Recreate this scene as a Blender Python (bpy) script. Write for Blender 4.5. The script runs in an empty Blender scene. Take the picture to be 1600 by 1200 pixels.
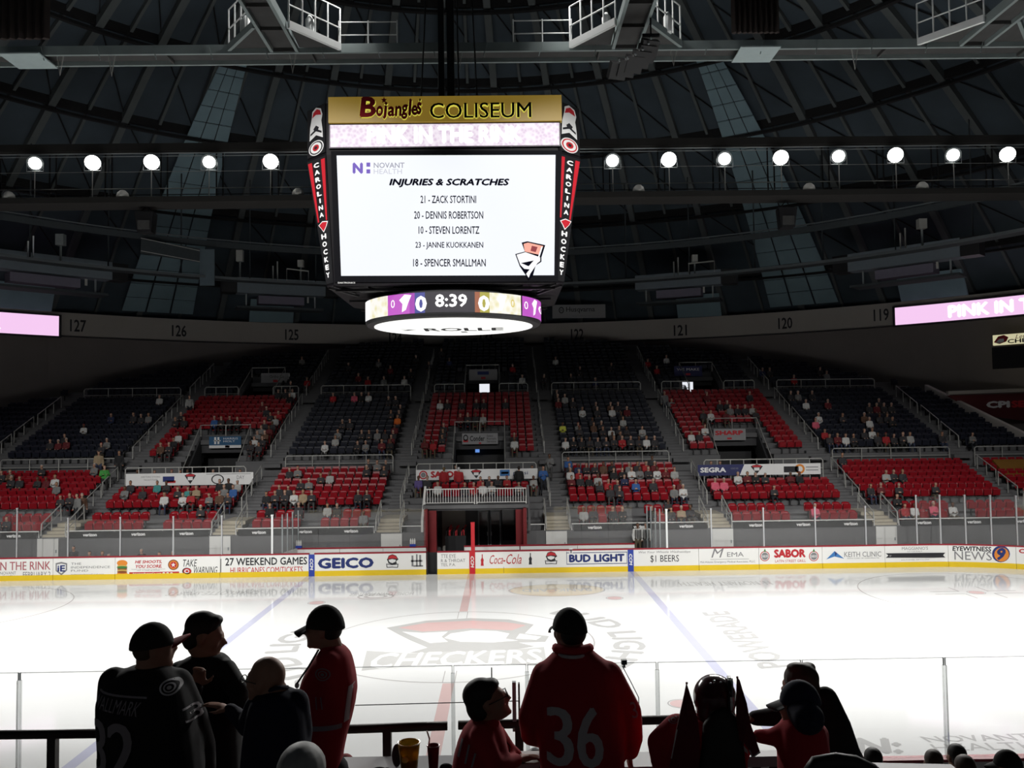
import bpy, math, random
import numpy as np
from mathutils import Vector, Matrix
from mathutils.bvhtree import BVHTree

random.seed(7)
C = bpy.context.scene.collection
SC = bpy.context.scene
PI = math.pi

# ------------------------------------------------------------------ camera
CAM = np.array([1.62632263, -29.2131485, 7.25033663])
YAW, PITCH, ROLL, FPX = 1.07062657e-02, 4.44622017e-02, -1.34155870e-02, 1355.69915
_f = np.array([math.sin(YAW)*math.cos(PITCH), math.cos(YAW)*math.cos(PITCH), math.sin(PITCH)])
_r0 = np.array([math.cos(YAW), -math.sin(YAW), 0.0]); _u0 = np.cross(_r0, _f)
_r = math.cos(ROLL)*_r0 + math.sin(ROLL)*_u0
_u = -math.sin(ROLL)*_r0 + math.cos(ROLL)*_u0
cd = bpy.data.cameras.new('camera'); co = bpy.data.objects.new('camera', cd); C.objects.link(co)
cd.sensor_width = 36.0; cd.lens = FPX*36.0/1600.0; cd.clip_start = 0.05; cd.clip_end = 500
co.matrix_world = Matrix(((_r[0], _u[0], -_f[0], CAM[0]), (_r[1], _u[1], -_f[1], CAM[1]), (_r[2], _u[2], -_f[2], CAM[2]), (0, 0, 0, 1)))
SC.camera = co
SC.view_settings.view_transform = 'Standard'; SC.view_settings.look = 'None'
SC.view_settings.gamma = 1.0; SC.view_settings.use_curve_mapping = False
SC.view_settings.exposure = 0.0
SC.cycles.use_denoising = True
SC.cycles.max_bounces = 6; SC.cycles.diffuse_bounces = 3; SC.cycles.glossy_bounces = 3
SC.cycles.transparent_max_bounces = 16; SC.cycles.sample_clamp_indirect = 4.0
SC.cycles.use_light_tree = True

# ------------------------------------------------------------------ world and lamps
W = bpy.data.worlds.new('world'); SC.world = W; W.use_nodes = True
W.node_tree.nodes['Background'].inputs[0].default_value = (0.01, 0.012, 0.015, 1)
W.node_tree.nodes['Background'].inputs[1].default_value = 0.3

SPOT_FAR, SPOT_NEAR = 5000.0, 9400.0
def spot(name, p, target, power, size, blend, col=(1.0, 0.985, 0.95), rad=0.25):
    l = bpy.data.lights.new(name, 'SPOT'); l.energy = power; l.spot_size = size; l.spot_blend = blend
    l.color = col; l.shadow_soft_size = rad
    o = bpy.data.objects.new(name, l); C.objects.link(o); o.location = p
    d = Vector(target) - Vector(p); o.rotation_euler = d.to_track_quat('-Z', 'Y').to_euler()
    return o
def ray(x, y):
    return _f + _r*(x-800)/FPX - _u*(y-600)/FPX
def onY(x, y, Y):                       # where the sight line of a photo point meets the upright plane at Y
    d = ray(x, y); return CAM + d*((Y-CAM[1])/d[1])
def onZ(x, y, z):
    d = ray(x, y); return CAM + d*((z-CAM[2])/d[2])
def onR(x, y, R, cx=0.0, cy=0.0):       # ... meets the round wall of radius R
    d = ray(x, y); o = CAM - np.array([cx, cy, 0])
    a = d[0]**2+d[1]**2; b = 2*(o[0]*d[0]+o[1]*d[1]); c = o[0]**2+o[1]**2-R*R
    t = (-b+math.sqrt(b*b-4*a*c))/2/a
    return CAM + d*t
def toPX(P):
    d = np.asarray(P, float) - CAM; z = d @ _f
    return np.array([800+FPX*(d@_r)/z, 600-FPX*(d@_u)/z])

LIGHT_PX = [(55, 255), (145, 254), (237, 253), (327, 253), (423, 252), (957, 251), (1045, 249), (1132, 248), (1220, 246), (1310, 244), (1399, 242), (1489, 242), (1574, 241)]
LY = 14.0
FLOODS = [onY(x, y, LY) for x, y in LIGHT_PX]
for k, p in enumerate(FLOODS):
    spot('far_flood_light', p + np.array([0, -0.25, -0.1]), (p[0]*0.95, -10.0, 0), SPOT_FAR, math.radians(78), 0.6)
for k in range(10):                      # the lamps of the near catwalk, above and behind the picture
    x = -25 + k*5.55
    mid = abs(x) < 4                     # the two middle lamps are shuttered clear of the scoreboard
    spot('near_flood_light', (x, -14.0, 20.6), (x*(1.6 if mid else 1), 8.0 if mid else 5.5, 0), SPOT_NEAR*(.6 if mid else 1), math.radians(50 if mid else 77), 0.5 if mid else 0.85)
for x in (-6.4, 6.4):                    # work lamps over the centre catwalk
    spot('catwalk_work_light', (x*0.62, 2.2, 24.6), (x*0.95, 2.0, 21.0), 800.0, math.radians(120), 0.8, rad=0.1)

# ------------------------------------------------------------------ materials
MATS = {}
def mat(name, col, rough=0.6, metal=0.0, spec=0.5, var=0.12, scale=3.0, emit=None, estr=1.0, bump=0.0, ior=1.45):
    if name in MATS: return MATS[name]
    m = bpy.data.materials.new(name); m.use_nodes = True; nt = m.node_tree; b = nt.nodes['Principled BSDF']
    b.inputs['Roughness'].default_value = rough; b.inputs['Metallic'].default_value = metal
    b.inputs['Specular IOR Level'].default_value = spec; b.inputs['IOR'].default_value = ior
    c4 = (*col, 1)
    if var > 0:
        tc = nt.nodes.new('ShaderNodeTexCoord'); n = nt.nodes.new('ShaderNodeTexNoise')
        n.inputs['Scale'].default_value = scale; n.inputs['Detail'].default_value = 4
        nt.links.new(tc.outputs['Object'], n.inputs['Vector'])
        mx = nt.nodes.new('ShaderNodeMix'); mx.data_type = 'RGBA'
        mx.inputs[6].default_value = (*[max(0, c*(1-var)) for c in col], 1)
        mx.inputs[7].default_value = (*[min(1, c*(1+var)) for c in col], 1)
        nt.links.new(n.outputs['Fac'], mx.inputs[0]); nt.links.new(mx.outputs[2], b.inputs['Base Color'])
        if bump:
            bp = nt.nodes.new('ShaderNodeBump'); bp.inputs['Strength'].default_value = bump
            nt.links.new(n.outputs['Fac'], bp.inputs['Height']); nt.links.new(bp.outputs[0], b.inputs['Normal'])
    else:
        b.inputs['Base Color'].default_value = c4
    if emit is not None:
        b.inputs['Emission Color'].default_value = (*emit, 1); b.inputs['Emission Strength'].default_value = estr
    MATS[name] = m
    return m
def led(name, col, s=1.0):
    return mat(name, (0.02, 0.02, 0.02), 0.5, var=0, emit=col, estr=s)
def ledpattern(name, a, b, scale, s=1.0):
    if name in MATS: return MATS[name]
    m = led(name, a, s); nt = m.node_tree; bs = nt.nodes['Principled BSDF']
    tc = nt.nodes.new('ShaderNodeTexCoord'); v = nt.nodes.new('ShaderNodeTexVoronoi'); v.inputs['Scale'].default_value = scale
    rp = nt.nodes.new('ShaderNodeValToRGB'); rp.color_ramp.elements[0].color = (*a, 1); rp.color_ramp.elements[1].color = (*b, 1)
    rp.color_ramp.elements[0].position = 0.15; rp.color_ramp.elements[1].position = 0.7
    nt.links.new(tc.outputs['Object'], v.inputs['Vector']); nt.links.new(v.outputs['Distance'], rp.inputs[0])
    nt.links.new(rp.outputs[0], bs.inputs['Emission Color'])
    return m
def objcol(name, rough=0.8):            # cloth whose colour is the object's own
    m = bpy.data.materials.new(name); m.use_nodes = True; nt = m.node_tree; b = nt.nodes['Principled BSDF']
    oi = nt.nodes.new('ShaderNodeObjectInfo'); tc = nt.nodes.new('ShaderNodeTexCoord'); n = nt.nodes.new('ShaderNodeTexNoise'); n.inputs['Scale'].default_value = 9
    hs = nt.nodes.new('ShaderNodeHueSaturation'); mr = nt.nodes.new('ShaderNodeMapRange')
    mr.inputs[3].default_value = 0.8; mr.inputs[4].default_value = 1.2
    nt.links.new(tc.outputs['Object'], n.inputs['Vector']); nt.links.new(n.outputs['Fac'], mr.inputs[0]); nt.links.new(mr.outputs[0], hs.inputs['Value'])
    nt.links.new(oi.outputs['Color'], hs.inputs['Color']); nt.links.new(hs.outputs[0], b.inputs['Base Color'])
    b.inputs['Roughness'].default_value = rough
    MATS[name] = m; return m
def ramp_by_object(name, cols, rough=0.7):   # colour drawn per object from a few choices
    m = bpy.data.materials.new(name); m.use_nodes = True; nt = m.node_tree; b = nt.nodes['Principled BSDF']
    oi = nt.nodes.new('ShaderNodeObjectInfo'); rp = nt.nodes.new('ShaderNodeValToRGB'); rp.color_ramp.interpolation = 'CONSTANT'
    e = rp.color_ramp.elements
    e[0].color = (*cols[0], 1); e[1].color = (*cols[1], 1); e[1].position = 1.0/len(cols)
    for k in range(2, len(cols)):
        x = e.new(k/len(cols)); x.color = (*cols[k], 1)
    nt.links.new(oi.outputs['Random'], rp.inputs[0]); nt.links.new(rp.outputs[0], b.inputs['Base Color'])
    b.inputs['Roughness'].default_value = rough
    MATS[name] = m; return m
def glassmat(name, tint=(1, 1, 1), haze=0.03, gloss=0.10):
    m = bpy.data.materials.new(name); m.use_nodes = True; nt = m.node_tree; nt.nodes.clear()
    out = nt.nodes.new('ShaderNodeOutputMaterial'); tr = nt.nodes.new('ShaderNodeBsdfTransparent'); tr.inputs[0].default_value = (*tint, 1)
    gl = nt.nodes.new('ShaderNodeBsdfGlossy'); gl.inputs['Roughness'].default_value = 0.02
    df = nt.nodes.new('ShaderNodeBsdfDiffuse'); df.inputs[0].default_value = (0.8, 0.82, 0.82, 1)
    fr = nt.nodes.new('ShaderNodeFresnel'); fr.inputs[0].default_value = 1.35
    ma = nt.nodes.new('ShaderNodeMath'); ma.operation = 'MULTIPLY'; ma.inputs[1].default_value = 1.0
    m1 = nt.nodes.new('ShaderNodeMixShader'); m2 = nt.nodes.new('ShaderNodeMixShader'); m2.inputs[0].default_value = haze
    nt.links.new(fr.outputs[0], ma.inputs[0]); nt.links.new(ma.outputs[0], m1.inputs[0])
    nt.links.new(tr.outputs[0], m1.inputs[1]); nt.links.new(gl.outputs[0], m1.inputs[2])
    nt.links.new(m1.outputs[0], m2.inputs[1]); nt.links.new(df.outputs[0], m2.inputs[2]); nt.links.new(m2.outputs[0], out.inputs[0])
    MATS[name] = m; return m

M_ICE = mat('ice', (0.86, 0.87, 0.87), 0.07, spec=0.5, var=0.02, scale=0.6, ior=1.31)
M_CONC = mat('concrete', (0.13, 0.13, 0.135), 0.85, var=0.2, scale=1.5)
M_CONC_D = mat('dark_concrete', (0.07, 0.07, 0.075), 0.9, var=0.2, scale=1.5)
M_BEIGE = mat('lit_beige_concrete', (0.42, 0.38, 0.30), 0.85, var=0.15, scale=4)  # front stairs: beige, with the light falling on them put into the colour
M_GREYWALL = mat('grey_wall_paint', (0.12, 0.12, 0.125), 0.6, var=0.12, scale=2)
M_WHITE = mat('white_paint', (0.72, 0.72, 0.70), 0.35, var=0.04, scale=2)
M_BOARD = mat('white_board_plastic', (0.86, 0.86, 0.84), 0.3, var=0.02, scale=1)
M_YEL = mat('yellow_kickplate', (0.78, 0.55, 0.02), 0.35, var=0.06)
M_REDCAP = mat('red_cap_plastic', (0.32, 0.02, 0.035), 0.4, var=0.08)
M_BLUE = mat('blue_plastic', (0.03, 0.06, 0.36), 0.4, var=0.06)
M_RED = mat('red_plastic', (0.55, 0.02, 0.03), 0.4, var=0.06)
M_BLACK = mat('black_plastic', (0.012, 0.012, 0.014), 0.5, var=0.2)
M_INK = mat('black_ink', (0.02, 0.02, 0.025), 0.6, var=0)
M_INKG = mat('grey_ink', (0.22, 0.22, 0.23), 0.6, var=0)
M_INKR = mat('red_ink', (0.5, 0.02, 0.03), 0.6, var=0)
M_INKN = mat('navy_ink', (0.015, 0.03, 0.16), 0.6, var=0)
M_INKB = mat('blue_ink', (0.05, 0.2, 0.5), 0.6, var=0)
M_INKP = mat('pink_ink', (0.42, 0.12, 0.14), 0.6, var=0)
M_INKO = mat('orange_ink', (0.75, 0.25, 0.03), 0.6, var=0)
M_INKBR = mat('brown_ink', (0.25, 0.07, 0.02), 0.6, var=0)
M_INKW = mat('white_ink', (0.8, 0.8, 0.8), 0.6, var=0)
M_INKY = mat('gold_ink', (0.6, 0.42, 0.1), 0.6, var=0)
M_INKGR = mat('green_ink', (0.05, 0.2, 0.05), 0.6, var=0)
M_STEEL = mat('galvanised_steel', (0.30, 0.33, 0.34), 0.5, 0.3, var=0.15, scale=2)
M_RAIL = mat('grey_rail_paint', (0.42, 0.42, 0.40), 0.45, 0.2, var=0.08)
M_ALU = mat('aluminium', (0.65, 0.66, 0.68), 0.35, 0.7, var=0.06)
M_WHITEST = mat('white_and_lit_steel', (0.8, 0.82, 0.82), 0.5, 0.0, var=0.05)
M_ROOF = mat('roof_panel_felt', (0.050, 0.068, 0.085), 0.95, var=0.45, scale=0.35)
M_ROOFR = mat('roof_rib_paint', (0.092, 0.105, 0.108), 0.85, var=0.15, scale=1)
M_ROOFK = mat('roof_purlin_dark', (0.010, 0.010, 0.011), 0.9, var=0.2)
M_ROOFL = mat('pale_acoustic_tile', (0.19, 0.28, 0.32), 0.9, var=0.15, scale=0.8)
M_FASCIA = mat('fascia_plaster', (0.42, 0.39, 0.36), 0.8, var=0.08, scale=0.5)
M_WALL = mat('brown_wall', (0.22, 0.195, 0.19), 0.9, var=0.1, scale=0.5)
M_SEATR = mat('red_seat_plastic', (0.26, 0.008, 0.015), 0.34, spec=.3, var=0.08)
M_SEATN = mat('navy_seat_plastic', (0.011, 0.013, 0.024), 0.5, spec=.35, var=0.1)
M_NGLASS = glassmat('near_rink_glass', (1.0, 1.0, 1.0), 0.012)
M_GLASS = glassmat('rink_glass', (0.99, 0.99, 0.99), 0.02)
M_CLEARP = glassmat('clear_post_plastic', (0.80, 0.81, 0.81), 0.06)
M_EDGEP = glassmat('glass_edge_plastic', (0.72, 0.73, 0.73), 0.04)
BLOCK = {127: 'leftmost block', 126: 'second-left block', 125: 'third-left block', 124: 'block left of tunnel', 123: 'tunnel block', 122: 'block right of tunnel', 121: 'third-right block', 120: 'second-right block', 119: 'rightmost block'}

# ------------------------------------------------------------------ mesh helpers
class MB:
    def __init__(s): s.v = []; s.f = []; s.m = []; s.mi = 0
    def add(s, vs, fs, mi=None):
        b = len(s.v); s.v.extend([tuple(map(float, p)) for p in vs])
        s.f.extend([tuple(b+i for i in f) for f in fs]); s.m.extend([s.mi if mi is None else mi]*len(fs)); return s
    def box(s, x0, x1, y0, y1, z0, z1, mi=None):
        v = [(x0,y0,z0),(x1,y0,z0),(x1,y1,z0),(x0,y1,z0),(x0,y0,z1),(x1,y0,z1),(x1,y1,z1),(x0,y1,z1)]
        return s.add(v, [(0,3,2,1),(4,5,6,7),(0,1,5,4),(1,2,6,5),(2,3,7,6),(3,0,4,7)], mi)
    def hexa(s, b, t, mi=None):          # bottom and top quads
        return s.add(list(b)+list(t), [(0,3,2,1),(4,5,6,7),(0,1,5,4),(1,2,6,5),(2,3,7,6),(3,0,4,7)], mi)
    def bar(s, a, b, w, h, mi=None, up=(0,0,1)):   # rectangular bar from a to b
        a = np.array(a, float); b = np.array(b, float); d = b-a; d /= np.linalg.norm(d)
        u = np.array(up, float)
        if abs(d@u) > 0.95: u = np.array([0,1.0,0])
        r = np.cross(d, u); r /= np.linalg.norm(r); u = np.cross(r, d)
        q = [r*w/2+u*h/2, -r*w/2+u*h/2, -r*w/2-u*h/2, r*w/2-u*h/2]
        return s.hexa([a+i for i in q], [b+i for i in q], mi)
    def tube(s, path, r, n=6, mi=None, cap=True):
        P = [np.array(p, float) for p in path]; L = len(P); rings = []
        rr = r if hasattr(r, '__len__') else [r]*L
        prev = None
        for i in range(L):
            d = P[min(i+1, L-1)] - P[max(i-1, 0)]; d = d/(np.linalg.norm(d)+1e-12)
            if prev is None:
                u = np.array([0, 0, 1.0]) if abs(d[2]) < 0.9 else np.array([0, 1.0, 0])
            else: u = prev
            a = np.cross(d, u); a /= (np.linalg.norm(a)+1e-12); u2 = np.cross(a, d); prev = u2
            rings.append([P[i] + rr[i]*(a*math.cos(2*PI*k/n) + u2*math.sin(2*PI*k/n)) for k in range(n)])
        vs = [p for g in rings for p in g]; fs = []
        for i in range(L-1):
            for k in range(n):
                fs.append((i*n+k, i*n+(k+1) % n, (i+1)*n+(k+1) % n, (i+1)*n+k))
        if cap:
            fs.append(tuple(range(n-1, -1, -1))); fs.append(tuple((L-1)*n+k for k in range(n)))
        return s.add(vs, fs, mi)
    def lathe(s, prof, n=16, c=(0,0,0), mi=None, sx=1.0, sy=1.0):   # profile of (radius, z) turned about the upright axis
        vs = []; fs = []
        for r, z in prof:
            for k in range(n):
                vs.append((c[0]+sx*r*math.cos(2*PI*k/n), c[1]+sy*r*math.sin(2*PI*k/n), c[2]+z))
        for i in range(len(prof)-1):
            for k in range(n): fs.append((i*n+k, i*n+(k+1) % n, (i+1)*n+(k+1) % n, (i+1)*n+k))
        fs.append(tuple(range(n-1, -1, -1))); fs.append(tuple((len(prof)-1)*n+k for k in range(n)))
        return s.add(vs, fs, mi)
    def ellipsoid(s, c, r, nu=14, nv=9, rot=None, mi=None):
        vs = []; fs = []; R = np.eye(3) if rot is None else np.array(rot)
        for j in range(nv+1):
            t = PI*j/nv
            for i in range(nu):
                p = np.array([r[0]*math.sin(t)*math.cos(2*PI*i/nu), r[1]*math.sin(t)*math.sin(2*PI*i/nu), r[2]*math.cos(t)])
                vs.append(np.array(c)+R@p)
        for j in range(nv):
            for i in range(nu): fs.append((j*nu+i, (j+1)*nu+i, (j+1)*nu+(i+1) % nu, j*nu+(i+1) % nu))
        return s.add(vs, fs, mi)
    def ngon(s, pts, mi=None): return s.add(pts, [tuple(range(len(pts)))], mi)
def world_loc(o):
    l = np.zeros(3)
    while o is not None: l = l + np.array(o.location); o = o.parent
    return l
def obj(name, mb, mats, parent=None, smooth=False, kind=None, label=None):
    if not isinstance(mats, (list, tuple)): mats = [mats]
    off = world_loc(parent) if parent is not None else np.zeros(3)
    me = bpy.data.meshes.new(name)
    v = np.array(mb.v, float).reshape(-1, 3) - off
    me.from_pydata(v.tolist(), [], mb.f)
    for m in mats: me.materials.append(m)
    if len(mats) > 1: me.polygons.foreach_set('material_index', mb.m)
    if smooth: me.polygons.foreach_set('use_smooth', [True]*len(me.polygons))
    me.update()
    o = bpy.data.objects.new(name, me); C.objects.link(o)
    if parent is not None: o.parent = parent
    if kind: o['kind'] = kind
    if label: o['label'] = label
    return o
def tag(o, label, cat, group=None):
    o['label'] = label; o['category'] = cat
    if group: o['group'] = group
    return o
def thing(name, label, cat, loc=(0,0,0), group=None):
    o = bpy.data.objects.new(name, None); C.objects.link(o); o.location = tuple(map(float, loc)); o.empty_display_size = 0.2
    return tag(o, label, cat, group)
def dup(root, loc, label=None, rotz=None):
    r = root.copy(); C.objects.link(r); r.location = tuple(map(float, loc))
    if rotz is not None: r.rotation_euler = (0, 0, rotz)
    if label: r['label'] = label
    for ch in root.children:
        c = ch.copy(); C.objects.link(c); c.parent = r
        for g in ch.children:
            d = g.copy(); C.objects.link(d); d.parent = c
    return r
ORD = ['zeroth', 'first', 'second', 'third', 'fourth', 'fifth', 'sixth', 'seventh', 'eighth', 'ninth', 'tenth', 'eleventh', 'twelfth', 'thirteenth', 'fourteenth', 'fifteenth', 'sixteenth', 'seventeenth', 'eighteenth', 'nineteenth', 'twentieth']
def nth(k): return ORD[k] if k < len(ORD) else f'{k}th'

_TC = {}
def text_geo(body, bold=0.0, shear=0.0, res=2):
    key = (body, bold, shear, res)
    if key in _TC: return _TC[key]
    c = bpy.data.curves.new('text', 'FONT'); c.body = body; c.shear = shear; c.resolution_u = res; c.align_x = 'LEFT'
    o = bpy.data.objects.new('text', c)
    me = bpy.data.meshes.new_from_object(o)
    n = len(me.vertices); v = np.zeros(n*3); me.vertices.foreach_get('co', v); v = v.reshape(-1, 3)[:, :2]
    f = [tuple(p.vertices) for p in me.polygons]
    bpy.data.objects.remove(o); bpy.data.curves.remove(c); bpy.data.meshes.remove(me)
    if bold > 0:                          # a heavier face: the outline stroked with shifted copies
        sh = [(0, 0), (bold, 0), (-bold, 0), (0, bold), (0, -bold)] if bold > .012 else [(bold, 0), (-bold, 0)]
        v = np.concatenate([v+np.array(q) for q in sh]); f = [tuple(i+k*n for i in t) for k in range(len(sh)) for t in f]
    lo = v.min(0); hi = v.max(0); asp = (hi[0]-lo[0])/(hi[1]-lo[1]); v = (v-lo)/(hi-lo)
    _TC[key] = (v, f, asp); return _TC[key]
def put_text(mb, body, fn, u0, v0, u1, v1, mi=None, bold=0.0, shear=0.0, res=2, keep=False):
    """writes body into the box (u0,v0)-(u1,v1); fn(u,v) gives the point on the surface"""
    v, f, asp = text_geo(body, bold, shear, res)
    P = np.array([fn(u0+(u1-u0)*a, v0+(v1-v0)*b) for a, b in v], float)
    if bold > 0:                          # the shifted copies lie in hair-thin layers
        k = 5 if bold > .012 else 2; n = len(P)//k; uc, vc = (u0+u1)/2, (v0+v1)/2; e = 1e-3
        o = np.array(fn(uc, vc), float); N = np.cross(np.array(fn(uc+e*(u1-u0), vc), float)-o, np.array(fn(uc, vc+e*(v1-v0)), float)-o); N /= (np.linalg.norm(N)+1e-15)
        for q in range(k): P[q*n:(q+1)*n] += N*.0006*q
    mb.add(P, f, mi)
def put_poly(mb, pts, fn, mi=None): mb.ngon([fn(a, b) for a, b in pts], mi)
def circ(cx, cy, rx, ry, n=20, a0=0, a1=2*PI): return [(cx+rx*math.cos(a0+(a1-a0)*k/n), cy+ry*math.sin(a0+(a1-a0)*k/n)) for k in range(n)]
def ringpoly(mb, cx, cy, rx, ry, t, fn, mi=None, n=24, a0=0, a1=2*PI):
    vs = []; fs = []
    for k in range(n+1):
        a = a0+(a1-a0)*k/n
        for q in (0, t): vs.append(fn(cx+(rx-q*rx)*math.cos(a), cy+(ry-q*ry)*math.sin(a)))
    for k in range(n): fs.append((2*k, 2*k+2, 2*k+3, 2*k+1))
    mb.add(vs, fs, mi)
# ================================================================== the ice and its paint
HL, HW, RC = 30.48, 12.95, 8.53
def rrect(hl, hw, rc, n=14):
    p = []
    for cx, cy, a0 in ((hl-rc, hw-rc, 0), (-hl+rc, hw-rc, PI/2), (-hl+rc, -hw+rc, PI), (hl-rc, -hw+rc, 1.5*PI)):
        for k in range(n+1):
            a = a0+PI/2*k/n; p.append((cx+rc*math.cos(a), cy+rc*math.sin(a)))
    return p
mb = MB(); mb.ngon([(x, y, 0) for x, y in rrect(HL+.05, HW+.05, RC)])
ice = obj('floor', mb, M_ICE, kind='structure', label='white ice sheet of the hockey rink with painted lines')
mb = MB(); mb.lathe([(0.01, -0.06), (60, -0.06), (60, -0.05), (0.01, -0.05)], 64)
obj('ground', mb, M_CONC_D, kind='structure', label='dark concrete slab under the stands')
def icemat(name, col): return mat(name, col, 0.07, var=0.03, ior=1.31)
I_BLUE = icemat('blue_ice_paint', (0.60, 0.61, 0.76)); I_RED = icemat('red_ice_paint', (0.77, 0.57, 0.56)); I_GREY = icemat('grey_ice_paint', (0.60, 0.60, 0.595))
I_LG = icemat('pale_grey_ice_paint', (0.56, 0.56, 0.56)); I_GOLD = icemat('gold_ice_paint', (0.78, 0.70, 0.55)); I_W = icemat('white_ice_paint', (0.86, 0.87, 0.87))
I_DG = icemat('dark_grey_ice_paint', (0.54, 0.54, 0.535)); I_DR = icemat('red_logo_ice_paint', (0.68, 0.48, 0.47)); I_LINE = icemat('thin_line_ice_paint', (0.50, 0.48, 0.48)); I_PR = icemat('pale_red_ice_paint', (0.78, 0.58, 0.58))
def iz(h=0.003): return lambda a, b: (a, b, h)
def ice_rect(name, x0, x1, y0, y1, m, h=0.002):
    mb = MB(); mb.ngon([(x0,y0,h),(x1,y0,h),(x1,y1,h),(x0,y1,h)]); return obj(name, mb, m, ice)
for s in (-1, 1):
    ice_rect('blue_line', s*7.77-.15, s*7.77+.15, -12.93, 12.93, I_BLUE)
    ice_rect('goal_line', s*27.1-.03, s*27.1+.03, -12.0, 12.0, I_RED)
ice_rect('centre_line', -.16, .16, 4.62, 12.93, I_RED); ice_rect('centre_line', -.16, .16, -12.93, -4.62, I_RED)
for sgn in (-1, 1):                       # outlined part inside the circle
    ice_rect('centre_line_edge', sgn*.17-.012, sgn*.17+.012, 3.4, 4.57, I_LINE); ice_rect('centre_line_edge', sgn*.17-.012, sgn*.17+.012, -4.57, -3.4, I_LINE)
def ice_ring(name, cx, cy, r, w, m, h=0.0025):
    mb = MB(); ringpoly(mb, cx, cy, r, r, w/r, iz(h), n=72); return obj(name, mb, m, ice)
ice_ring('centre_circle', 0, 0, 4.57, .05, I_LINE)
for sx in (-1, 1):
    for sy in (-1, 1):
        ice_ring('faceoff_circle', sx*21.03, sy*6.7, 4.57, .05, I_LINE)
        for nx in (21.03, 6.1):
            mb = MB(); mb.ngon([(sx*nx+a, sy*6.7+b, .003) for a, b in circ(0, 0, .30, .30)]); d = obj('faceoff_dot', mb, I_PR, ice)
            mb = MB(); ringpoly(mb, sx*nx, sy*6.7, .36, .36, .08, iz(.0031)); obj('faceoff_dot_ring', mb, I_LINE, ice)
        mb = MB()
        for a in (-1, 1):
            for b in (-1, 1):
                x0, y0 = sx*21.03+a*.6, sy*6.7+b*.25
                mb.ngon([(x0, y0, .0028), (x0+a*1.2, y0, .0028), (x0+a*1.2, y0+.05, .0028), (x0, y0+.05, .0028)])
                mb.ngon([(x0, y0, .0028), (x0+.05, y0, .0028), (x0+.05, y0+b*.9, .0028), (x0, y0+b*.9, .0028)])
        obj('faceoff_marks', mb, I_LINE, ice)
# centre crest: a cap over a dark shield and the club's word below it
def G(x, y): p = onZ(x, y, 0.0); return float(p[0]), float(p[1])
def icepoly(name, px, m, h): 
    mb = MB(); mb.ngon([(*G(*q), h) for q in px]); return obj(name, mb, m, ice)
icepoly('centre_crest_outline', [(604,981),(665,970),(735,966),(795,968),(834,976),(820,990),(858,994),(852,1003),(810,1004),(835,1010),(800,1016),(780,1022),(640,1020),(668,1012),(640,1000),(620,990)], I_DG, .0035)
icepoly('centre_crest_cap', [(622,981),(668,973),(735,970),(790,972),(822,977),(800,985),(770,984),(735,982),(700,985),(660,987)], I_DR, .0042)
icepoly('centre_crest_shield', [(628,987),(660,989),(700,987),(690,995),(700,1003),(672,1005),(655,998)], I_W, .0042)
icepoly('centre_crest_shield', [(704,990),(738,985),(775,986),(796,990),(790,998),(810,1001),(770,1004),(720,1003),(694,997)], I_W, .0042)
icepoly('centre_crest_shield', [(812,990),(846,995),(838,1000),(806,998)], I_W, .0042)
icepoly('centre_crest_scroll', [(573,1017),(640,1021),(710,1018),(780,1017),(850,1011),(855,1040),(830,1040),(780,1036),(700,1037),(630,1041),(565,1048)], I_GREY, .0038)
def ice_quad(c00, c10, c01, c11, h):      # word box given by its four corners
    P = [np.array(G(*c)) for c in (c00, c10, c01, c11)]
    return lambda u, v: (*(P[0]*(1-u)*(1-v)+P[1]*u*(1-v)+P[2]*(1-u)*v+P[3]*u*v), h)
mb = MB(); put_text(mb, 'CHECKERS', ice_quad((572,1046),(850,1036),(588,1021),(845,1014), .0046), 0, 0, 1, 1, bold=.03, shear=0.1); obj('lettering', mb, I_W, ice)
def arcword(name, body, r0, r1, a0, a1, m, inward=False):
    mb = MB(); v, f, asp = text_geo(body, .03, 0, 3)
    pts = []
    for a, b in v:
        ang = a0+(a1-a0)*a; r = (r0+(r1-r0)*b); pts.append((r*math.cos(ang), r*math.sin(ang), .003+.0006*(len(pts)*5//len(v))))
    mb.add(pts, f); return obj(name, mb, m, ice)
rd = math.radians
arcword('lettering', 'BUD LIGHT', 5.15, 6.2, rd(51), rd(-38), I_LG)
arcword('lettering', 'BUD LIGHT', 5.15, 6.2, rd(231), rd(142), I_LG)
mb = MB(); put_text(mb, 'POWERADE', lambda u, v: (10.05-v*1.05, -3.7+u*7.7, .003), 0, 0, 1, 1, bold=.02, shear=-.2); obj('lettering', mb, I_LG, ice)
mb = MB(); fn = ice_quad((1338,1178),(1405,1178),(1336,1153),(1398,1153), .003)
put_text(mb, 'N:', fn, 0, 0, 1.12, 1, bold=.05)
obj('lettering', mb, I_LG, ice)
mb = MB(); fn = ice_quad((1452,1160),(1618,1156),(1436,1151),(1602,1146), .003); put_text(mb, 'NOVANT', fn, 0, 0, 1, 1, bold=.01)
fn = ice_quad((1464,1174),(1628,1170),(1452,1163),(1612,1159), .003); put_text(mb, 'HEALTH', fn, 0, 0, 1, 1)
obj('lettering', mb, I_LG, ice)
def farword(body, x0, x1, y, d, m=I_GREY, **k):   # words on the far side that face the other stand
    mb = MB(); put_text(mb, body, lambda u, v: (x1-(x1-x0)*u, y+d*(1-v), .003), 0, 0, 1, 1, **k); return obj('lettering', mb, m, ice)
a = G(1062, 913); b = G(1205, 911); farword('N: NOVANT HEALTH', a[0], b[0], a[1]-.4, .9, bold=.01)
a = G(262, 928); b = G(410, 922); farword('CHARLOTTE SPORTS', a[0], b[0], a[1]-.4, .8)
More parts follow.
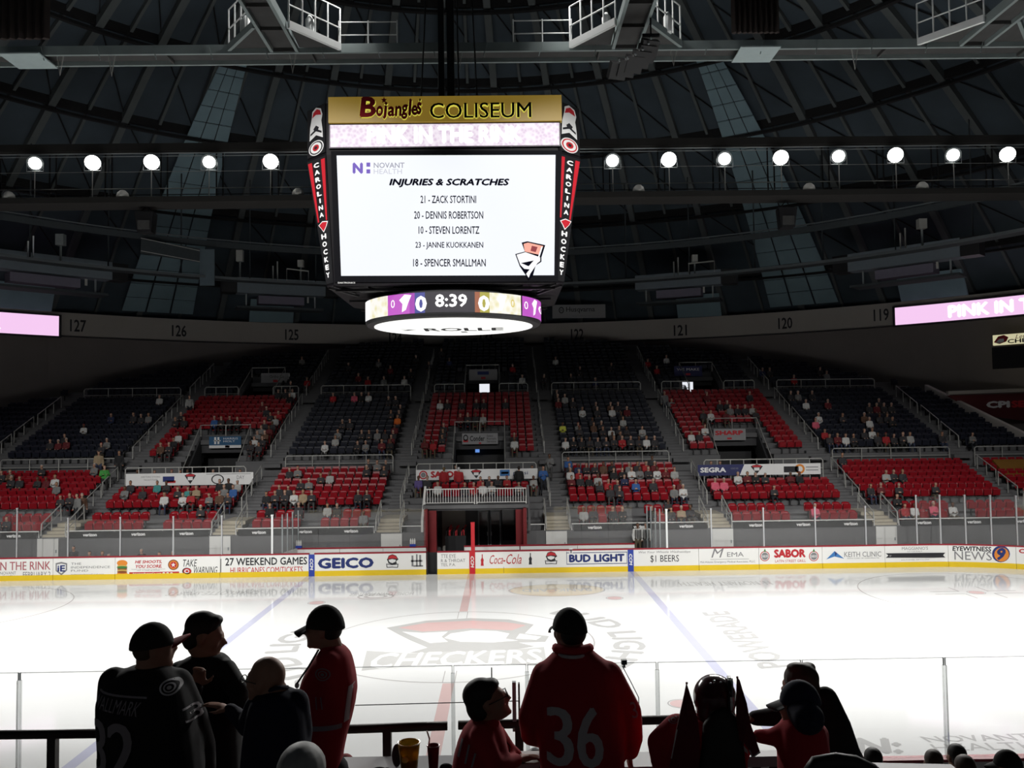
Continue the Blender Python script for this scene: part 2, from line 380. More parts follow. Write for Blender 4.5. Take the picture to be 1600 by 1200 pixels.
a = G(545, 930); b = G(650, 920); farword('HOMETOWN PARTNER', a[0], b[0], a[1]-.2, .7)
x, y = G(587, 932); mb = MB(); ringpoly(mb, x, y, .78, .62, .12, iz(), n=30); ringpoly(mb, x, y, .5, .38, .3, iz(), n=24); obj('round_ice_advert', mb, I_GREY, ice)
x, y = G(870, 922); mb = MB(); mb.ngon([(*q, .003) for q in circ(x, y, 2.1, 1.35, 40)]); e = obj('gold_ice_advert', mb, I_GOLD, ice)
mb = MB(); ringpoly(mb, x, y, 2.1, 1.35, .04, iz(.0036), n=40); put_text(mb, 'BANKCARD', lambda u, v: (x+1.5-3.0*u, y+.35-.7*v, .0036), 0, 0, 1, 1, bold=.02); obj('gold_advert_edge', mb, I_GREY, ice)

# ================================================================== dasher boards
def bpt(s, z, off=0.0):
    h = HL-RC
    if abs(s) <= h: return (s, HW-off, z)
    g = 1 if s > 0 else -1; a = (abs(s)-h)/RC
    if a > PI/2:
        e = abs(s)-h-RC*PI/2; return (g*(HL-off), HW-RC-e, z)
    r = RC-off
    return (g*(h+r*math.sin(a)), HW-RC+r*math.cos(a), z)
def bpx(x, y):                              # photo point -> (s, z) on the far boards
    p = onY(x, y, HW); h = HL-RC
    if abs(p[0]) <= h: return float(p[0]), float(p[2])
    g = 1 if p[0] > 0 else -1
    p = onR(x, y, RC, g*h, HW-RC)
    a = math.atan2(g*(p[0]-g*h), p[1]-(HW-RC)); return g*(h+RC*a), float(p[2])
def bs(x): return bpx(x, 878)[0]
def strip(mb, s0, s1, z0, z1, o0, o1, step=0.22):
    n = max(1, int(abs(s1-s0)/step)) if (abs(s0) > HL-RC or abs(s1) > HL-RC) else 1
    for k in range(n):
        a, b = s0+(s1-s0)*k/n, s0+(s1-s0)*(k+1)/n
        mb.hexa([bpt(a,z0,o1), bpt(b,z0,o1), bpt(b,z0,o0), bpt(a,z0,o0)], [bpt(a,z1,o1), bpt(b,z1,o1), bpt(b,z1,o0), bpt(a,z1,o0)])
def dasher(s0, s1, label, cap=M_REDCAP):
    p = bpt((s0+s1)/2, 0); t = thing('dasher_board', label, 'rink board', p, 'rink boards along the far side')
    g = 0.008
    mb = MB(); strip(mb, s0+g, s1-g, .25, 1.04, -.12, 0); obj('panel', mb, M_BOARD, t)
    mb = MB(); strip(mb, s0+g, s1-g, 0, .25, -.12, .012); obj('kickplate', mb, M_YEL, t)
    mb = MB(); strip(mb, s0, s1, 1.04, 1.10, -.15, .015); obj('cap_rail', mb, cap, t)
    return t
class Ad:
    """prints on one board; photo boxes become places on the board"""
    def __init__(s, t): s.t = t; s.mb = {}; s.k = 0
    def fn(s, lay): return lambda a, b: bpt(a, b, .006+.003*lay)
    def g(s, m): return s.mb.setdefault(m.name, (MB(), m))[0]
    def text(s, m, body, x0, y0, x1, y1, lay=0, **k):
        (a, z1), (b, z0) = bpx(x0, (y0)), bpx(x1, y1); (_, z0a) = bpx(x0, y1); zc0 = z0; 
        f = s.fn(lay); put_text(s.g(m), body, lambda u, v: f(u, v), a, zc0, b, z0+(z1-z0a), **k); return s
    def rect(s, m, x0, y0, x1, y1, lay=0):
        a, z1 = bpx(x0, y0); b, z0 = bpx(x1, y1); z1 = z0 + (z1-bpx(x0, y1)[1]); f = s.fn(lay)
        n = max(1, int((b-a)/.5)); mb = s.g(m)
        for k in range(n):
            p, q = a+(b-a)*k/n, a+(b-a)*(k+1)/n; mb.ngon([f(p, z0), f(q, z0), f(q, z1), f(p, z1)])
        return s
    def poly(s, m, pts, lay=0):
        f = s.fn(lay); s.g(m).ngon([f(*bpx(*q)) for q in pts]); return s
    def disc(s, m, x, y, rx, ry, lay=0, n=20): return s.poly(m, [(x+rx*math.cos(2*PI*k/n), y-ry*math.sin(2*PI*k/n)) for k in range(n)], lay)
    def done(s):
        for mbb, m in s.mb.values(): obj('lettering', mbb, m, s.t)
def crest(ad, x0, y0, x1, y1, base=M_INK):   # red cap over a pale shield with a name scroll
    X = lambda u: x0+(x1-x0)*u; Y = lambda v: y0+(y1-y0)*v
    ad.poly(base, [(X(.08),Y(.42)),(X(.22),Y(.1)),(X(.5),Y(0)),(X(.8),Y(.1)),(X(.98),Y(.38)),(X(.8),Y(.52)),(X(.86),Y(.7)),(X(.5),Y(.78)),(X(.2),Y(.68)),(X(.14),Y(.5))], 0)
    ad.poly(M_INKR, [(X(.14),Y(.36)),(X(.26),Y(.13)),(X(.5),Y(.05)),(X(.78),Y(.14)),(X(.9),Y(.34)),(X(.5),Y(.3))], 1)
    ad.poly(M_INKW, [(X(.2),Y(.42)),(X(.5),Y(.36)),(X(.78),Y(.42)),(X(.74),Y(.56)),(X(.5),Y(.66)),(X(.28),Y(.58))], 1)
    ad.poly(base, [(X(.02),Y(.7)),(X(.5),Y(.76)),(X(.98),Y(.7)),(X(.94),Y(1)),(X(.5),Y(.98)),(X(.06),Y(1))], 1)
    ad.poly(M_INKW, [(X(.08),Y(.76)),(X(.5),Y(.81)),(X(.92),Y(.76)),(X(.88),Y(.95)),(X(.5),Y(.92)),(X(.12),Y(.95))], 2)
def swirl(ad, x, y, rx, ry):
    ad.disc(M_INKW, x, y, rx, ry, 0); ad.disc(M_INK, x, y, rx*.9, ry*.9, 1); ad.disc(M_INKR, x+rx*.1, y, rx*.78, ry*.78, 2); ad.disc(M_INKW, x, y, rx*.5, ry*.5, 3); ad.disc(M_INKR, x+rx*.05, y, rx*.3, ry*.3, 4)

B = lambda x0, x1, label: Ad(dasher(bs(x0), bs(x1), label))
mb0 = Ad(dasher(-36.0, bs(-60), 'white rink board curving round the far left corner')); mb0.done()
a = B(-60, 83, 'white rink board with the pink rink-night date, far left end')
a.text(M_INKP, 'PINK IN THE RINK', -42, 877, 79, 890, bold=.01).text(M_INKG, 'FEBRUARY 2', 36, 893, 79, 902).text(M_INKG, 'NOVANT', 0, 893, 25, 897.5).text(M_INKG, 'HEALTH', 0, 899, 23, 902).done()
a = B(83, 180, 'white rink board with a dark shield logo and faint spaced lettering')
a.poly(M_INKG, [(87,880),(96,878),(105,880),(105,891),(96,899),(87,892)]).poly(M_INKW, [(89,882),(96,880.5),(103,882),(103,890),(96,896),(89,891)], 1).text(M_INKN, 'iE', 90, 883, 102, 893, 2, bold=.03)
a.text(M_INKG, 'THE', 111, 879, 127, 882.5).text(M_INKG, 'INDEPENDENCE', 111, 884, 172, 887.5).text(M_INKG, 'FUND', 111, 890, 138, 893).text(M_INKG, 'independencefund.org', 111, 896, 162, 898).done()
a = B(180, 344, 'white rink board with a burger picture, red slogan and brush lettering')
for k, (y, rx, h, m) in enumerate(((880,8.3,5,M_INKO),(884.5,8,1.6,M_INKY),(886.5,8.4,2,M_INKGR),(889,8,2.2,M_INKBR),(891.5,8.2,1.6,M_INKY),(893.8,8,2,M_INKBR),(897,8.6,3.4,M_INKO))):
    a.disc(m, 191, y, rx, h, k % 3)
a.text(M_INKR, 'HE SHOOTS,', 211, 875, 253, 880.5, bold=.03, shear=.2).text(M_INKR, 'YOU SCORE.', 212, 882, 253, 887, bold=.03, shear=.2).text(M_INKG, 'WHEN THE CHECKERS SCORE 4 GOALS', 205, 888.4, 258, 889.6).text(M_INKG, 'GET A FREE BURGER', 214, 890.4, 250, 891.6)
a.rect(M_INKR, 202, 893, 280, 899).text(M_INKW, 'AmericanBurgerCo.com', 207, 894.3, 252, 897.8, 1, bold=.02)
for x in (256, 262, 268): a.disc(M_INKW, x, 896, 2.2, 2.0, 1)
a.disc(M_INKBR, 271, 882.5, 8.4, 8.2).disc(M_INKO, 271, 882.5, 6.6, 6.4, 1).disc(M_INKR, 271, 882.5, 5, 4.9, 2).poly(M_INKW, [(271+(3.9 if k % 2 == 0 else 1.6)*math.sin(PI*k/5), 882.5-(3.9 if k % 2 == 0 else 1.6)*math.cos(PI*k/5)) for k in range(10)], 3)
a.text(M_INK, 'TAKE', 286, 874, 308, 885, shear=.25).text(M_INK, 'WARNING', 303, 885, 340, 896, shear=.3); swirl(a, 292, 892.5, 8, 6); a.done()
a = B(344, 483, 'white rink board advertising weekend games in black and red')
a.rect(M_INK, 344.5, 873, 345.6, 896).text(M_INK, '27 WEEKEND GAMES', 352, 870, 480, 882, bold=.02).text(M_INKR, 'HURRICANES.COM/TICKETS', 360, 885, 473, 894.5, bold=.005).done()
a = B(491, 666, 'white rink board with large navy capitals left of the bench gate')
a.text(M_INKN, 'GEICO', 496.5, 870.5, 584, 887.5, bold=.05); crest(a, 603, 866, 623, 887)
a.rect(M_INKG, 643, 868, 646, 885).rect(M_INKG, 655, 867, 658, 884.5).rect(M_INKG, 642, 875, 660, 877.6).rect(M_INKG, 646, 883, 661, 885.4).rect(M_INKG, 650, 866, 652.5, 885); a.done()
a = B(683, 734, 'short white rink board with grey serif words beside the bench gate')
a.text(M_INKG, 'TTE EYE', 689, 866, 712, 871.5).text(M_INKG, 'R & THROAT', 689, 873, 727, 878).text(M_INKG, 'TES, P.A.', 689, 880, 712, 885).done()
a = B(742, 787, 'white rink board with a red bottle and the start of a red script word')
def bottle(ad, x, y0, y1, w, m): ad.poly(m, [(x-w*.3,y0),(x+w*.3,y0),(x+w*.3,y0+(y1-y0)*.3),(x+w,y0+(y1-y0)*.5),(x+w*.75,y0+(y1-y0)*.7),(x+w,y1),(x-w,y1),(x-w*.75,y0+(y1-y0)*.7),(x-w,y0+(y1-y0)*.5),(x-w*.3,y0+(y1-y0)*.3)])
bottle(a, 753.5, 866, 884, 2.4, M_INKR); a.text(M_INKR, 'Coca', 765, 867, 786, 881, shear=.35); a.done()
a = B(787, 985, 'white rink board with a framed navy beer name and a capped crest')
a.text(M_INKR, '-Cola', 786, 865.5, 815, 881, shear=.35); bottle(a, 828.7, 864, 882, 2.5, M_INK); crest(a, 851, 861.5, 871, 881.5)
a.rect(M_INKN, 885, 862, 980, 863).rect(M_INKN, 885, 879.6, 980, 880.6).rect(M_INKN, 885, 862, 886, 880.6).rect(M_INKN, 979, 862, 980, 880.6).text(M_INKN, 'BUD LIGHT', 889, 865, 976, 877.5, 1, bold=.05).rect(M_INKW, 889, 857, 895, 865.5, 2).rect(M_INKG, 891, 858.5, 893.5, 864, 3); a.done()
a = B(985, 1092, 'white rink board promising one-dollar beers in thin dark letters')
a.text(M_INKG, 'Wet Your Whistle Wednesdays', 998, 860, 1079, 864.5, shear=.3).text(M_INK, '$1 BEERS', 1016, 867, 1061, 879, bold=-.005).done()
a = B(1092, 1186, 'white rink board with a wide grey serif name over a fine line')
a.text(M_INKG, 'M', 1111, 857, 1131, 871, shear=.3).text(M_INKG, 'EMA', 1136, 862.5, 1162, 869.5).rect(M_INKG, 1110, 873, 1170, 873.5).text(M_INKG, 'Mid-Atlantic Emergency Medical Associates, PLLC', 1094, 875.5, 1180, 879.5).done()
a = B(1186, 1285, 'white rink board with big red grill name between two round seals')
for x in (1195, 1271.5): a.disc(M_INKR, x, 869, 7.6, 8).disc(M_INKW, x, 869, 6.4, 6.8, 1).disc(M_INKG, x, 869, 5.4, 5.8, 2).text(M_INKW, 'SABOR', x-4.8, 867, x+4.8, 871, 3, bold=.02).poly(M_INKGR, [(x-2, 862),(x, 857),(x+2, 862)], 1)
a.text(M_INKR, 'SABOR', 1209, 857.5, 1259, 871, bold=.06).text(M_INKR, 'LATIN STREET GRILL', 1211, 874, 1259, 878).done()
a = B(1285, 1383, 'white rink board with a blue triangle and a clinic name')
a.poly(M_INKB, [(1291, 874), (1304, 861), (1319, 873), (1304, 869.5)]).poly(M_INKN, [(1304, 861), (1308, 864.5), (1305, 869.5)], 1).text(M_INKG, 'KEITH CLINIC', 1319, 861.5, 1377, 869.5, bold=.005).text(M_INKG, 'KEITH CLINIC OF CHIROPRACTIC', 1324, 870.8, 1374, 872.6).done()
a = B(1383, 1482, 'white rink board with a black ribbon under an old-style name')
a.text(M_INKG, "MAGGIANO'S", 1409, 854, 1450, 858.8).text(M_INKG, 'LITTLE ITALY', 1418, 860.4, 1441, 862)
a.poly(M_INK, [(1384, 864.5), (1477, 863.5), (1473.5, 867.5), (1477, 871), (1384, 871.5), (1388, 868)]).text(M_INKW, 'LUNCH DINNER BANQUETS DELIVERY CARRYOUT', 1390, 866, 1472, 869, 1).text(M_INKG, 'SOUTHPARK 704-916-2300', 1408, 873.5, 1452, 875).done()
a = B(1482, 1588, 'white rink board with a news name and a round orange nine')
a.text(M_INK, 'EYEWITNESS', 1488, 854.5, 1549, 862, bold=.03, shear=.1).text(M_INKG, 'NEWS', 1491, 862.5, 1550, 876).disc(M_INKN, 1564, 865.5, 14, 13).disc(M_INKO, 1565, 866.5, 11.5, 11, 1).text(M_INKN, '9', 1557, 856, 1572, 876, 2, bold=.05, shear=.25).done()
a = Ad(dasher(bs(1588), 36.0, 'white rink board at the far right corner with a red letter edge'))
a.text(M_INKR, 'CPI SECURITY', 1592, 863, 1680, 870, bold=.04).done()
for x, m, mi, lab in ((487, M_BLUE, M_INKW, 'blue upright strip of the boards at the left blue line'), (985.5, M_BLUE, M_INKW, 'blue upright strip of the boards at the right blue line')):
    s = bs(x); t = thing('board_line_strip', lab, 'rink board', bpt(s, 0), 'line strips on the boards')
    mb = MB(); strip(mb, s-.14, s+.14, 0, 1.045, -.0, .03); obj('strip', mb, m, t)
    mb = MB(); f = lambda u, v: bpt(s-.075+.15*(1-v), .78-.5*(u) , .035)
    put_text(mb, 'CCM', lambda u, v: bpt(s-.08+.16*v, .85-.55*u, .036), 0, 0, 1, 1, bold=.05, shear=.15); obj('lettering', mb, mi, t)
s = bs(738); t = thing('board_line_strip', 'red upright strip of the boards at the red centre line', 'rink board', bpt(s, 0), 'line strips on the boards')
mb = MB(); strip(mb, s-.14, s+.14, 0, 1.12, 0, .03); obj('strip', mb, M_RED, t)
mb = MB(); put_text(mb, 'CCM', lambda u, v: bpt(s-.08+.16*v, .85-.55*u, .036), 0, 0, 1, 1, bold=.05, shear=.15); obj('lettering', mb, M_INKW, t)
p = onY(739, 850, HW+.06); tag(obj('padded_post', MB().box(p[0]-.09, p[0]+.09, HW-.05, HW+.13, 1.1, 2.42).box(p[0]-.1, p[0]+.1, HW-.06, HW+.14, 2.42, 2.47), M_RED), 'tall red padded post standing on the boards at centre ice', 'post')

# bench gate beside the short board: open dark doorway
x0, x1 = bs(666), bs(683)
# near boards and end boards of the same rink
def near_board(x0, x1, y=-13.1):
    t = thing('near_board', f'low white near-side rink board under the glass, {nth(NEARX.index(x0)+1)} from the left', 'rink board', ((x0+x1)/2, y, 0), 'rink boards along the near side')
    obj('panel', MB().box(x0+.01, x1-.01, y-.1, y, .2, 1.0), M_BOARD, t); obj('kickplate', MB().box(x0+.01, x1-.01, y-.1, y+.012, 0, .2), M_YEL, t)
    obj('cap_rail', MB().box(x0, x1, y-.2, y+.02, 1.0, 1.05), M_REDCAP, t)
NEARX = [-14.6, -12.2, -9.65, -7.21, -4.6, -2.0, 0.65, 2.0, 4.38, 7.03, 9.66, 12.3, 14.9]
for k, (a, b) in enumerate(zip(NEARX[:-1], NEARX[1:])): near_board(a, b)
for sx in (-1, 1):
    mb = MB(); mb.box(sx*HL, sx*(HL+.12), -5.0, 5.0, 0, 1.08); obj('wall_'+('left' if sx < 0 else 'right'), mb, M_BOARD, kind='structure', label='white end boards of the rink')

# ================================================================== glass
def pane(s0, s1, z1, label, grp, z0=1.10):
    mb = MB(); n = 1 if abs(s0) < HL-RC and abs(s1) < HL-RC else 3
    for k in range(n):
        a, b = s0+(s1-s0)*k/n, s0+(s1-s0)*(k+1)/n
        mb.hexa([bpt(a,z0,-.05), bpt(b,z0,-.05), bpt(b,z0,-.065), bpt(a,z0,-.065)], [bpt(a,z1,-.05), bpt(b,z1,-.05), bpt(b,z1,-.065), bpt(a,z1,-.065)])
    return tag(obj('rink_glass', mb, M_GLASS), label, 'glass', grp)
def gpost(s, z1, label, w=.035, m=M_ALU):
    a, b = bpt(s, 1.08, -.06), bpt(s, z1, -.06); mb = MB(); mb.bar(a, b, w*2, w*2); mb.bar(np.array(b)-[0, 0, .02], np.array(b)+[0, 0, .05], w*2.6, w*2.6)
    return tag(obj('glass_post', mb, m), label, 'post', 'posts of the far glass')
LP = [25, 105, 187, 270, 346, 425]; RP = [1043, 1113, 1195, 1276, 1355, 1435, 1472, 1511, 1551, 1591, 1632]
for side, L in (('left', LP), ('right', RP)):
    for k, x in enumerate(L):
        tall = x < 60 or x > 1430
        gpost(bs(x), 3.42 if tall else 2.92, f'{"bright" if x in (425, 1043) else "tall" if tall else "slim"} metal glass post, {nth(k+1)} from the left on the {side} side of the benches', .045 if x in (425, 1043) else .03, M_WHITEST if x in (425, 1043) else M_ALU)
    for k, (x0, x1) in enumerate(zip(L[:-1], L[1:])):
        tall = x0 >= 1430 or x0 < 60
        pane(bs(x0)+.05, bs(x1)-.05, 3.40 if tall else 2.86, f'clear rink glass pane, {nth(k+1)} from the left on the {side} side of the benches', 'glass panes above the far boards')
pane(bs(-90), bs(25)-.05, 3.4, 'tall clear glass pane running out at the far left corner', 'glass panes above the far boards')
pane(bs(425)+.05, bs(455), 2.86, 'narrow clear glass pane at the left end of the bench', 'glass panes above the far boards')
pane(bs(1020), bs(1043)-.05, 2.86, 'narrow clear glass pane at the right end of the bench', 'glass panes above the far boards')
def bench_glass(x0, x1, Y, z1, label, z0=1.06):
    a = onY(x0, 830, Y)[0]; b = onY(x1, 830, Y)[0]
    tag(obj('bench_glass', MB().box(a, b, Y, Y+.015, z0, z1), M_GLASS), label, 'glass', 'glass behind the benches')
    for q in (a, b): pass
for k, (x0, x1) in enumerate(((456, 497), (498, 546), (547, 595), (596, 665))): bench_glass(x0, x1, 14.98, 2.98, f'clear glass behind the left bench, {nth(k+1)} sheet from the left')
for k, (x0, x1) in enumerate(((866, 908), (909, 950), (951, 988))): bench_glass(x0, x1, 14.98, 2.98, f'clear glass behind the right bench, {nth(k+1)} sheet from the left')
for k, x in enumerate((441, 449, 457, 466)):
    p = onY(x, 860, 13.2+.6*k); tag(obj('bench_end_post', MB().box(p[0]-.03, p[0]+.03, p[1], p[1]+.06, 0, 2.95), M_STEEL), f'grey glass post at the left bench end, {nth(k+1)} from the left', 'post', 'posts at the bench ends')
for k, x in enumerate((1012, 1018, 1025, 1032)):
    p = onY(x, 860, 14.9-.55*k); tag(obj('bench_end_post', MB().box(p[0]-.03, p[0]+.03, p[1], p[1]+.06, 0, 2.95), M_STEEL), f'grey glass post beside the officials, {nth(k+1)} from the left', 'post', 'posts at the bench ends')
# low white wall behind the benches
for x0, x1, lab in ((463, 666, 'low white bench wall with red cap behind the left bench'), (725, 812, 'low white wall below the tunnel doors'), (813, 992, 'low white bench wall with red cap behind the right bench')):
    a = onY(x0, 860, 14.9)[0]; b = onY(x1, 860, 14.9)[0]; t = thing('bench_wall', lab, 'wall', ((a+b)/2, 14.9, 0))
    n = max(1, round((b-a)/2.4))
    for k in range(n):
        obj('wall_panel', MB().box(a+(b-a)*k/n+.01, a+(b-a)*(k+1)/n-.01, 14.9, 15.0, 0, 1.02), M_BOARD, t)
    obj('cap_rail', MB().box(a, b, 14.88, 15.02, 1.02, 1.08), M_REDCAP, t)
a = onY(440, 866, 13.3)[0]; b = onY(463, 860, 14.9)[0]
tag(obj('bench_end_wall', MB().hexa([(a,13.15,0),(b,14.9,0),(b+.06,14.9,0),(a+.06,13.15,0)], [(a,13.15,1.08),(b,14.9,1.08),(b+.06,14.9,1.08),(a+.06,13.15,1.08)]), M_BOARD), 'slanted white wall closing the left bench', 'wall')
# water carriers on the bench wall
for k, (x, y) in enumerate(((467, 866), (645, 856))):
    p = onY(x, y, 14.94); t = thing('bottle_carrier', f'white and blue bottle carrier on the bench wall, {"left" if k == 0 else "right"} one', 'carrier', (p[0], p[1], 1.08), 'bottle carriers on the bench wall')
    obj('base', MB().box(p[0]-.15, p[0]+.15, 14.85, 15.03, 1.08, 1.2), M_BLUE, t)
    for q in (-.1, 0, .1): obj('bottle', MB().lathe([(.04, 0), (.045, .05), (.045, .2), (.02, .26), (.015, .3)], 8, (p[0]+q, 14.94, 1.18)), M_WHITE, t)
# near glass, seen against the ice
NG = -13.16
for k, (a, b) in enumerate(zip(NEARX[:-1], NEARX[1:])):
    if b - a < 1.4: continue
    tag(obj('near_glass', MB().box(a+.02, b-.02, NG-.006, NG+.006, 1.05, 2.83), M_NGLASS), f'clear near-side glass pane against the white ice, {nth(k+1)} from the left', 'glass', 'glass panes on the near boards')
for k, x in enumerate(NEARX):
    t = thing('near_glass_post', f'slim pale post of the near glass, {nth(k+1)} from the left', 'post', (x, NG, 1.05), 'posts of the near glass')
    obj('post', MB().box(x-.035, x+.035, NG-.03, NG+.03, 1.05, 2.70), M_CLEARP, t)
    obj('clip', MB().box(x-.02, x-.012, NG-.02, NG+.02, 2.70, 2.84).box(x+.012, x+.02, NG-.02, NG+.02, 2.70, 2.84), M_STEEL, t)
mb = MB()
for a, b in zip(NEARX[:-1], NEARX[1:]): mb.box(a+.02, b-.02, NG-.008, NG+.008, 2.83, 2.842)
tag(obj('glass_edge_strip', mb, M_EDGEP), 'thin grey edge strip along the top of the near glass', 'trim')

# ================================================================== grandstand
RW = 48.6
F_ROWS = [(17.0, 1.48), (17.85, 1.84)]
M_ROWS = [(20.0+.8*k, 2.35+.30*k) for k in range(6)]
N_ROWS = [(26.0+.8*n, 5.04+.33*n) for n in range(12)]
U_ROWS = [(26.0+.8*n, 5.04+.33*n) for n in range(13, 28)]
V_ROW = (24.0, 3.45)
SECT = {123: (-3.7, 3.7), 122: (5.1, 12.2), 121: (13.4, 20.8), 120: (22.1, 29.9), 119: (31.1, 38.5), 124: (-12.2, -5.1), 125: (-20.9, -13.5), 126: (-29.9, -22.3), 127: (-38.5, -31.1)}
VOM = {123: 0.05, 121: 17.0, 125: -16.9}
def cutx(Y, parts):
    lim = math.sqrt(max(0, (RW+.9)**2 - Y*Y)); out = []
    for a, b in parts:
        a, b = max(a, -lim), min(b, lim)
        if b - a > .05: out.append((a, b))
    return out
def minus(parts, a, b):
    out = []
    for p, q in parts:
        if b <= p or a >= q: out.append((p, q)); continue
        if p < a: out.append((p, a))
        if q > b: out.append((b, q))
    return out
stand = bpy.data.objects.new('grandstand', None); C.objects.link(stand); stand.location = (0, 16, 0); stand['kind'] = 'structure'; stand['label'] = 'stepped grey concrete grandstand across the rink'
TUN = (-2.45, 2.75)
def treads(rows, depth, parts, drop=1.3):
    for Y, z in rows:
        for a, b in cutx(Y, parts(Y)):
            obj('step', MB().box(a, b, Y-.42, Y-.42+depth+.04, z-drop, z), M_CONC, stand)
treads(F_ROWS, .85, lambda Y: minus([(-40, 40)], *TUN), 1.2)
for a, b in minus([(-40, 40)], *TUN): obj('step', MB().box(a, b, 18.25, 19.62, .8, 1.95), M_CONC, stand)
def mparts(Y):
    p = [(-41, 41)]
    if Y > 22.3:
        for s in VOM: p = minus(p, SECT[s][0]-.05, SECT[s][1]+.05)
    if Y < 20.5: p = minus(p, *TUN)
    return p
treads(M_ROWS, .8, mparts)
def crossparts():
    p = [(-42, 42)]
    for s in VOM: p = minus(p, SECT[s][0]-.05, SECT[s][1]+.05)
    return p
for a, b in crossparts(): obj('step', MB().box(a, b, 24.38, 25.6, 2.8, 4.1), M_CONC, stand)
for s in VOM:
    a, b = SECT[s]; obj('step', MB().box(a-.05, b+.05, 22.4, 25.6, 2.2, 3.45), M_CONC, stand)
XR = lambda Y: 33.2+(35.5-Y)*.247            # the far right block ends at a sloping side wall
def nparts(Y):
    p = [(-43, XR(Y))]
    if Y < 30.6:
        for s, x in VOM.items(): p = minus(p, x-1.7, x+1.7)
    return p
treads(N_ROWS, .8, nparts, 1.5)
treads([(35.6, 8.7)], .85, lambda Y: [(-43, 43)])
def uparts(Y):
    p = [(-45, XR(Y))]
    if Y < 41.0:
        for s, x in VOM.items(): p = minus(p, x-1.3, x+1.3)
    return p
treads(U_ROWS, .8, uparts, 1.5)
for s, x in VOM.items():                  # thin steps that roof the doorways
    for Y, z in N_ROWS[4:6]: obj('step', MB().box(x-1.7, x+1.7, Y-.42, Y+.42, z-.3, z), M_CONC, stand)
    for Y, z in U_ROWS[4:6]: obj('step', MB().box(x-1.3, x+1.3, Y-.42, Y+.42, z-.3, z), M_CONC, stand)
# front wall of the stand
for a, b in minus([(-42, 42)], *TUN): obj('front_wall', MB().box(a, b, 15.9, 16.05, -.05, 1.66), M_GREYWALL, stand); obj('front_walk', MB().box(a, b, 16.05, 16.62, .3, 1.48), M_CONC, stand)
# aisle stairs
AISLES = [-30.5, -21.6, -12.85, -4.4, 4.4, 12.8, 21.45, 30.5]
for x in AISLES:
    mb = MB()
    for Y, z in M_ROWS+N_ROWS+U_ROWS:
        if x*x+Y*Y < (RW-.5)**2: mb.box(x-.55, x+.55, Y-.84, Y-.42, z-.4, z-.16)
    obj('stair_flight', mb, M_CONC, stand, kind='stuff')
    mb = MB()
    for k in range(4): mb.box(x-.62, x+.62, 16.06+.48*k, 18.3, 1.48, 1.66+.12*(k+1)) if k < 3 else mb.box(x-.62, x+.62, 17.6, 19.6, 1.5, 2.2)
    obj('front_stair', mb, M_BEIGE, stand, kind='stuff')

# ------------------------------------------------------------------ seats
def seat_mb(detail=True):
    back = MB(); nx, nz = 5, 4
    def P(i, j, o):
        u = -0.225+.45*i/nx; v = j/nz; taper = 1-.10*max(0, v-.7)/.3
        return (u*taper, .16+.10*v-.9*u*u*.6+o, .40+.47*v-(.05*(abs(u)/.225)**3 if j == nz else 0))
    vs = [P(i, j, 0) for j in range(nz+1) for i in range(nx+1)] + [P(i, j, .035) for j in range(nz+1) for i in range(nx+1)]
    k = (nx+1)*(nz+1); fs = []
    for j in range(nz):
        for i in range(nx):
            a = j*(nx+1)+i; fs.append((a, a+1, a+nx+2, a+nx+1)); fs.append((k+a, k+a+nx+1, k+a+nx+2, k+a+1))
    for i in range(nx):
        a = i; fs.append((a, k+a, k+a+1, a+1)); a = nz*(nx+1)+i; fs.append((a, a+1, k+a+1, k+a))
    for j in range(nz):
        a = j*(nx+1); fs.append((a, a+nx+1, k+a+nx+1, k+a)); a += nx; fs.append((a, k+a, k+a+nx+1, a+nx+1))
    back.add(vs, fs)
    pan = MB(); pan.hexa([(-.21,.03,.42),(.21,.03,.42),(.20,.13,.40),(-.20,.13,.40)], [(-.20,-.02,.74),(.20,-.02,.74),(.20,.05,.76),(-.20,.05,.76)])
    leg = MB(); leg.box(-.03, .03, .14, .22, 0, .42); leg.box(-.09, .09, .08, .28, 0, .03); leg.box(-.16, .16, .10, .16, .38, .43)
    return back, pan, leg
sb, sp, sl = seat_mb()
SEATS = []                                  # (x, y, z, colour, block, row name, index)
PITCH = 0.515
def row_seats(s, Y, z, col, rowname, a=None, b=None, holes=()):
    a0, b0 = SECT[s]; a = a0 if a is None else a; b = b0 if b is None else b
    n = int((b-a)/PITCH); off = (b-a-n*PITCH)/2; i = 0
    for k in range(n):
        x = a+off+(k+.5)*PITCH
        if x*x+(Y+.6)**2 > RW*RW or (Y > 25.9 and x > XR(Y)-.45) or any(h0-.26 < x < h1+.26 for h0, h1 in holes): continue
        i += 1; SEATS.append((x, Y, z, col, s, rowname, i))
for s in SECT:
    vom = s in VOM; mid = (SECT[s][0]+SECT[s][1])/2
    if s != 123:
        for k, (Y, z) in enumerate(F_ROWS):
            row_seats(s, Y, z, 'red', f'{nth(k+1)} glass-side row', SECT[s][0]+.3, SECT[s][1]-.3, [(mid-.15, mid+.35)])
    for k, (Y, z) in enumerate(M_ROWS):
        if vom and k > 2: continue
        if s == 123 and k < 1: continue
        row_seats(s, Y, z, 'red', f'{nth(k+1)} lower row', *((-2.6, 2.9) if s == 123 and k == 1 else (None, None)))
    if vom: row_seats(s, V_ROW[0]-.2, V_ROW[1], 'red', 'landing row')
    for n, (Y, z) in enumerate(N_ROWS):
        h = [(VOM[s]-1.95, VOM[s]+1.95)] if vom and Y < 29.5 else []
        row_seats(s, Y, z, 'red' if vom else 'navy', f'{nth(n+1)} middle row', holes=h)
    for n, (Y, z) in enumerate(U_ROWS):
        h = [(VOM[s]-1.6, VOM[s]+1.6)] if vom and Y < 39.9 else []
        row_seats(s, Y, z, 'navy', f'{nth(n+1)} upper row', holes=h)
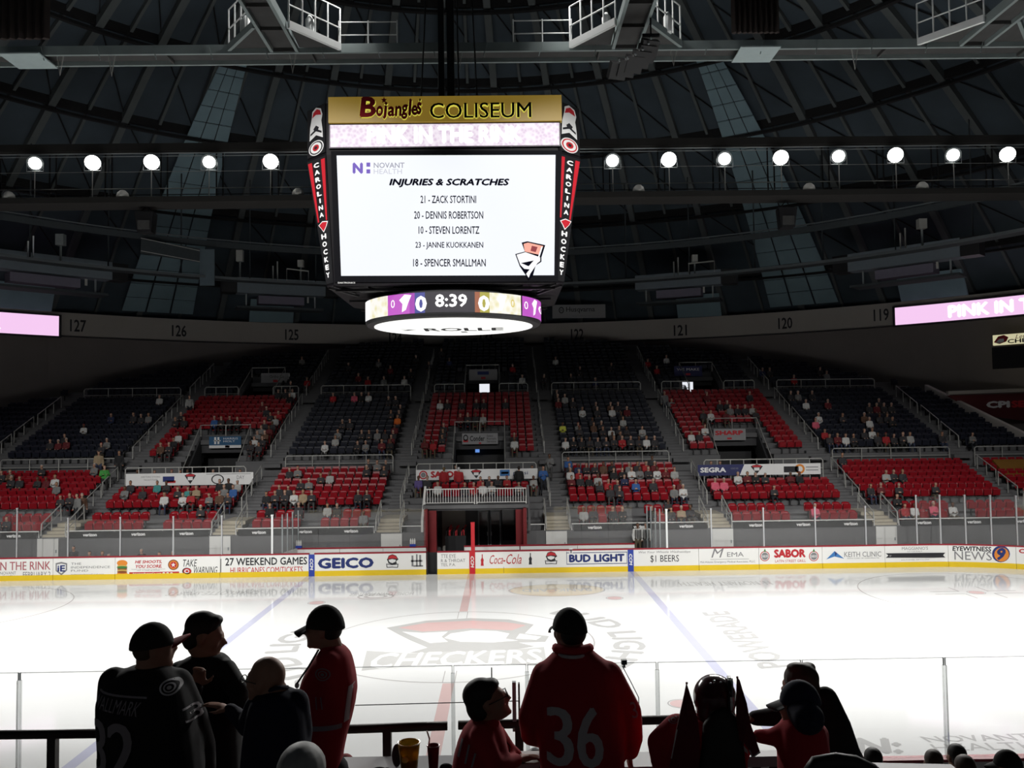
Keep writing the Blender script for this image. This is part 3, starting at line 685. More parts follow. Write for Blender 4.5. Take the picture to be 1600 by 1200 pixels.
def inframe(p, m=10): q = toPX(p); return -m < q[0] < 1600+m and q[1] < 1200+m
vis = [q for q in SEATS if inframe((q[0], q[1], q[2]+.6))]
vis.sort(key=lambda q: q[1]*10+abs(q[0])*.02)
NEARSEAT = vis[:300]; FARSEAT = vis[300:]
SEATPARTS = {}
proto = None
for x, y, z, col, s, rn, i in NEARSEAT:
    lab = f'{col} folding seat, {nth(i)} from left, {rn}, {BLOCK[s]}'
    if proto is None:
        proto = thing('stadium_seat', lab, 'seat', (0, 0, 0), 'red stadium seats in the lowest rows')
        obj('backrest', sb, M_SEATR, proto, smooth=True); obj('seat_pan', sp, M_SEATR, proto); obj('pedestal', sl, M_BLACK, proto)
        proto.location = (x, y, z)
    else: pass
    SEATPARTS[(round(x, 2), round(y, 2))] = proto if proto.location.x == 0 or len(SEATPARTS) == 0 else dup(proto, (x, y, z), lab)
mb = MB()
bv = np.array(sb.v); pv = np.array(sp.v)
lite = [(-.225,.18,.40),(.225,.18,.40),(.2,.27,.85),(-.2,.27,.85),(-.225,.215,.40),(.225,.215,.40),(.2,.305,.86),(-.2,.305,.86)]
lf = [(0,1,2,3),(4,7,6,5),(0,4,5,1),(3,2,6,7),(0,3,7,4),(1,5,6,2)]
SEATFAR = []
for x, y, z, col, s, rn, i in FARSEAT:
    mi = 0 if col == 'red' else 1
    SEATFAR.append((x, y, z, mi))

# ------------------------------------------------------------------ rails
RC_ = [0]
def rail(name, label, pts, posts, r=.03, group='handrails of the far stand', mid=None, m=M_RAIL):
    mb = MB(); mb.tube(pts, r, 6)
    for (x, y, z0, z1) in posts: mb.tube([(x, y, z0), (x, y, z1)], r*.85, 5)
    if mid is not None: mb.tube(mid, r*.7, 5)
    return tag(obj(name, mb, m), label, 'handrail', group)
def zstep(Y):                               # height of the stair under a point of an aisle
    if Y < 19.6: return 1.66+(Y-16)*.15
    if Y < 24.5: return 2.35+(Y-20)*.375
    if Y < 25.7: return 4.1
    return 5.04+(Y-26)*.4125
AN = dict(zip(AISLES, [f'the {nth(k+1)} aisle from the left' for k in range(8)]))
for x in AISLES:
    side = 1 if x > 0 else -1
    for d, w in ((-.62, 'left'), (.62, 'right')):
        X = x+d
        rail('front_stair_rail', f'white {w} rail of the front stair in {AN[x]}', [(X, 15.95, 1.75), (X, 16.0, 2.35), (X, 17.9, 3.15), (X, 18.0, 2.3)], [(X, 17.0, 1.7, 2.76)], .035, 'front stair rails', mid=[(X, 15.97, 2.0), (X, 17.95, 2.75)])
    segs = [(20.0, 21.9), (22.2, 24.2), (26.2, 28.4), (28.8, 31.2), (31.6, 34.8), (36.4, 38.6), (39.0, 41.6), (42.0, 44.6)]
    for k, (a, b) in enumerate(segs):
        if x*x+b*b > (RW-.3)**2: continue
        X = x + side*(.35 if k % 2 else .30)*(1 if abs(x) > 5 else -.6)
        n = 2 if b-a < 2.5 else 3
        P = [(X, a, zstep(a)+.15), (X, a+.02, zstep(a)+.9), (X, b, zstep(b)+.92), (X, b+.02, zstep(b)+.1)]
        rail('aisle_handrail', f'grey sloping handrail, {nth(k+1)} from the bottom in {AN[x]}', P, [(X, a+(b-a)*q/n, zstep(a+(b-a)*q/n), zstep(a+(b-a)*q/n)+.9) for q in range(1, n)], .033)
def crossrail(x0, x1, Y, z, h, label, nposts=3, ends=True):
    P = [(x0, Y, z), (x0, Y, z+h-.12), (x0+.1, Y, z+h), (x1-.1, Y, z+h), (x1, Y, z+h-.12), (x1, Y, z)]
    rail('cross_aisle_rail', label, P, [(x0+(x1-x0)*k/(nposts+1), Y, z, z+h) for k in range(1, nposts+1)], .035, 'level rails of the far stand', mid=[(x0, Y, z+h*.6), (x1, Y, z+h*.6)])
for s, (a, b) in SECT.items():
    if s not in VOM: crossrail(a+.2, b-.2, 25.3, 4.1, 1.25, f'grey level rail above the red seats of {BLOCK[s]}')
    else: crossrail(a+.15, b-.15, 22.5, 3.45, 1.42, f'grey level rail over the wide banner of {BLOCK[s]}', 8)
    if a*a+36.2**2 < RW**2 and b*b+36.2**2 < RW**2 or abs(a) < 31:
        lim = math.sqrt(RW**2-36.5**2)
        a2, b2 = max(a, -lim), min(b, lim)
        if b2-a2 > 2:
            if s in VOM:
                crossrail(a2+.2, VOM[s]-1.3, 36.0, 8.95, 1.25, f'grey upper rail left of the doorway in {BLOCK[s]}', 2); crossrail(VOM[s]+1.3, b2-.2, 36.0, 8.95, 1.25, f'grey upper rail right of the doorway in {BLOCK[s]}', 2)
            else: crossrail(a2+.2, b2-.2, 36.0, 8.95, 1.25, f'grey level rail above the navy seats of {BLOCK[s]}')
# rail and black skirt on the front wall
k = 0
M_SKIRT = mat('black_skirt_vinyl', (0.015, 0.015, 0.016), 0.6, var=.1)
for a, b in ((-41, -31.1), (-29.9, -22.3), (-20.9, -13.5), (-12.2, -5.1), (-3.7, -2.5), (2.8, 3.7), (5.1, 12.2), (13.4, 20.8), (22.1, 29.9), (31.1, 41)):
    k += 1; t = thing('front_rail', f'white rail with black skirt on the grey front wall, {nth(k)} from the left', 'handrail', ((a+b)/2, 15.9, 1.66), 'front wall rails')
    mb = MB(); mb.tube([(a, 15.9, 1.66), (a, 15.9, 1.98), (b, 15.9, 1.98), (b, 15.9, 1.66)], .03, 6)
    n = max(1, round((b-a)/2.6))
    for q in range(1, n): mb.tube([(a+(b-a)*q/n, 15.9, 1.66), (a+(b-a)*q/n, 15.9, 1.98)], .022, 5)
    obj('rail', mb, M_WHITE, t)
    if b-a > 3:
        obj('skirt', MB().box(a+.1, b-.1, 15.86, 15.875, 1.62, 1.93), M_SKIRT, t)
        mb = MB()
        for q in range(n):
            c = a+(b-a)*(q+.5)/n; put_text(mb, 'verizon', lambda u, v: (u, 15.85, v), c-.36, 1.70, c+.36, 1.87, bold=.05)
        obj('lettering', mb, M_INKW, t)
for k, x in enumerate((-30.4, -21.8, -13.0, -4.2, 4.3, 12.9, 21.4, 30.3)):
    t = thing('wall_gate', f'plain white gate on the grey front wall, {nth(k+1)} from the left', 'gate', (x, 15.85, .3), 'white gates of the front wall')
    obj('leaf', MB().box(x-.54, x+.54, 15.82, 15.88, .25, 1.62), M_WHITE, t); obj('latch', MB().box(x+.40, x+.46, 15.79, 15.82, .9, 1.05), M_STEEL, t)

# ------------------------------------------------------------------ centre tunnel with balcony
TX0, TX1 = TUN; BZ = 2.9
tun = bpy.data.objects.new('tunnel', None); C.objects.link(tun); tun.location = (0, 17, 0); tun['kind'] = 'structure'; tun['label'] = 'dark team tunnel under the balcony with red side walls'
M_TUNR = mat('dark_red_tunnel_paint', (0.17, 0.008, 0.012), .6, var=.1)
obj('side_wall', MB().box(TX0, TX0+.18, 15.0, 20.2, -.05, BZ), M_TUNR, tun); obj('side_wall', MB().box(TX1-.18, TX1, 15.0, 20.2, -.05, BZ), M_TUNR, tun)
obj('back_wall', MB().box(TX0, TX1, 19.6, 19.75, -.05, BZ), M_CONC, tun)
obj('front_pier', MB().box(TX0, TX0+.6, 15.4, 15.9, -.05, BZ-.1), M_TUNR, tun); obj('front_pier', MB().box(TX1-.55, TX1, 15.4, 15.9, -.05, BZ-.1), M_TUNR, tun)
obj('balcony_slab', MB().box(TX0-.1, TX1+.1, 15.5, 20.1, BZ-.02, BZ+.16), M_CONC, tun)
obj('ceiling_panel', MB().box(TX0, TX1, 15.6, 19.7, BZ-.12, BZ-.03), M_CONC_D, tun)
M_DGL = mat('dark_door_glass', (0.02, 0.022, 0.025), 0.08, var=.1)
for k, (a, b) in enumerate(((.15, .75), (.82, 1.42))):
    t = thing('tunnel_door', f'dark glazed metal-framed door at the end of the tunnel, {"left" if k == 0 else "right"} leaf', 'door', ((a+b)/2, 19.4, 0), 'tunnel doors')
    obj('frame', MB().box(a, a+.07, 19.38, 19.45, 0, 2.4).box(b-.07, b, 19.38, 19.45, 0, 2.4).box(a+.07, b-.07, 19.38, 19.45, 2.3, 2.4).box(a+.07, b-.07, 19.38, 19.45, 0, .15), M_STEEL, t)
    obj('glass', MB().box(a+.07, b-.07, 19.4, 19.42, .15, 2.3), M_DGL, t); obj('handle', MB().box((b-.1 if k == 0 else a+.05), (b-.06 if k == 0 else a+.09), 19.33, 19.38, 1.0, 1.2), M_ALU, t)
obj('window_2', MB().box(1.5, 2.45, 19.45, 19.5, .7, 2.4), M_DGL, tun)
obj('pale_wall_panel', MB().box(-1.85, -.55, 19.45, 19.5, 0, 2.7), mat('cream_wall', (.42, .40, .36), .8, var=.05), tun)
t = thing('stick_rack', 'black rack of red-taped hockey sticks in the tunnel', 'rack', (-1.0, 17.6, 0))
obj('rack', MB().box(-1.55, -.45, 17.5, 17.9, 0, .9).box(-1.55, -.45, 17.5, 17.56, .9, 1.25), M_BLACK, t)
for k in range(9):
    x = -1.5+.12*k; mb = MB(); mb.bar((x, 17.6, .3), (x+.05*math.sin(k*2.3), 17.7, 1.55+.1*math.sin(k*1.7)), .03, .025); mb.bar((x+.05*math.sin(k*2.3), 17.7, 1.5+.1*math.sin(k*1.7)), (x+.14+.05*math.sin(k*2.3), 17.62, 1.72+.1*math.sin(k*1.7)), .03, .07)
    tag(obj('hockey_stick', mb, M_RED if k % 3 else M_BLACK), f'{"red" if k % 3 else "black"} hockey stick in the tunnel rack, {nth(k+1)} from the left', 'stick', 'sticks in the rack')
t = thing('balcony_railing', 'white picket railing of the balcony over the team tunnel', 'railing', (0, 15.55, BZ+.16))
for half, (a, b) in enumerate(((TX0+.0, .1), (.22, TX1))):
    mb = MB(); mb.tube([(a, 15.6, BZ+.2), (a, 15.6, BZ+.98), (b, 15.6, BZ+.98), (b, 15.6, BZ+.2)], .03, 6); mb.tube([(a, 15.6, BZ+.28), (b, 15.6, BZ+.28)], .02, 5); obj('rail_frame', mb, M_WHITE, t)
    n = int((b-a)/.13)
    for q in range(1, n): 
        x = a+(b-a)*q/n; obj('picket', MB().box(x-.011, x+.011, 15.59, 15.61, BZ+.28, BZ+.98), M_WHITE, t)
for sx, X in ((-1, TX0-.15), (1, TX1+.15)):
    mb = MB(); mb.hexa([(X-.06, 15.6, 1.7), (X+.06, 15.6, 1.7), (X+.06, 17.6, 2.6), (X-.06, 17.6, 2.6)], [(X-.06, 15.6, 2.3), (X+.06, 15.6, 2.3), (X+.06, 17.6, 3.9), (X-.06, 17.6, 3.9)])
    tag(obj('stair_side_wall', mb, M_WHITE if sx < 0 else M_CONC), f'sloping wall beside the tunnel balcony, {"left" if sx < 0 else "right"} side', 'wall', 'sloping walls of the balcony')
a, b = onY(667, 880, HW)[0], onY(683, 880, HW)[0]
tag(obj('bench_gate', MB().box(a, b, HW+.35, HW+.42, 0, 1.0).box(a, a+.05, HW, HW+.35, 0, 1.05).box(b-.05, b, HW, HW+.35, 0, 1.05), M_BLACK), 'dark open gate in the boards left of the red line', 'gate')

# ------------------------------------------------------------------ doorways up in the stand and their banners
def doorway(s, Y0, Y1, zf, w, zt, lab):
    x = VOM[s]; t = bpy.data.objects.new('portal', None); C.objects.link(t); t.location = (x, Y1, zf); t['kind'] = 'structure'; t['label'] = lab
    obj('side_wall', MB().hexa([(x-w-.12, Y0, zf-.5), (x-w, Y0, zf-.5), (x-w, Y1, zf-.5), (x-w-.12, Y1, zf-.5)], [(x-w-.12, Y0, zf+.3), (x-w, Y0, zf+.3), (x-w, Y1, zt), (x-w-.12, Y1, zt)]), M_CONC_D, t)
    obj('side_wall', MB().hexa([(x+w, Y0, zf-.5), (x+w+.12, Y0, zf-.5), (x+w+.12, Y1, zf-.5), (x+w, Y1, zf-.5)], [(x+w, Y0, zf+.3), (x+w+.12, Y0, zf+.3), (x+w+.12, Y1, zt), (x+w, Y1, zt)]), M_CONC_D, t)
    obj('back_wall', MB().box(x-w, x+w, Y1, Y1+.15, zt-1.1, zt), M_CONC_D, t); obj('passage_shade_sheet', MB().box(x-w, x+w, Y1+1.2, Y1+1.3, zf-.5, zt), M_BLACK, t)  # the black sheet stands in for the shade inside the passage
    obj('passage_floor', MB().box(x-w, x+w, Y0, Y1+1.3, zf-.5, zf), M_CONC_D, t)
    rail('portal_rail', f'grey rail framing the {lab}', [(x-w-.06, Y0, zf+.3), (x-w-.06, Y0, zf+1.1), (x-w-.06, Y1, zt+.75), (x+w+.06, Y1, zt+.75), (x+w+.06, Y0, zf+1.1), (x+w+.06, Y0, zf+.3)], [(x-w-.06, Y1, zt, zt+.75), (x+w+.06, Y1, zt, zt+.75), (x, Y1, zt, zt+.75)], .035, 'rails of the doorways')
    return t
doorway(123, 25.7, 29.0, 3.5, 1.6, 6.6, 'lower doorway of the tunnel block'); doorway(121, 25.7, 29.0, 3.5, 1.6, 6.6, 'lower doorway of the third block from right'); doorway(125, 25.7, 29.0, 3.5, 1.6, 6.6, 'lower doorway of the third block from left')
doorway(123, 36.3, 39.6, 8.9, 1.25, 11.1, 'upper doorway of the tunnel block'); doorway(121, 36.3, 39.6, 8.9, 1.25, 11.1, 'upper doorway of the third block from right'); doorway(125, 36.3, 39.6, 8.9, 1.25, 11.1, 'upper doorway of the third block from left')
def banner(name, label, x0, y0, x1, y1, Y, m, prints, group='banners in the far stand', emit=False):
    a = onY(x0, (y0+y1)/2, Y); b = onY(x1, (y0+y1)/2, Y); zt = onY((x0+x1)/2, y0, Y)[2]; zb = onY((x0+x1)/2, y1, Y)[2]
    t = thing(name, label, 'banner', ((a[0]+b[0])/2, Y, zb), group); A, Bx = a[0], b[0]
    obj('sheet', MB().box(A, Bx, Y-.03, Y, zb, zt), m, t)
    for pm, kind, args in prints:
        mb = MB(); f = lambda u, v: (A+(Bx-A)*u, Y-.036, zb+(zt-zb)*v)
        if kind == 't': body, u0, v0, u1, v1, kw = args; put_text(mb, body, f, u0, v0, u1, v1, **kw)
        elif kind == 'r':
            u0, v0, u1, v1 = args; mb.ngon([f(u0, v0), f(u1, v0), f(u1, v1), f(u0, v1)])
        elif kind == 'p': f2 = lambda u, v: (A+(Bx-A)*u, Y-.033, zb+(zt-zb)*v); mb.ngon([f2(*q) for q in args])
        elif kind == 'ring':
            u, v, ru, rv, th = args; ringpoly(mb, u, v, ru, rv, th, f)
        obj('lettering', mb, pm, t)
    return t
M_BAN = mat('white_banner_vinyl', (0.80, 0.80, 0.80), .6, var=.05); M_BANN = mat('navy_banner_vinyl', (0.02, 0.025, 0.11), .6, var=.05); M_BANB = mat('blue_banner_vinyl', (0.02, 0.10, 0.22), .6, var=.05); M_BANG = mat('grey_banner_vinyl', (0.30, 0.30, 0.31), .6, var=.05)
def pcrest(u0, u1): 
    X = lambda a: u0+(u1-u0)*a
    return [(M_INK, 'p', [(X(0), .8), (X(.5), 1.0), (X(1), .8), (X(.8), .5), (X(.5), .1), (X(.2), .5)]), (M_INKR, 'r', (X(.15), .72, X(.85), .9)), (M_INKW, 'r', (X(.28), .4, X(.72), .68))]
K = dict(bold=.04)
banner('rail_banner', 'long white banner under number 125 with small print and a crest', 197, 739, 396, 758, 22.42, M_BAN, [(M_INKG, 't', ('EVERYTHING IS POSSIBLE', .12, .66, .27, .78, {})), (M_INKG, 't', ('TAILGATE TOURS', .14, .42, .25, .54, {})), (M_INKN, 'r', (.29, .3, .38, .74)), (M_INKR, 'r', (.31, .2, .39, .4))] + pcrest(.46, .55) + [(M_INK, 'ring', (.72, .45, .05, .4, .2)), (M_INKG, 't', ('DAY', .87, .45, .93, .75, {})), (M_INKG, 'r', (.63, .86, .98, .9))])
banner('rail_banner', 'long white banner over the tunnel with red letters and a crest', 650, 733, 840, 749, 22.42, M_BAN, [(M_INKR, 't', ('SABOR', .12, .22, .36, .86, dict(bold=.06))), (M_INKR, 'ring', (.06, .5, .035, .42, .3)), (M_INKG, 'ring', (.06, .5, .02, .24, .9))] + pcrest(.45, .54) + [(M_INKB, 'r', (.69, .3, .77, .9)), (M_INKW, 'r', (.70, .5, .76, .7)), (M_INKN, 't', ('pepsi', .80, .3, .92, .75, {}))])
banner('rail_banner', 'long navy and white banner under number 121 with white capitals', 1090, 725, 1282, 742, 22.42, M_BAN, [(M_BANN, 'p', [(0, 0), (.34, 0), (.38, 1), (0, 1)]), (M_INKW, 't', ('SEGRA', .02, .28, .23, .75, dict(bold=.05))), (M_INKG, 't', ('BUSINESS FIBER', .27, .55, .33, .7, {}))] + pcrest(.43, .53) + [(M_INK, 'r', (.70, .2, .82, .75)), (M_INKO, 'ring', (.83, .5, .04, .45, .4)), (M_INKG, 'r', (.88, .62, .98, .7)), (M_INKG, 'r', (.88, .35, .98, .42))])
banner('doorway_banner', 'grey banner with swirl and name over the lower centre doorway', 722, 677, 778, 694, 28.70, M_BANG, [(M_INK, 't', ('Conder', .22, .28, .63, .78, dict(bold=.03))), (M_INKR, 'r', (.03, .2, .17, .42)), (M_INK, 'ring', (.1, .6, .07, .3, .4)), (M_INK, 't', ('Sales\nRentals\nService', .69, .15, .95, .85, {})), (M_RED, 'r', (.47, .02, .53, .16))])
banner('doorway_banner', 'white banner with large dark capitals over the lower right doorway', 1115, 670, 1165, 688, 28.70, M_BANG, [(M_INKR, 't', ('SHARP', .04, .45, .92, .86, dict(bold=.06))), (M_RED, 'r', (.42, .08, .56, .24))])
banner('doorway_banner', 'blue banner with white symbol over the lower left doorway', 327, 682, 377, 700, 28.70, M_BANB, [(M_INKW, 'r', (.16, .35, .22, .95)), (M_INKW, 'r', (.26, .35, .32, .95)), (M_INKW, 'r', (.14, .6, .36, .68)), (M_INKW, 't', ('HARRIS\nHOLT', .45, .5, .9, .9, {})), (M_BAN, 'r', (0, 0, 1, .24)), (M_RED, 'r', (.5, .02, .64, .22))])
banner('upper_banner', 'dim grey banner above the upper centre doorway', 733, 577, 777, 594, 39.10, M_BANG, [(M_INKN, 'r', (.3, .5, .7, .8)), (M_INKR, 'r', (.42, .1, .58, .3))])
banner('upper_banner', 'dim dark banner above the upper right doorway', 1053, 572, 1097, 588, 39.10, M_BANN, [(M_INKW, 't', ('WE MAKE', .1, .55, .9, .8, {})), (M_INKR, 'r', (.42, .1, .58, .3))])
banner('upper_banner', 'dim grey banner above the upper left doorway', 408, 583, 453, 598, 39.10, M_BANG, [(M_INK, 't', ('Ortho Co', .3, .5, .8, .8, {})), (M_INKR, 'r', (.42, .05, .58, .3))])
for x0, y0, x1, y1, lab in ((749, 600, 765, 613, 'bright lit doorway screen under the upper centre banner'), (1066, 597, 1083, 612, 'bright lit doorway screen under the upper right banner')):
    a = onY(x0, y0, 37.6); b = onY(x1, y1, 37.6)
    t = thing('lit_sign', lab, 'sign', ((a[0]+b[0])/2, 37.6, b[2]), 'lit doorway screens'); obj('screen', MB().box(a[0], b[0], 37.58, 37.6, b[2], a[2]), led('doorway_light', (.9, .93, 1.0), .9), t); obj('case', MB().box(a[0]-.05, b[0]+.05, 37.61, 37.75, b[2]-.9, a[2]+.05), M_BLACK, t)
a = onY(746, 701, 29.5); tag(obj('blue_display', MB().box(a[0]-.14, a[0]+.14, 29.3, 29.4, a[2]-.25, a[2]+.2), led('blue_screen', (.15, .35, .9), .8)), 'small blue screen glowing in the lower centre doorway', 'screen')

# ================================================================== round wall, fascia and signs
RF = 50.0
def cyl_band(R, a0, a1, z0, z1, t, n):
    mb = MB()
    for k in range(n):
        p, q = a0+(a1-a0)*k/n, a0+(a1-a0)*(k+1)/n
        P = lambda r, a, z: (r*math.sin(a), r*math.cos(a), z)
        mb.hexa([P(R,p,z0), P(R,q,z0), P(R+t,q,z0), P(R+t,p,z0)], [P(R,p,z1), P(R,q,z1), P(R+t,q,z1), P(R+t,p,z1)])
    return mb
obj('trim_1', cyl_band(RF, -PI, PI, 14.5, 16.25, .5, 96), M_FASCIA, kind='structure', label='pale round fascia band with section numbers')
obj('wall_back', cyl_band(RF+1.0, -PI, PI, -.05, 14.6, .3, 96), M_WALL, kind='structure', label='dark brown round wall behind the top rows')
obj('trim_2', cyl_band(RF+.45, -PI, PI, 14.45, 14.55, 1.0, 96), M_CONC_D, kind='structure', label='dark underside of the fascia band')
az = lambda p: math.atan2(p[0], p[1])
def fas(x, y, R=RF): p = onR(x, y, R); return az(p), p[2]
t = bpy.data.objects['trim_1']
for num, x, y in ((127, 122, 509), (126, 280, 517), (125, 456, 523), (124, 618, 528), (123, 760, 526), (122, 902, 522), (121, 1063, 516), (120, 1227, 505), (119, 1377, 492)):
    a, z = fas(x, y, RF-.02); w = 1.55/RF*.62; mb = MB(); put_text(mb, str(num), lambda u, v: ((RF-.03)*math.sin(a+w*(u-.5)*1.2), (RF-.03)*math.cos(a+w*(u-.5)*1.2), z-.48+.96*v), 0, 0, 1, 1, bold=.02); obj('section_number', mb, M_INK, t)
def ribbon(x0, x1, label, text, tx0, tx1):
    a0, zt0 = fas(x0, 508 if x0 > 800 else 509, RF-.5); a1, _ = fas(x1, 475 if x0 > 800 else 509, RF-.5)
    z0 = fas(x0 if x0 > 0 else 93, 508 if x0 > 800 else 525, RF-.5)[1]; z1 = fas(x0 if x0 > 0 else 93, 481 if x0 > 800 else 494, RF-.5)[1]
    p = np.array([(RF-.5)*math.sin((a0+a1)/2), (RF-.5)*math.cos((a0+a1)/2), z0]); t = thing('ribbon_screen', label, 'screen', p, 'pink ribbon screens')
    obj('case', cyl_band(RF-.45, a0-.004, a1+.004, z0-.12, z1+.12, .4, 12), M_BLACK, t); obj('screen', cyl_band(RF-.5, a0, a1, z0, z1, .06, 12), led('pink_led', (0.93, 0.60, 0.90), 1.0), t)
    b0, b1 = fas(tx0, 490, RF-.5)[0], fas(tx1, 480, RF-.5)[0]; mb = MB()
    put_text(mb, text, lambda u, v: ((RF-.52)*math.sin(b0+(b1-b0)*u), (RF-.52)*math.cos(b0+(b1-b0)*u), z0+(z1-z0)*(.14+.72*v)), 0, 0, 1, 1, bold=.06); obj('lettering', mb, led('white_led', (1, 1, 1), 1.2), t)
ribbon(1399, 1760, 'pink ribbon screen on the fascia right of number 119', 'PINK IN THE RINK', 1481, 1740)
ribbon(-220, 92, 'pink ribbon screen on the fascia left of number 127', 'PINK IN THE RINK', -200, 2)
banner('hanging_banner', 'grey hanging banner with black maker name right of the round screen', 863, 476, 946, 497, 46.5, M_BANG, [(M_INK, 't', ('Husqvarna', .26, .36, .8, .84, dict(bold=.01))), (M_INK, 'ring', (.17, .6, .05, .24, .3)), (M_INK, 't', ('H', .15, .5, .19, .7, {})), (M_INKG, 't', ('READY WHEN YOU ARE', .38, .1, .72, .2, {}))])
# end wall sign and portal far right
t = thing('lit_fan_sign', 'yellow lit sign with red script on the far right wall', 'sign', onR(1600, 530, 48.5)); a0, zt = fas(1551, 524, 48.5); a1, _ = fas(1740, 515, 48.5); zb = fas(1551, 540, 48.5)[1]
obj('panel', cyl_band(48.5, a0, a1, zb, zt, .15, 8), led('yellow_sign_light', (.62, .58, .36), .9), t)
CP = lambda u, v, R=48.46: (R*math.sin(a0+(a1-a0)*u), R*math.cos(a0+(a1-a0)*u), zb+(zt-zb)*v)
mb = MB(); put_text(mb, "Let's Go", CP, .2, .52, .42, .92, shear=.3); obj('lettering', mb, M_INKR, t); mb = MB(); put_text(mb, 'CHECKERS', CP, .13, .1, .55, .5, bold=.03); obj('lettering', mb, M_INK, t)
mb = MB(); mb.ngon([CP(*q) for q in ((.01,.3),(.05,.85),(.1,.95),(.14,.7),(.12,.3),(.06,.1))]); obj('emblem', mb, M_INKR, t); mb = MB(); mb.ngon([CP(u, v, 48.44) for u, v in ((.03,.3),(.06,.6),(.1,.6),(.1,.3),(.06,.18))]); obj('emblem', mb, M_INKW, t)
a0, zt2 = fas(1550, 543, 48.5); zb2 = fas(1550, 577, 48.5)[1]; p = onR(1600, 560, 48.5)
tag(obj('dark_screen', cyl_band(48.45, a0, a1, zb2, zt2, .2, 8), mat('unlit_screen', (.01, .01, .012), .25, var=.1)), 'unlit black screen below the yellow sign', 'screen')
Yp = 31.5; Q = lambda x, y: onY(x, y, Yp)
mb = MB(); zt_ = lambda Y: 5.04+(Y-26)*.4125+.75
for Ya, Yb in ((25.6, 29.0), (29.0, 32.5), (32.5, 35.4)):
    a, b = np.array([XR(Ya), Ya, 0]), np.array([XR(Yb), Yb, 0]); w = np.array([.28, 0, 0]); U_ = lambda p, z: p+np.array([0, 0, z])
    mb.hexa([U_(a, zt_(Ya)-3), U_(a+w, zt_(Ya)-3), U_(b+w, zt_(Yb)-3), U_(b, zt_(Yb)-3)], [U_(a, zt_(Ya)), U_(a+w, zt_(Ya)), U_(b+w, zt_(Yb)), U_(b, zt_(Yb))])
tag(obj('parapet', mb, mat('pale_parapet_paint', (.55, .51, .48), .8, var=.08)), 'pale sloping side wall where the rightmost block of seats ends', 'wall')
t = thing('end_portal', 'dark red portal board with pale letters at the far right', 'sign', Q(1580, 650)+[0, .8, 0])
P = lambda x, y: onY(x, y, Yp+.8)
mb = MB(); mb.ngon([P(1480, 618), P(1618, 614), P(1618, 660), P(1530, 648)]); 
v = mb.v[:]; mb = MB(); mb.hexa([(a, b, c) for a, b, c in v], [(a, b+.1, c) for a, b, c in v]); obj('board', mb, mat('dark_red_board', (.10, .012, .016), .6, var=.1), t)
mb = MB(); A, B2 = P(1541, 638), P(1578, 637); put_text(mb, 'CPI', lambda u, v: (A[0]+(B2[0]-A[0])*u, Yp+.78, A[2]+(B2[2]-A[2])*u+.5*v), 0, 0, 1, 1, bold=.06); obj('lettering', mb, M_INKW, t)
mb = MB(); A, B2 = P(1580, 637), P(1616, 636); put_text(mb, 'SEC', lambda u, v: (A[0]+(B2[0]-A[0])*u, Yp+.78, A[2]+(B2[2]-A[2])*u+.5*v), 0, 0, 1, 1, bold=.06); obj('lettering', mb, M_INKR, t)
mb = MB()
for (xa, ya), (xb, yb) in (((1480, 614), (1560, 611)), ((1560, 611), (1618, 609))): mb.bar(P(xa, ya), P(xb, yb), .3, .25)
obj('pale_coping', mb, M_FASCIA, t)
# gold cover on seats far right
p = onY(1582, 762, 22.5); tag(obj('seat_cover', MB().hexa([(p[0]-.5, 21.9, 3.5), (p[0]+3, 21.9, 3.5), (p[0]+3, 22.0, 3.2), (p[0]-.5, 22.0, 3.2)], [(p[0]-.5, 23.6, 4.6), (p[0]+3, 23.6, 4.6), (p[0]+3, 23.7, 4.5), (p[0]-.5, 23.7, 4.5)]), mat('gold_cover_cloth', (.22, .10, .01), .8, var=.1)), 'gold cloth cover over seats at the far right', 'cover')
# ================================================================== domed roof
DZ = lambda r: 34.96 - r*r/139.2
dome = MB(); prof = [(52-2.0*k, 0) for k in range(26)]
n = 72; vs = []; fs = []
for k in range(27):
    r = 52-2.0*k
    for q in range(n): a = 2*PI*q/n; vs.append((r*math.sin(a), r*math.cos(a), DZ(r)+.55))
for k in range(26):
    for q in range(n): fs.append((k*n+q, k*n+(q+1) % n, (k+1)*n+(q+1) % n, (k+1)*n+q))
dome.add(vs, fs); ceil = obj('ceiling', dome, M_ROOF, kind='structure', label='dark blue-grey domed roof with radial ribs and ring beams')
D = lambda r, a, dz=0: np.array([r*math.sin(a), r*math.cos(a), DZ(r)+dz])
RINGS = [14.5, 21.0, 27.4, 33.8, 40.5, 47.0, 51.0]
RIB0, RIBD = math.radians(-4.6), math.radians(7.3)
def polybar(path, w, h, rad=True):
    mb = MB(); L = []
    for p in path:
        a = math.atan2(p[0], p[1]); side = np.array([math.cos(a), -math.sin(a), 0]) if rad else np.array([0, 0, 1.0])
        L.append((np.array(p), side))
    for (p, s), (q, s2) in zip(L[:-1], L[1:]):
        u = np.array([0, 0, h])
        mb.hexa([p-s*w/2, p+s*w/2, q+s2*w/2, q-s2*w/2], [p-s*w/2+u, p+s*w/2+u, q+s2*w/2+u, q-s2*w/2+u])
    return mb
rs = np.linspace(13, 51, 10)
for k in range(-9, 11):
    a = RIB0+RIBD*k; obj('rib', polybar([D(r, a, -.12) for r in rs], .42, .6), M_ROOFR, ceil)
    a2 = a+RIBD/2; obj('thin_rib', polybar([D(r, a2, .12) for r in rs], .17, .3), M_ROOFR, ceil)
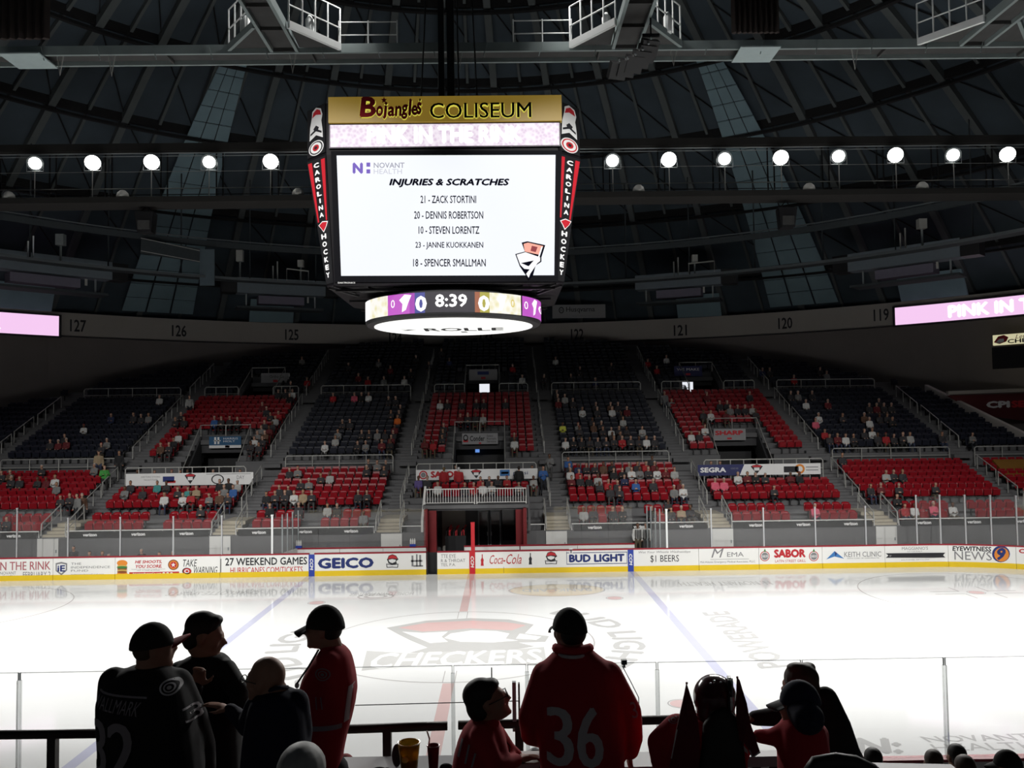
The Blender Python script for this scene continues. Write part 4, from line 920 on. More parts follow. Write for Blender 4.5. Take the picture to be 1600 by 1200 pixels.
for r in RINGS[:-1]:
    mb = MB(); N = 48; a0, a1 = -1.35, 1.35
    for q in range(N):
        p, s = a0+(a1-a0)*q/N, a0+(a1-a0)*(q+1)/N
        for rr, z0, z1, w in ((r, -.05, .5, .22), (r, -.42, -.26, .3)):
            X = lambda R, A, dz: np.array([R*math.sin(A), R*math.cos(A), DZ(r)+dz])
            mb.hexa([X(rr-w/2, p, z0), X(rr-w/2, s, z0), X(rr+w/2, s, z0), X(rr+w/2, p, z0)], [X(rr-w/2, p, z1), X(rr-w/2, s, z1), X(rr+w/2, s, z1), X(rr+w/2, p, z1)])
    obj('purlin_ring', mb, M_ROOFK, ceil)
mb = MB()                                  # thin diagonal bracing between the rings
for k in range(-9, 10):
    for r0, r1 in zip(RINGS[:-2], RINGS[1:-1]):
        a, b = RIB0+RIBD*k, RIB0+RIBD*(k+1)
        mb.bar(D(r0, a, .3), D(r1, b, .3), .06, .06)
obj('diagonal_bracing', mb, M_ROOFK, ceil, kind='stuff')
for k in range(-18, 20):
    a0, a1 = RIB0+RIBD*k/2, RIB0+RIBD*(k+1)/2
    if abs(a0) > 1.15: continue
    for r0, r1 in zip(RINGS[:-1], RINGS[1:]):
        if r0 < 20: continue
        e = .12; b = [D(r0+e, a0+e/r0, .42), D(r0+e, a1-e/r0, .42), D(r1-e, a1-e/r1, .42), D(r1-e, a0+e/r1, .42)]
        obj('roof_panel', MB().hexa(b, [p+[0, 0, .08] for p in b]), M_ROOF, ceil)
for sg in (-1, 1):
    ac = math.radians(32.3)*sg; st = bpy.data.objects.new('acoustic_strip', None); C.objects.link(st); st.parent = ceil; st['label'] = 'pale blue-grey strip of acoustic tiles on the roof, ' + ('left' if sg < 0 else 'right')
    rr = np.linspace(26.8, 50.0, 18)
    for r0, r1 in zip(rr[:-1], rr[1:]):
        for c in range(3):
            def E_(r, u):
                w = .18*(r-18.6); return D(r, ac, -.34)+np.array([math.cos(ac), -math.sin(ac), 0])*w*(u-.5)
            g = .012; u0, u1 = c/3+g, (c+1)/3-g
            b = [E_(r0+.055, u0), E_(r0+.055, u1), E_(r1-.055, u1), E_(r1-.055, u0)]
            obj('acoustic_tile', MB().hexa(b, [p+[0, 0, .06] for p in b]), M_ROOFL, st)
    obj('strip_backing', polybar([D(r, ac, -.27) for r in np.linspace(27, 50, 8)], 1.2, .3), M_ROOFK, st)
for x0, x1 in ((0, 70), (392, 456), (1060, 1125), (1418, 1500)):
    xc = (x0+x1)/2; p = onR(xc, 480, 49.2); a = az(p); w = (x1-x0)/2*78/1356/49.2
    mb = MB(); Pp = lambda r, A, z: (r*math.sin(A), r*math.cos(A), z)
    mb.hexa([Pp(49.3, a-w, 16.2), Pp(49.3, a+w, 16.2), Pp(49.5, a+w, 16.2), Pp(49.5, a-w, 16.2)], [Pp(48.2, a-w, 18.0), Pp(48.2, a+w, 18.0), Pp(48.4, a+w, 18.0), Pp(48.4, a-w, 18.0)])
    obj('acoustic_panel', mb, M_ROOFL, ceil)

# ------------------------------------------------------------------ ring gallery with air units
def ringbar(R, z0, z1, w, a0=-1.05, a1=1.05, n=40): return cyl_band(R-w/2, a0, a1, z0, z1, w, n)
gal = thing('ring_gallery', 'dark curved service gallery hanging round the dome below the lamps', 'gallery', (0, 36, 17.4))
M_GAL = mat('gallery_steel', (0.045, 0.055, 0.062), .8, var=.2)
obj('floor_beam', ringbar(35.4, 17.45, 17.62, .12), mat('gallery_edge', (.10, .115, .125), .7, var=.1), gal)
obj('deck', ringbar(36.2, 17.55, 17.62, 1.5), M_GAL, gal)
obj('upper_band', ringbar(36.0, 19.75, 20.15, .2), M_GAL, gal); obj('upper_pipe', ringbar(35.8, 20.2, 20.28, .08), mat('gallery_edge', (.1, .1, .1)), gal)
for k in range(-9, 11):
    a = RIB0+RIBD*k
    obj('hanger', MB().tube([(36.9*math.sin(a), 36.9*math.cos(a), 17.6), (36.9*math.sin(a), 36.9*math.cos(a), DZ(36.9)+.3)], .05, 5), M_GAL, gal)
for k, (x, y) in enumerate(((48, 372), (430, 417), (1410, 357), (1056, 407))):
    p = onR(x, y, 36.3); t = thing('light_tubes', f'pair of pale upright tubes standing on the ring gallery, {["far left", "left of the scoreboard", "far right", "right of the scoreboard"][k]}', 'tubes', (p[0], p[1], 17.62), 'upright tubes on the gallery')
    for d in (-.16, .16): obj('tube', MB().tube([(p[0]+d, p[1], 17.62), (p[0]+d, p[1], 18.95+d)], .05, 8), M_WHITEST if k == 0 else M_RAIL, t)
for k, (x, y, w, h) in enumerate(((95, 375, .5, .7), (375, 400, .45, .8), (470, 412, .4, .5), (1085, 405, .4, .6), (1440, 350, .5, .6))):
    p = onR(x, y, 36.4); t = thing('gallery_speaker', f'small grey cabinet standing on the ring gallery, {nth(k+1)} from the left', 'speaker', (p[0], p[1], 17.62), 'cabinets on the gallery')
    obj('cabinet', MB().box(p[0]-w/2, p[0]+w/2, p[1]-.2, p[1]+.2, p[2]-h/2, p[2]+h/2), M_RAIL if k else M_STEEL, t); obj('stand', MB().box(p[0]-.05, p[0]+.05, p[1]-.05, p[1]+.05, 17.63, p[2]-h/2), M_STEEL, t)
p0, p1 = onR(448, 420, 36.2), onR(482, 424, 36.2)
tag(obj('work_table', MB().bar(p0, p1, .3, .05).bar(p0, [p0[0], p0[1], 17.63], .04, .04).bar(p1, [p1[0], p1[1], 17.63], .04, .04), M_RAIL), 'small pale table standing on the gallery left of the scoreboard', 'table')
p0, p1 = onR(1076, 412, 36.2), onR(1116, 408, 36.2)
tag(obj('work_table', MB().bar(p0, p1, .3, .05).bar(p0, [p0[0], p0[1], 17.63], .04, .04).bar(p1, [p1[0], p1[1], 17.63], .04, .04), M_RAIL), 'small pale table standing on the gallery right of the scoreboard', 'table')
p = onR(325, 400, 35.3); tag(obj('hanging_plate', MB().box(p[0]-.55, p[0]+.45, p[1]-.06, p[1]+.06, 16.9, 19.4), mat('blue_grey_plate', (.12, .16, .19), .8, var=.1)), 'upright blue-grey plate hanging on the gallery left of the scoreboard', 'panel')
p = onR(270, 385, 35.6); q0, q1 = onR(220, 372, 35.5), onR(312, 392, 35.5)
t = thing('gallery_screen', 'pale framed screen panel in the ring gallery over the second block from left', 'panel', (p[0], p[1], 17.7)); obj('sheet', MB().bar(q0-[0, 0, .55], q1-[0, 0, .3], .05, .95), M_GAL, t); obj('edge', MB().bar(q0, q1, .08, .05).bar(q0-[0, 0, .85], q1-[0, 0, .75], .08, .05), M_RAIL, t)
M_UNIT = mat('air_unit_sheet', (.15, .18, .21), .8, var=.1); M_UNITP = mat('air_unit_sheet_purple', (.16, .15, .20), .8, var=.1)
def air_unit(cx, cy, W, H, lab, dl, dr, low=True):
    p = onR(cx, cy, 39.0); a = az(p); t = thing('air_unit', lab, 'air unit', p, 'air units under the gallery')
    rgt = np.array([math.cos(a), -math.sin(a), 0]); out = np.array([math.sin(a), math.cos(a), 0])
    def bx_(u0, u1, z0, z1, d0, d1):
        P = lambda u, d, z: p+rgt*u+out*d+np.array([0, 0, z])
        return MB().hexa([P(u0,d0,z0), P(u1,d0,z0), P(u1,d1,z0), P(u0,d1,z0)], [P(u0,d0,z1), P(u1,d0,z1), P(u1,d1,z1), P(u0,d1,z1)])
    obj('casing', bx_(-W/2, W/2, -H/2, H/2, 0, 1.2), M_UNIT, t)
    if dl: obj('grille', bx_(-W/2-1.1, -W/2-.02, -H/2, H/2, .05, 1.2), M_BLACK, t)
    if dr: obj('grille', bx_(W/2+.02, W/2+1.1, -H/2, H/2, .05, 1.2), M_BLACK, t)
    if low:
        obj('filter_box', bx_(-W*.26, W*.26, -H/2-.72, -H/2-.12, .3, 1.4), M_UNITP, t); obj('shelf', bx_(-W*.5, W*.48, -H/2-1.1, -H/2-.95, .2, 1.8), M_GAL, t)
        obj('lamp_tube', bx_(W*.29, W*.31, -H/2-.55, -H/2-.1, .2, .25), M_RAIL, t); obj('hanger', bx_(-W*.4, -W*.385, -H/2-.95, -H/2, .6, .65).add(*(lambda m: (m.v, m.f))(bx_(W*.385, W*.4, -H/2-.95, -H/2, .6, .65))), M_STEEL, t)
    obj('ceiling_strap', bx_(-W*.4, -W*.38, H/2, 18.2-p[2], .6, .65).add(*(lambda m: (m.v, m.f))(bx_(W*.38, W*.4, H/2, 18.2-p[2], .6, .65))), M_GAL, t)
air_unit(75, 412, 8.2, 1.2, 'long pale air unit under the gallery over the leftmost block', False, True)
air_unit(441, 448, 6.5, 1.15, 'long pale air unit under the gallery over the third block from left', True, True)
air_unit(1058, 437, 6.5, 1.1, 'long pale air unit under the gallery over the third block from right', False, True)
air_unit(1408, 399, 7.2, 1.2, 'long pale air unit under the gallery over the rightmost block', True, True)

# ------------------------------------------------------------------ catwalks
M_DECK = mat('catwalk_deck', (0.055, 0.055, 0.055), .9, var=.25, scale=2); M_CHAN = mat('galvanised_channel', (0.26, 0.31, 0.31), .55, .2, var=.2, scale=1.5)
def catwalk(name, lab, p, q, w, z, rails=(True, True), step=2.2, h=1.05):
    p = np.array([*p, z], float); q = np.array([*q, z], float); d = (q-p)/np.linalg.norm(q-p); s = np.array([-d[1], d[0], 0])
    t = thing(name, lab, 'catwalk', (p+q)/2, 'roof catwalks'); L = np.linalg.norm(q-p)
    obj('deck', MB().bar(p, q, w, .05), M_DECK, t)
    for sg in (-1, 1): obj('edge_channel', MB().bar(p+s*sg*w/2+[0, 0, -.02], q+s*sg*w/2+[0, 0, -.02], .12, .34), M_CHAN, t)
    obj('cross_beam', sum_mb([MB().bar(p+d*L*k/12-s*w/2-[0, 0, .1], p+d*L*k/12+s*w/2-[0, 0, .1], .08, .12) for k in range(13)]), M_DECK, t, kind='stuff')
    for sg, on in zip((-1, 1), rails):
        if not on: continue
        mb = MB(); n = int(L/step)
        for k in range(n+1): a = p+d*L*k/n+s*sg*w/2; mb.tube([a, a+[0, 0, h]], .03, 5)
        for hh in (h, h*.5): mb.tube([p+s*sg*w/2+[0, 0, hh], q+s*sg*w/2+[0, 0, hh]], .025, 5)
        obj('railing', mb, M_WHITEST, t)
    return t
def sum_mb(L):
    m = MB()
    for b in L: m.add(b.v, b.f)
    return m
CZ = 21.5
catwalk('catwalk', 'long grey catwalk crossing the hall above the scoreboard', (-33, 3.6), (33, 3.6), 1.0, CZ, rails=(False, False))
for sg in (-1, 1):
    mb = MB(); xs = [sg*q for q in (2.2, 3.3, 4.4)]
    for x in xs: mb.tube([(x, 3.1, CZ), (x, 3.1, CZ+1.05)], .03, 5)
    for hh in (.5, 1.0): mb.tube([(xs[0], 3.1, CZ+hh), (xs[2], 3.1, CZ+hh)], .025, 5)
    tag(obj('catwalk_railing', mb, M_WHITEST), 'short lit railing on the upper catwalk, ' + ('left' if sg < 0 else 'right') + ' of centre', 'railing', 'railings of the upper catwalk')
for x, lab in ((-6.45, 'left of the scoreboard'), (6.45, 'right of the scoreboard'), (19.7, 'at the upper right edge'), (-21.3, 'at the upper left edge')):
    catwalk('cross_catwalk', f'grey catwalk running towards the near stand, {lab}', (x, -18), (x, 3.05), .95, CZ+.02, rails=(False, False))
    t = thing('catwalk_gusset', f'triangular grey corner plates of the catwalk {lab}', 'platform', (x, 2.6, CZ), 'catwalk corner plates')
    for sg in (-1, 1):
        A, Bq, Cq = np.array([x+sg*.56, 3.02, CZ]), np.array([x+sg*2.1, 3.05, CZ]), np.array([x+sg*.62, 1.15, CZ])
        mb = MB(); mb.add([A, Bq, Cq, A+[0, 0, .06], Bq+[0, 0, .06], Cq+[0, 0, .06]], [(0, 2, 1), (3, 4, 5), (0, 1, 4, 3), (1, 2, 5, 4), (2, 0, 3, 5)]); obj('plate', mb, M_DECK, t)
        obj('edge', MB().bar(Bq+[0, 0, .02], Cq+[0, 0, .02], .12, .26), M_WHITEST if (sg > 0) == (x < 0) else M_CHAN, t)  # centre-facing edge is white: the work lamps' light put into its colour
        mb = MB()
        for k in range(5): a = Bq+(Cq-Bq)*k/4; mb.tube([a+[0, 0, .1], a+[0, 0, 1.5]], .035, 5)
        for hh in (.75, 1.5): mb.tube([Bq+[0, 0, hh], Cq+[0, 0, hh]], .03, 5)
        obj('railing', mb, M_WHITEST, t)
for k, (x, y, l) in enumerate(((76, 72, .75), (447, 66, .75), (715, 66, .8), (1348, 62, .8), (168, 80, .8), (1056, 70, .6))):
    p = onZ(x, y, CZ-.15); p = np.array([p[0], 3.2, CZ-.15])
    tag(obj('hanger_rod', MB().tube([p+[-.12, 0, .1], p+[0, 0, -l], p+[.14, 0, .1]], .03, 5), M_RAIL), f'pale V-shaped rod hanging under the upper catwalk {["near the left edge", "under the left corner platform", "above the gold scoreboard sign", "towards the right edge", "left of the left platform", "under the right corner platform"][k]}', 'rod', 'rods under the catwalk')
for k in range(24):
    x = -24+2.1*k; mb = MB(); mb.bar((x, 3.0, CZ+.12), (x+.15*(1 if x < 0 else -1), 3.0, CZ-.42), .03, .03)
    tag(obj('bracket', mb, M_CHAN), f'small slanted bracket on the upper catwalk edge, {nth(k+1)} from the left', 'bracket', 'brackets of the upper catwalk')
for k, (x, y) in enumerate(((30, 86), (1190, 74))):
    p = onZ(x, y, CZ-.35); p = np.array([p[0], 3.4, CZ-.35])
    tag(obj('pale_plate', MB().box(p[0]-.75, p[0]+.75, 2.6, 4.0, CZ-.32, CZ-.27), mat('pale_plate_sheet', (.38, .46, .47), .7, var=.1)), f'pale flat plate under the upper catwalk, {"left" if k == 0 else "right"} one', 'plate', 'plates under the catwalk')
for k, (x0, x1, yb) in enumerate(((-40, 78, 62), (1143, 1218, 52))):
    a, b = onY(x0, yb, 5.0), onY(x1, yb, 5.0); mb = MB(); n = 9
    for q in range(n): u0, u1 = a[0]+(b[0]-a[0])*q/n, a[0]+(b[0]-a[0])*(q+1)/n; mb.hexa([(u0, 5.0, a[2]), ((u0+u1)/2, 4.85, a[2]), (u1, 5.0, a[2]), ((u0+u1)/2, 5.1, a[2])], [(u0, 5.0, 26), ((u0+u1)/2, 4.85, 26), (u1, 5.0, 26), ((u0+u1)/2, 5.1, 26)])
    tag(obj('hanging_drape', mb, mat('dark_brown_drape', (.035, .026, .024), .95, var=.2)), f'dark brown pleated drape hanging above the catwalk, {"left" if k == 0 else "right"} one', 'drape', 'drapes above the catwalk')
for k, (x, y) in enumerate(((384, 14), (484, 20), (947, 18), (1043, 14))):
    p = onY(x, y, 2.2); tag(obj('work_lamp_can', MB().lathe([(.13, 0), (.16, .08), (.16, .62), (.09, .72), (.05, .80)], 12, (p[0], 2.2, CZ+.05)), M_WHITEST, smooth=True), f'pale canister standing on the catwalk corner platform, {nth(k+1)} from the left', 'canister', 'canisters on the catwalk')
# lamp catwalk behind the scoreboard
t = thing('lamp_catwalk', 'dark catwalk carrying the row of bright floodlights behind the scoreboard', 'catwalk', (0, LY+.6, 18.5), 'roof catwalks')
obj('deck', MB().box(-32, 33, LY-.45, LY+1.1, 18.42, 18.70), mat('dark_deck_edge', (.018, .017, .016), .8, var=.2), t)
obj('top_beam', MB().box(-32, 33, LY+.3, LY+.9, 21.25, 21.62), mat('dark_deck_edge', (.02, .02, .02)), t)
obj('top_pipe', MB().tube([(-32, LY+.6, 21.2), (33, LY+.6, 21.2)], .035, 6).tube([(-32, LY+.6, 21.05), (33, LY+.6, 21.05)], .022, 6), M_STEEL, t)
obj('handrail', MB().tube([(-32, LY+.6, 19.38), (33, LY+.6, 19.38)], .024, 6), M_RAIL, t)
obj('wire', MB().tube([(-32, LY+.6, 20.25), (33, LY+.6, 20.25)], .012, 4), M_RAIL, t)
for z in (18.86, 19.02, 19.2): obj('mesh_rail', MB().tube([(-32, LY+1.1, z), (33, LY+1.1, z)], .02, 4), M_BLACK, t)
for k in range(-11, 13):
    for d in (0, .33): obj('upright', MB().box(-1.55+2.82*k+d-.03, -1.55+2.82*k+d+.03, LY+.64, LY+.70, 18.6, 21.3), M_BLACK, t)
for k in range(-11, 13):
    x = -.5+2.82*k; obj('clamp', MB().box(x-.08, x+.08, LY+.75, LY+.85, 18.7, 18.8), M_RAIL, t)
M_LENS = led('floodlight_lens', (1.0, .97, .92), 14.0)
for k, p in enumerate(FLOODS):
    lab = f'glaring white floodlight on the lamp catwalk, {nth(k+1)} from the left'
    t = thing('floodlight', lab, 'floodlight', (p[0], LY, 18.7), 'floodlights on the lamp catwalk')
    obj('pole', MB().tube([(p[0], LY-.02, 18.712), (p[0], LY-.02, p[2]-.40)], .025, 6), M_RAIL, t)
    obj('yoke', MB().tube([(p[0]-.42, LY, p[2]+.02), (p[0]-.42, LY, p[2]-.42), (p[0]+.42, LY, p[2]-.42), (p[0]+.42, LY, p[2]+.02)], .02, 5), M_STEEL, t)
    aim = Vector((p[0]*.55+.8, -16.0, 3.5))-Vector(p); Rm = np.array(aim.to_track_quat('-Z', 'Y').to_matrix())
    mb = MB(); mb.lathe([(.10, .46), (.20, .42), (.32, .16), (.40, .0), (.40, -.04), (.38, -.04)], 18); mb.v = [tuple(np.array(p)+Rm@np.array(v)) for v in mb.v]; obj('housing', mb, M_STEEL, t, smooth=True)
    mb = MB(); rr = .30 if k in (0, 3, 5, 7, 9, 11) else .37; mb.ngon([tuple(np.array(p)+Rm@np.array((rr*math.cos(2*PI*q/18), rr*math.sin(2*PI*q/18), -.045))) for q in range(18)]); obj('lens', mb, M_LENS, t)
M_BELL = mat('white_bell_plastic', (.5, .5, .48), .5, var=.05)
for k, (x, y) in enumerate(((14, 313), (192, 311), (466, 311), (998, 306), (1264, 300), (1441, 298))):
    p = onY(x, y, LY-.1); tag(obj('bell_antenna', MB().lathe([(.30, 0), (.30, .12), (.26, .26), (.14, .38), (.04, .41)], 14, (p[0], LY-.12, 18.71)), M_BELL, smooth=True), f'white bell-shaped antenna on the lamp catwalk, {nth(k+1)} from the left', 'antenna', 'bell antennas on the catwalk')
for k, (x, y) in enumerate(((229, 345), (1228, 338))):
    p = onY(x, y, LY+.6); t = thing('hanging_speaker', f'black loudspeaker hanging under the lamp catwalk, {"left" if k == 0 else "right"} of the scoreboard', 'speaker', p, 'speakers under the lamp catwalk')
    obj('cabinet', MB().hexa([p+[-.35, -.3, -.62], p+[.35, -.3, -.62], p+[.3, .4, -.62], p+[-.3, .4, -.62]], [p+[-.48, -.35, .4], p+[.48, -.35, .4], p+[.4, .4, .4], p+[-.4, .4, .4]]), M_BLACK, t)
    obj('horn', MB().hexa([p+[-.3, -.38, -.5], p+[.3, -.38, -.5], p+[.25, -.3, -.5], p+[-.25, -.3, -.5]], [p+[-.3, -.38, -.05], p+[.3, -.38, -.05], p+[.25, -.3, -.05], p+[-.25, -.3, -.05]]), M_DECK, t)
    obj('bracket', MB().tube([p+[-.3, 0, .4], p+[0, 0, .8], p+[.3, 0, .4]], .03, 5).tube([p+[0, 0, .8], (p[0], p[1], 18.41)], .04, 5), M_BLACK, t)
# curved line of loudspeakers at the upper right of the scoreboard
t = thing('line_array', 'dark curved stack of loudspeakers hanging above the scoreboard right corner', 'speaker', onY(990, 90, .5))
arc = [(1017, 62, 0.9), (1013, 70, .75), (1004, 79, .6), (993, 87, .48), (981, 93, .38), (968, 97, .30)]
for k, (x, y, th) in enumerate(arc):
    p = onY(x, y, .5+.05*k); fw = np.array([-math.cos(th)*.2, -math.cos(th), -math.sin(th)]); fw /= np.linalg.norm(fw)
    mb = MB(); mb.bar(p, p+np.array([-.10, .35, -.42])*1.05, .62, .26); obj('cabinet', mb, M_BLACK, t)
    q = p+np.array([-.02, -.16, -.02]); obj('driver', MB().ellipsoid(q, (.05, .04, .05), 8, 5), M_STEEL, t)
p = onY(1017, 62, .5); obj('flying_frame', MB().tube([p, (p[0], .5, CZ+.1)], .03, 5).bar(p+[-.3, 0, .15], p+[.3, 0, .15], .1, .1), M_BLACK, t)

# ================================================================== scoreboard
SBY, SBX = -3.3, -.11
sc = thing('scoreboard', 'large black four-sided centre scoreboard with white screen and gold sign', 'scoreboard', (SBX, 0, 11.4))
OCT = lambda hw, hy, ex, ey, z: [(SBX+x, y, z) for x, y in ((-hw, -hy), (hw, -hy), (ex, -ey), (ex, ey), (hw, hy), (-hw, hy), (-ex, ey), (-ex, -ey))]
def loft(levels):
    mb = MB(); vs = [p for L in levels for p in L]; fs = []
    for k in range(len(levels)-1):
        for q in range(8): fs.append((k*8+q, k*8+(q+1) % 8, (k+1)*8+(q+1) % 8, (k+1)*8+q))
    fs.append(tuple(range(7, -1, -1))); fs.append(tuple((len(levels)-1)*8+q for q in range(8))); return mb.add(vs, fs)
HWT, HYT, EXT, EYT = 3.50, 3.26, 4.22, 2.55
obj('cabinet', loft([OCT(3.38, 2.78, 3.66, 2.46, 11.52), OCT(HWT, HYT, EXT, EYT, 15.42), OCT(HWT, HYT, EXT, EYT, 17.0)]), mat('scoreboard_black', (.007, .006, .008), .6, var=.2, spec=.2), sc)
U = lambda x, y, o=0.0: onY(x, y, SBY-o)
def upr(x0, y0, x1, y1, o, th=.03):
    a, b = U(x0, y1, o), U(x1, y1, o); zt = U((x0+x1)/2, y0, o)[2]; zb = U((x0+x1)/2, y1, o)[2]
    return MB().box(a[0], b[0], SBY-o, SBY-o+th, zb, zt), (lambda u, v, e=.004: (a[0]+(b[0]-a[0])*u, SBY-o-e, zb+(zt-zb)*v)), (a[0], b[0], zb, zt)
M_GOLD = mat('gold_sign_panel', (.22, .145, .022), .45, var=.06, emit=(.36, .23, .03), estr=.45)
mb, f, ex = upr(513, 150, 878, 190, .12, .3); so = obj('sign_panel', mb, M_GOLD, sc)
M_GLOWY = led('sign_letter_glow', (.85, .78, .10), .75); M_SRED = mat('dark_red_letter', (.22, .010, .016), .7, var=0, spec=.1); M_SBLK = mat('black_letter', (.004, .004, .004), .9, var=0, spec=.05)
def signword(body, x0, y0, x1, y1, m, bold, shear=0.0):
    for off, mm, b2 in ((.010, M_GLOWY, bold+.035), (.05, m, bold)):
        g = .012*(1 if mm is M_GLOWY else 0); mb = MB()
        a, b = U(x0, y1, .12), U(x1, y0, .12); zt, zb = U((x0+x1)/2, y0, .12)[2], U((x0+x1)/2, y1, .12)[2]
        put_text(mb, body, lambda u, v: (a[0]-g+(b[0]-a[0]+2*g)*u, SBY-.12-off, zb-g*1.5+(zt-zb+2*g)*v), 0, 0, 1, 1, bold=b2, shear=shear, res=3)
        obj('sign_letters', mb, mm, sc)
signword('COLISEUM', 672, 161, 830, 185, M_SBLK, .008)
for ch, x0, y0, x1, y1 in (('B', 562, 152, 588, 184), ('o', 588, 166, 599, 183), ('j', 598, 160, 606, 187), ('a', 606, 167, 617, 183), ('n', 617, 166, 628, 183), ('g', 627, 164, 638, 187), ('l', 638, 155, 644, 182), ('e', 643, 165, 653, 181), ("s", 651, 160, 659, 180), ("'", 655, 155, 658, 160)): signword(ch, x0, y0, x1, y1, M_SRED, .04, .1)
mb = MB(); mb.ngon([tuple(U(600+(5 if k % 2 == 0 else 2.2)*math.sin(PI*k/5), 156.5-(5.5 if k % 2 == 0 else 2.4)*math.cos(PI*k/5), .17)) for k in range(10)]); obj('sign_star', mb, M_SRED, sc)
mb, f, ex = upr(514, 191.5, 876, 230, .03, .05); obj('strip_bezel', mb, mat('purple_black_bezel', (.02, .008, .025), .4, var=0), sc)
mb, f, ex = upr(516, 193.5, 874, 228, .05, .03); obj('strip_screen', mb, ledpattern('strip_led', (.72, .57, .73), (.92, .84, .92), 9.0, 1.0), sc)
mb = MB(); a = 358.0; put_text(mb, 'PINK IN THE RINK', f, (573-516)/a, .10, (817-516)/a, .92, bold=.06); obj('strip_lettering', mb, led('white_led', (1, 1, 1), 1.2), sc)
# main screen on the leaning lower face
P0 = np.array([SBX, -HYT, 15.42]); P1 = np.array([SBX, -2.78, 11.52]); pv_ = (P0-P1)/np.linalg.norm(P0-P1); pn = np.cross(pv_, [1, 0, 0]); pn = pn if pn[1] < 0 else -pn
def S(x, y, o=.0):
    d = ray(x, y); p0 = P0+pn*o; return CAM+d*(((p0-CAM)@pn)/(d@pn))
def slab(px, o, th):
    b = [S(x, y, o) for x, y in px]; return MB().hexa(b, [p-pn*th for p in b])
obj('screen_bezel', slab([(517, 236), (878, 235), (872, 440), (523, 441)], .03, .03), mat('screen_bezel_black', (.006, .006, .008), .8, var=0, spec=.1), sc)
scr = obj('main_screen', slab([(526, 243), (868, 242), (866, 430), (533, 431)], .05, .02), led('screen_white', (.90, .93, 1.0), 1.0), sc)
M_TK = mat('screen_black_text', (.003, .003, .008), .95, var=0, spec=0.0); M_TP = led('screen_purple', (.16, .08, .55), .9); M_TG = led('screen_grey', (.36, .36, .44), .9); M_TG2 = led('screen_pale_grey', (.62, .62, .70), .9)
def scrtext(body, x0, y0, x1, y1, m, **k):
    c00, c10, c01, c11 = S(x0, y1, .054), S(x1, y1, .054), S(x0, y0, .054), S(x1, y0, .054)
    mb = MB(); put_text(mb, body, lambda u, v: c00*(1-u)*(1-v)+c10*u*(1-v)+c01*(1-u)*v+c11*u*v, 0, 0, 1, 1, **k); obj('screen_text', mb, m, sc)
scrtext('N', 551, 254, 567, 271.5, M_TP, bold=.06)
for y in (254, 264.5): 
    mb = MB(); mb.ngon([S(*q, .054) for q in ((572.5, y+6.5), (578.5, y+6.5), (578.5, y), (572.5, y))]); obj('screen_block', mb, M_TP, sc)
scrtext('NOVANT', 584, 254, 632, 262.5, M_TG, bold=.015); scrtext('HEALTH', 584, 264, 628, 271.7, M_TG2)
scrtext('INJURIES & SCRATCHES', 608, 279, 796, 293, M_TK, bold=.045, shear=.22)
for body, x0, x1, y in (('21 - ZACK STORTINI', 657, 744, 305.5), ('20 - DENNIS ROBERTSON', 647, 755, 330), ('10 - STEVEN LORENTZ', 654, 749, 353.5), ('23 - JANNE KUOKKANEN', 649, 755, 378), ('18 - SPENCER SMALLMAN', 645.5, 759, 404.5)): scrtext(body, x0, y, x1, y+12, M_TK, bold=.014)
def scrpoly(px, m, o): mb = MB(); mb.ngon([S(*q, o) for q in px]); obj('screen_emblem', mb, m, sc)
scrpoly([(805, 397), (820, 393), (815, 379), (824, 377), (852, 383), (846, 402), (846, 409), (837, 415), (833, 430), (826, 437), (820, 428), (812, 416)], M_TK, .054)
scrpoly([(807, 398), (821, 394), (844, 402), (844, 408), (836, 414), (828, 421), (819, 420), (813, 414)], led('screen_soft_white', (.95, .95, .97), 1.0), .058)
scrpoly([(818, 381), (825, 379), (849, 384.5), (842, 398), (820, 393)], led('screen_salmon', (.95, .42, .32), 1.0), .058); scrpoly([(831, 384), (840, 386), (837, 394), (829, 392)], led('screen_dark_red', (.30, .02, .03), .9), .061)
scrpoly([(825, 424), (838, 409), (846, 385), (848, 386), (840, 411), (829, 427), (826, 434), (822, 428)], led('screen_soft_white', (.95, .95, .97)), .061); scrpoly([(814, 411), (834, 407), (826, 416)], M_TK, .061)
def maker(x0, y0, x1, y1, f): mb = MB(); put_text(mb, 'DAKTRONICS', f, 0, 0, 1, 1, bold=.02); return mb
c = [S(528, 443, .04), S(555, 443, .04), S(528, 440.6, .04), S(555, 440.6, .04)]; obj('maker_lettering', maker(0, 0, 0, 0, lambda u, v: c[0]*(1-u)*(1-v)+c[1]*u*(1-v)+c[2]*(1-u)*v+c[3]*u*v), M_INKW, sc)
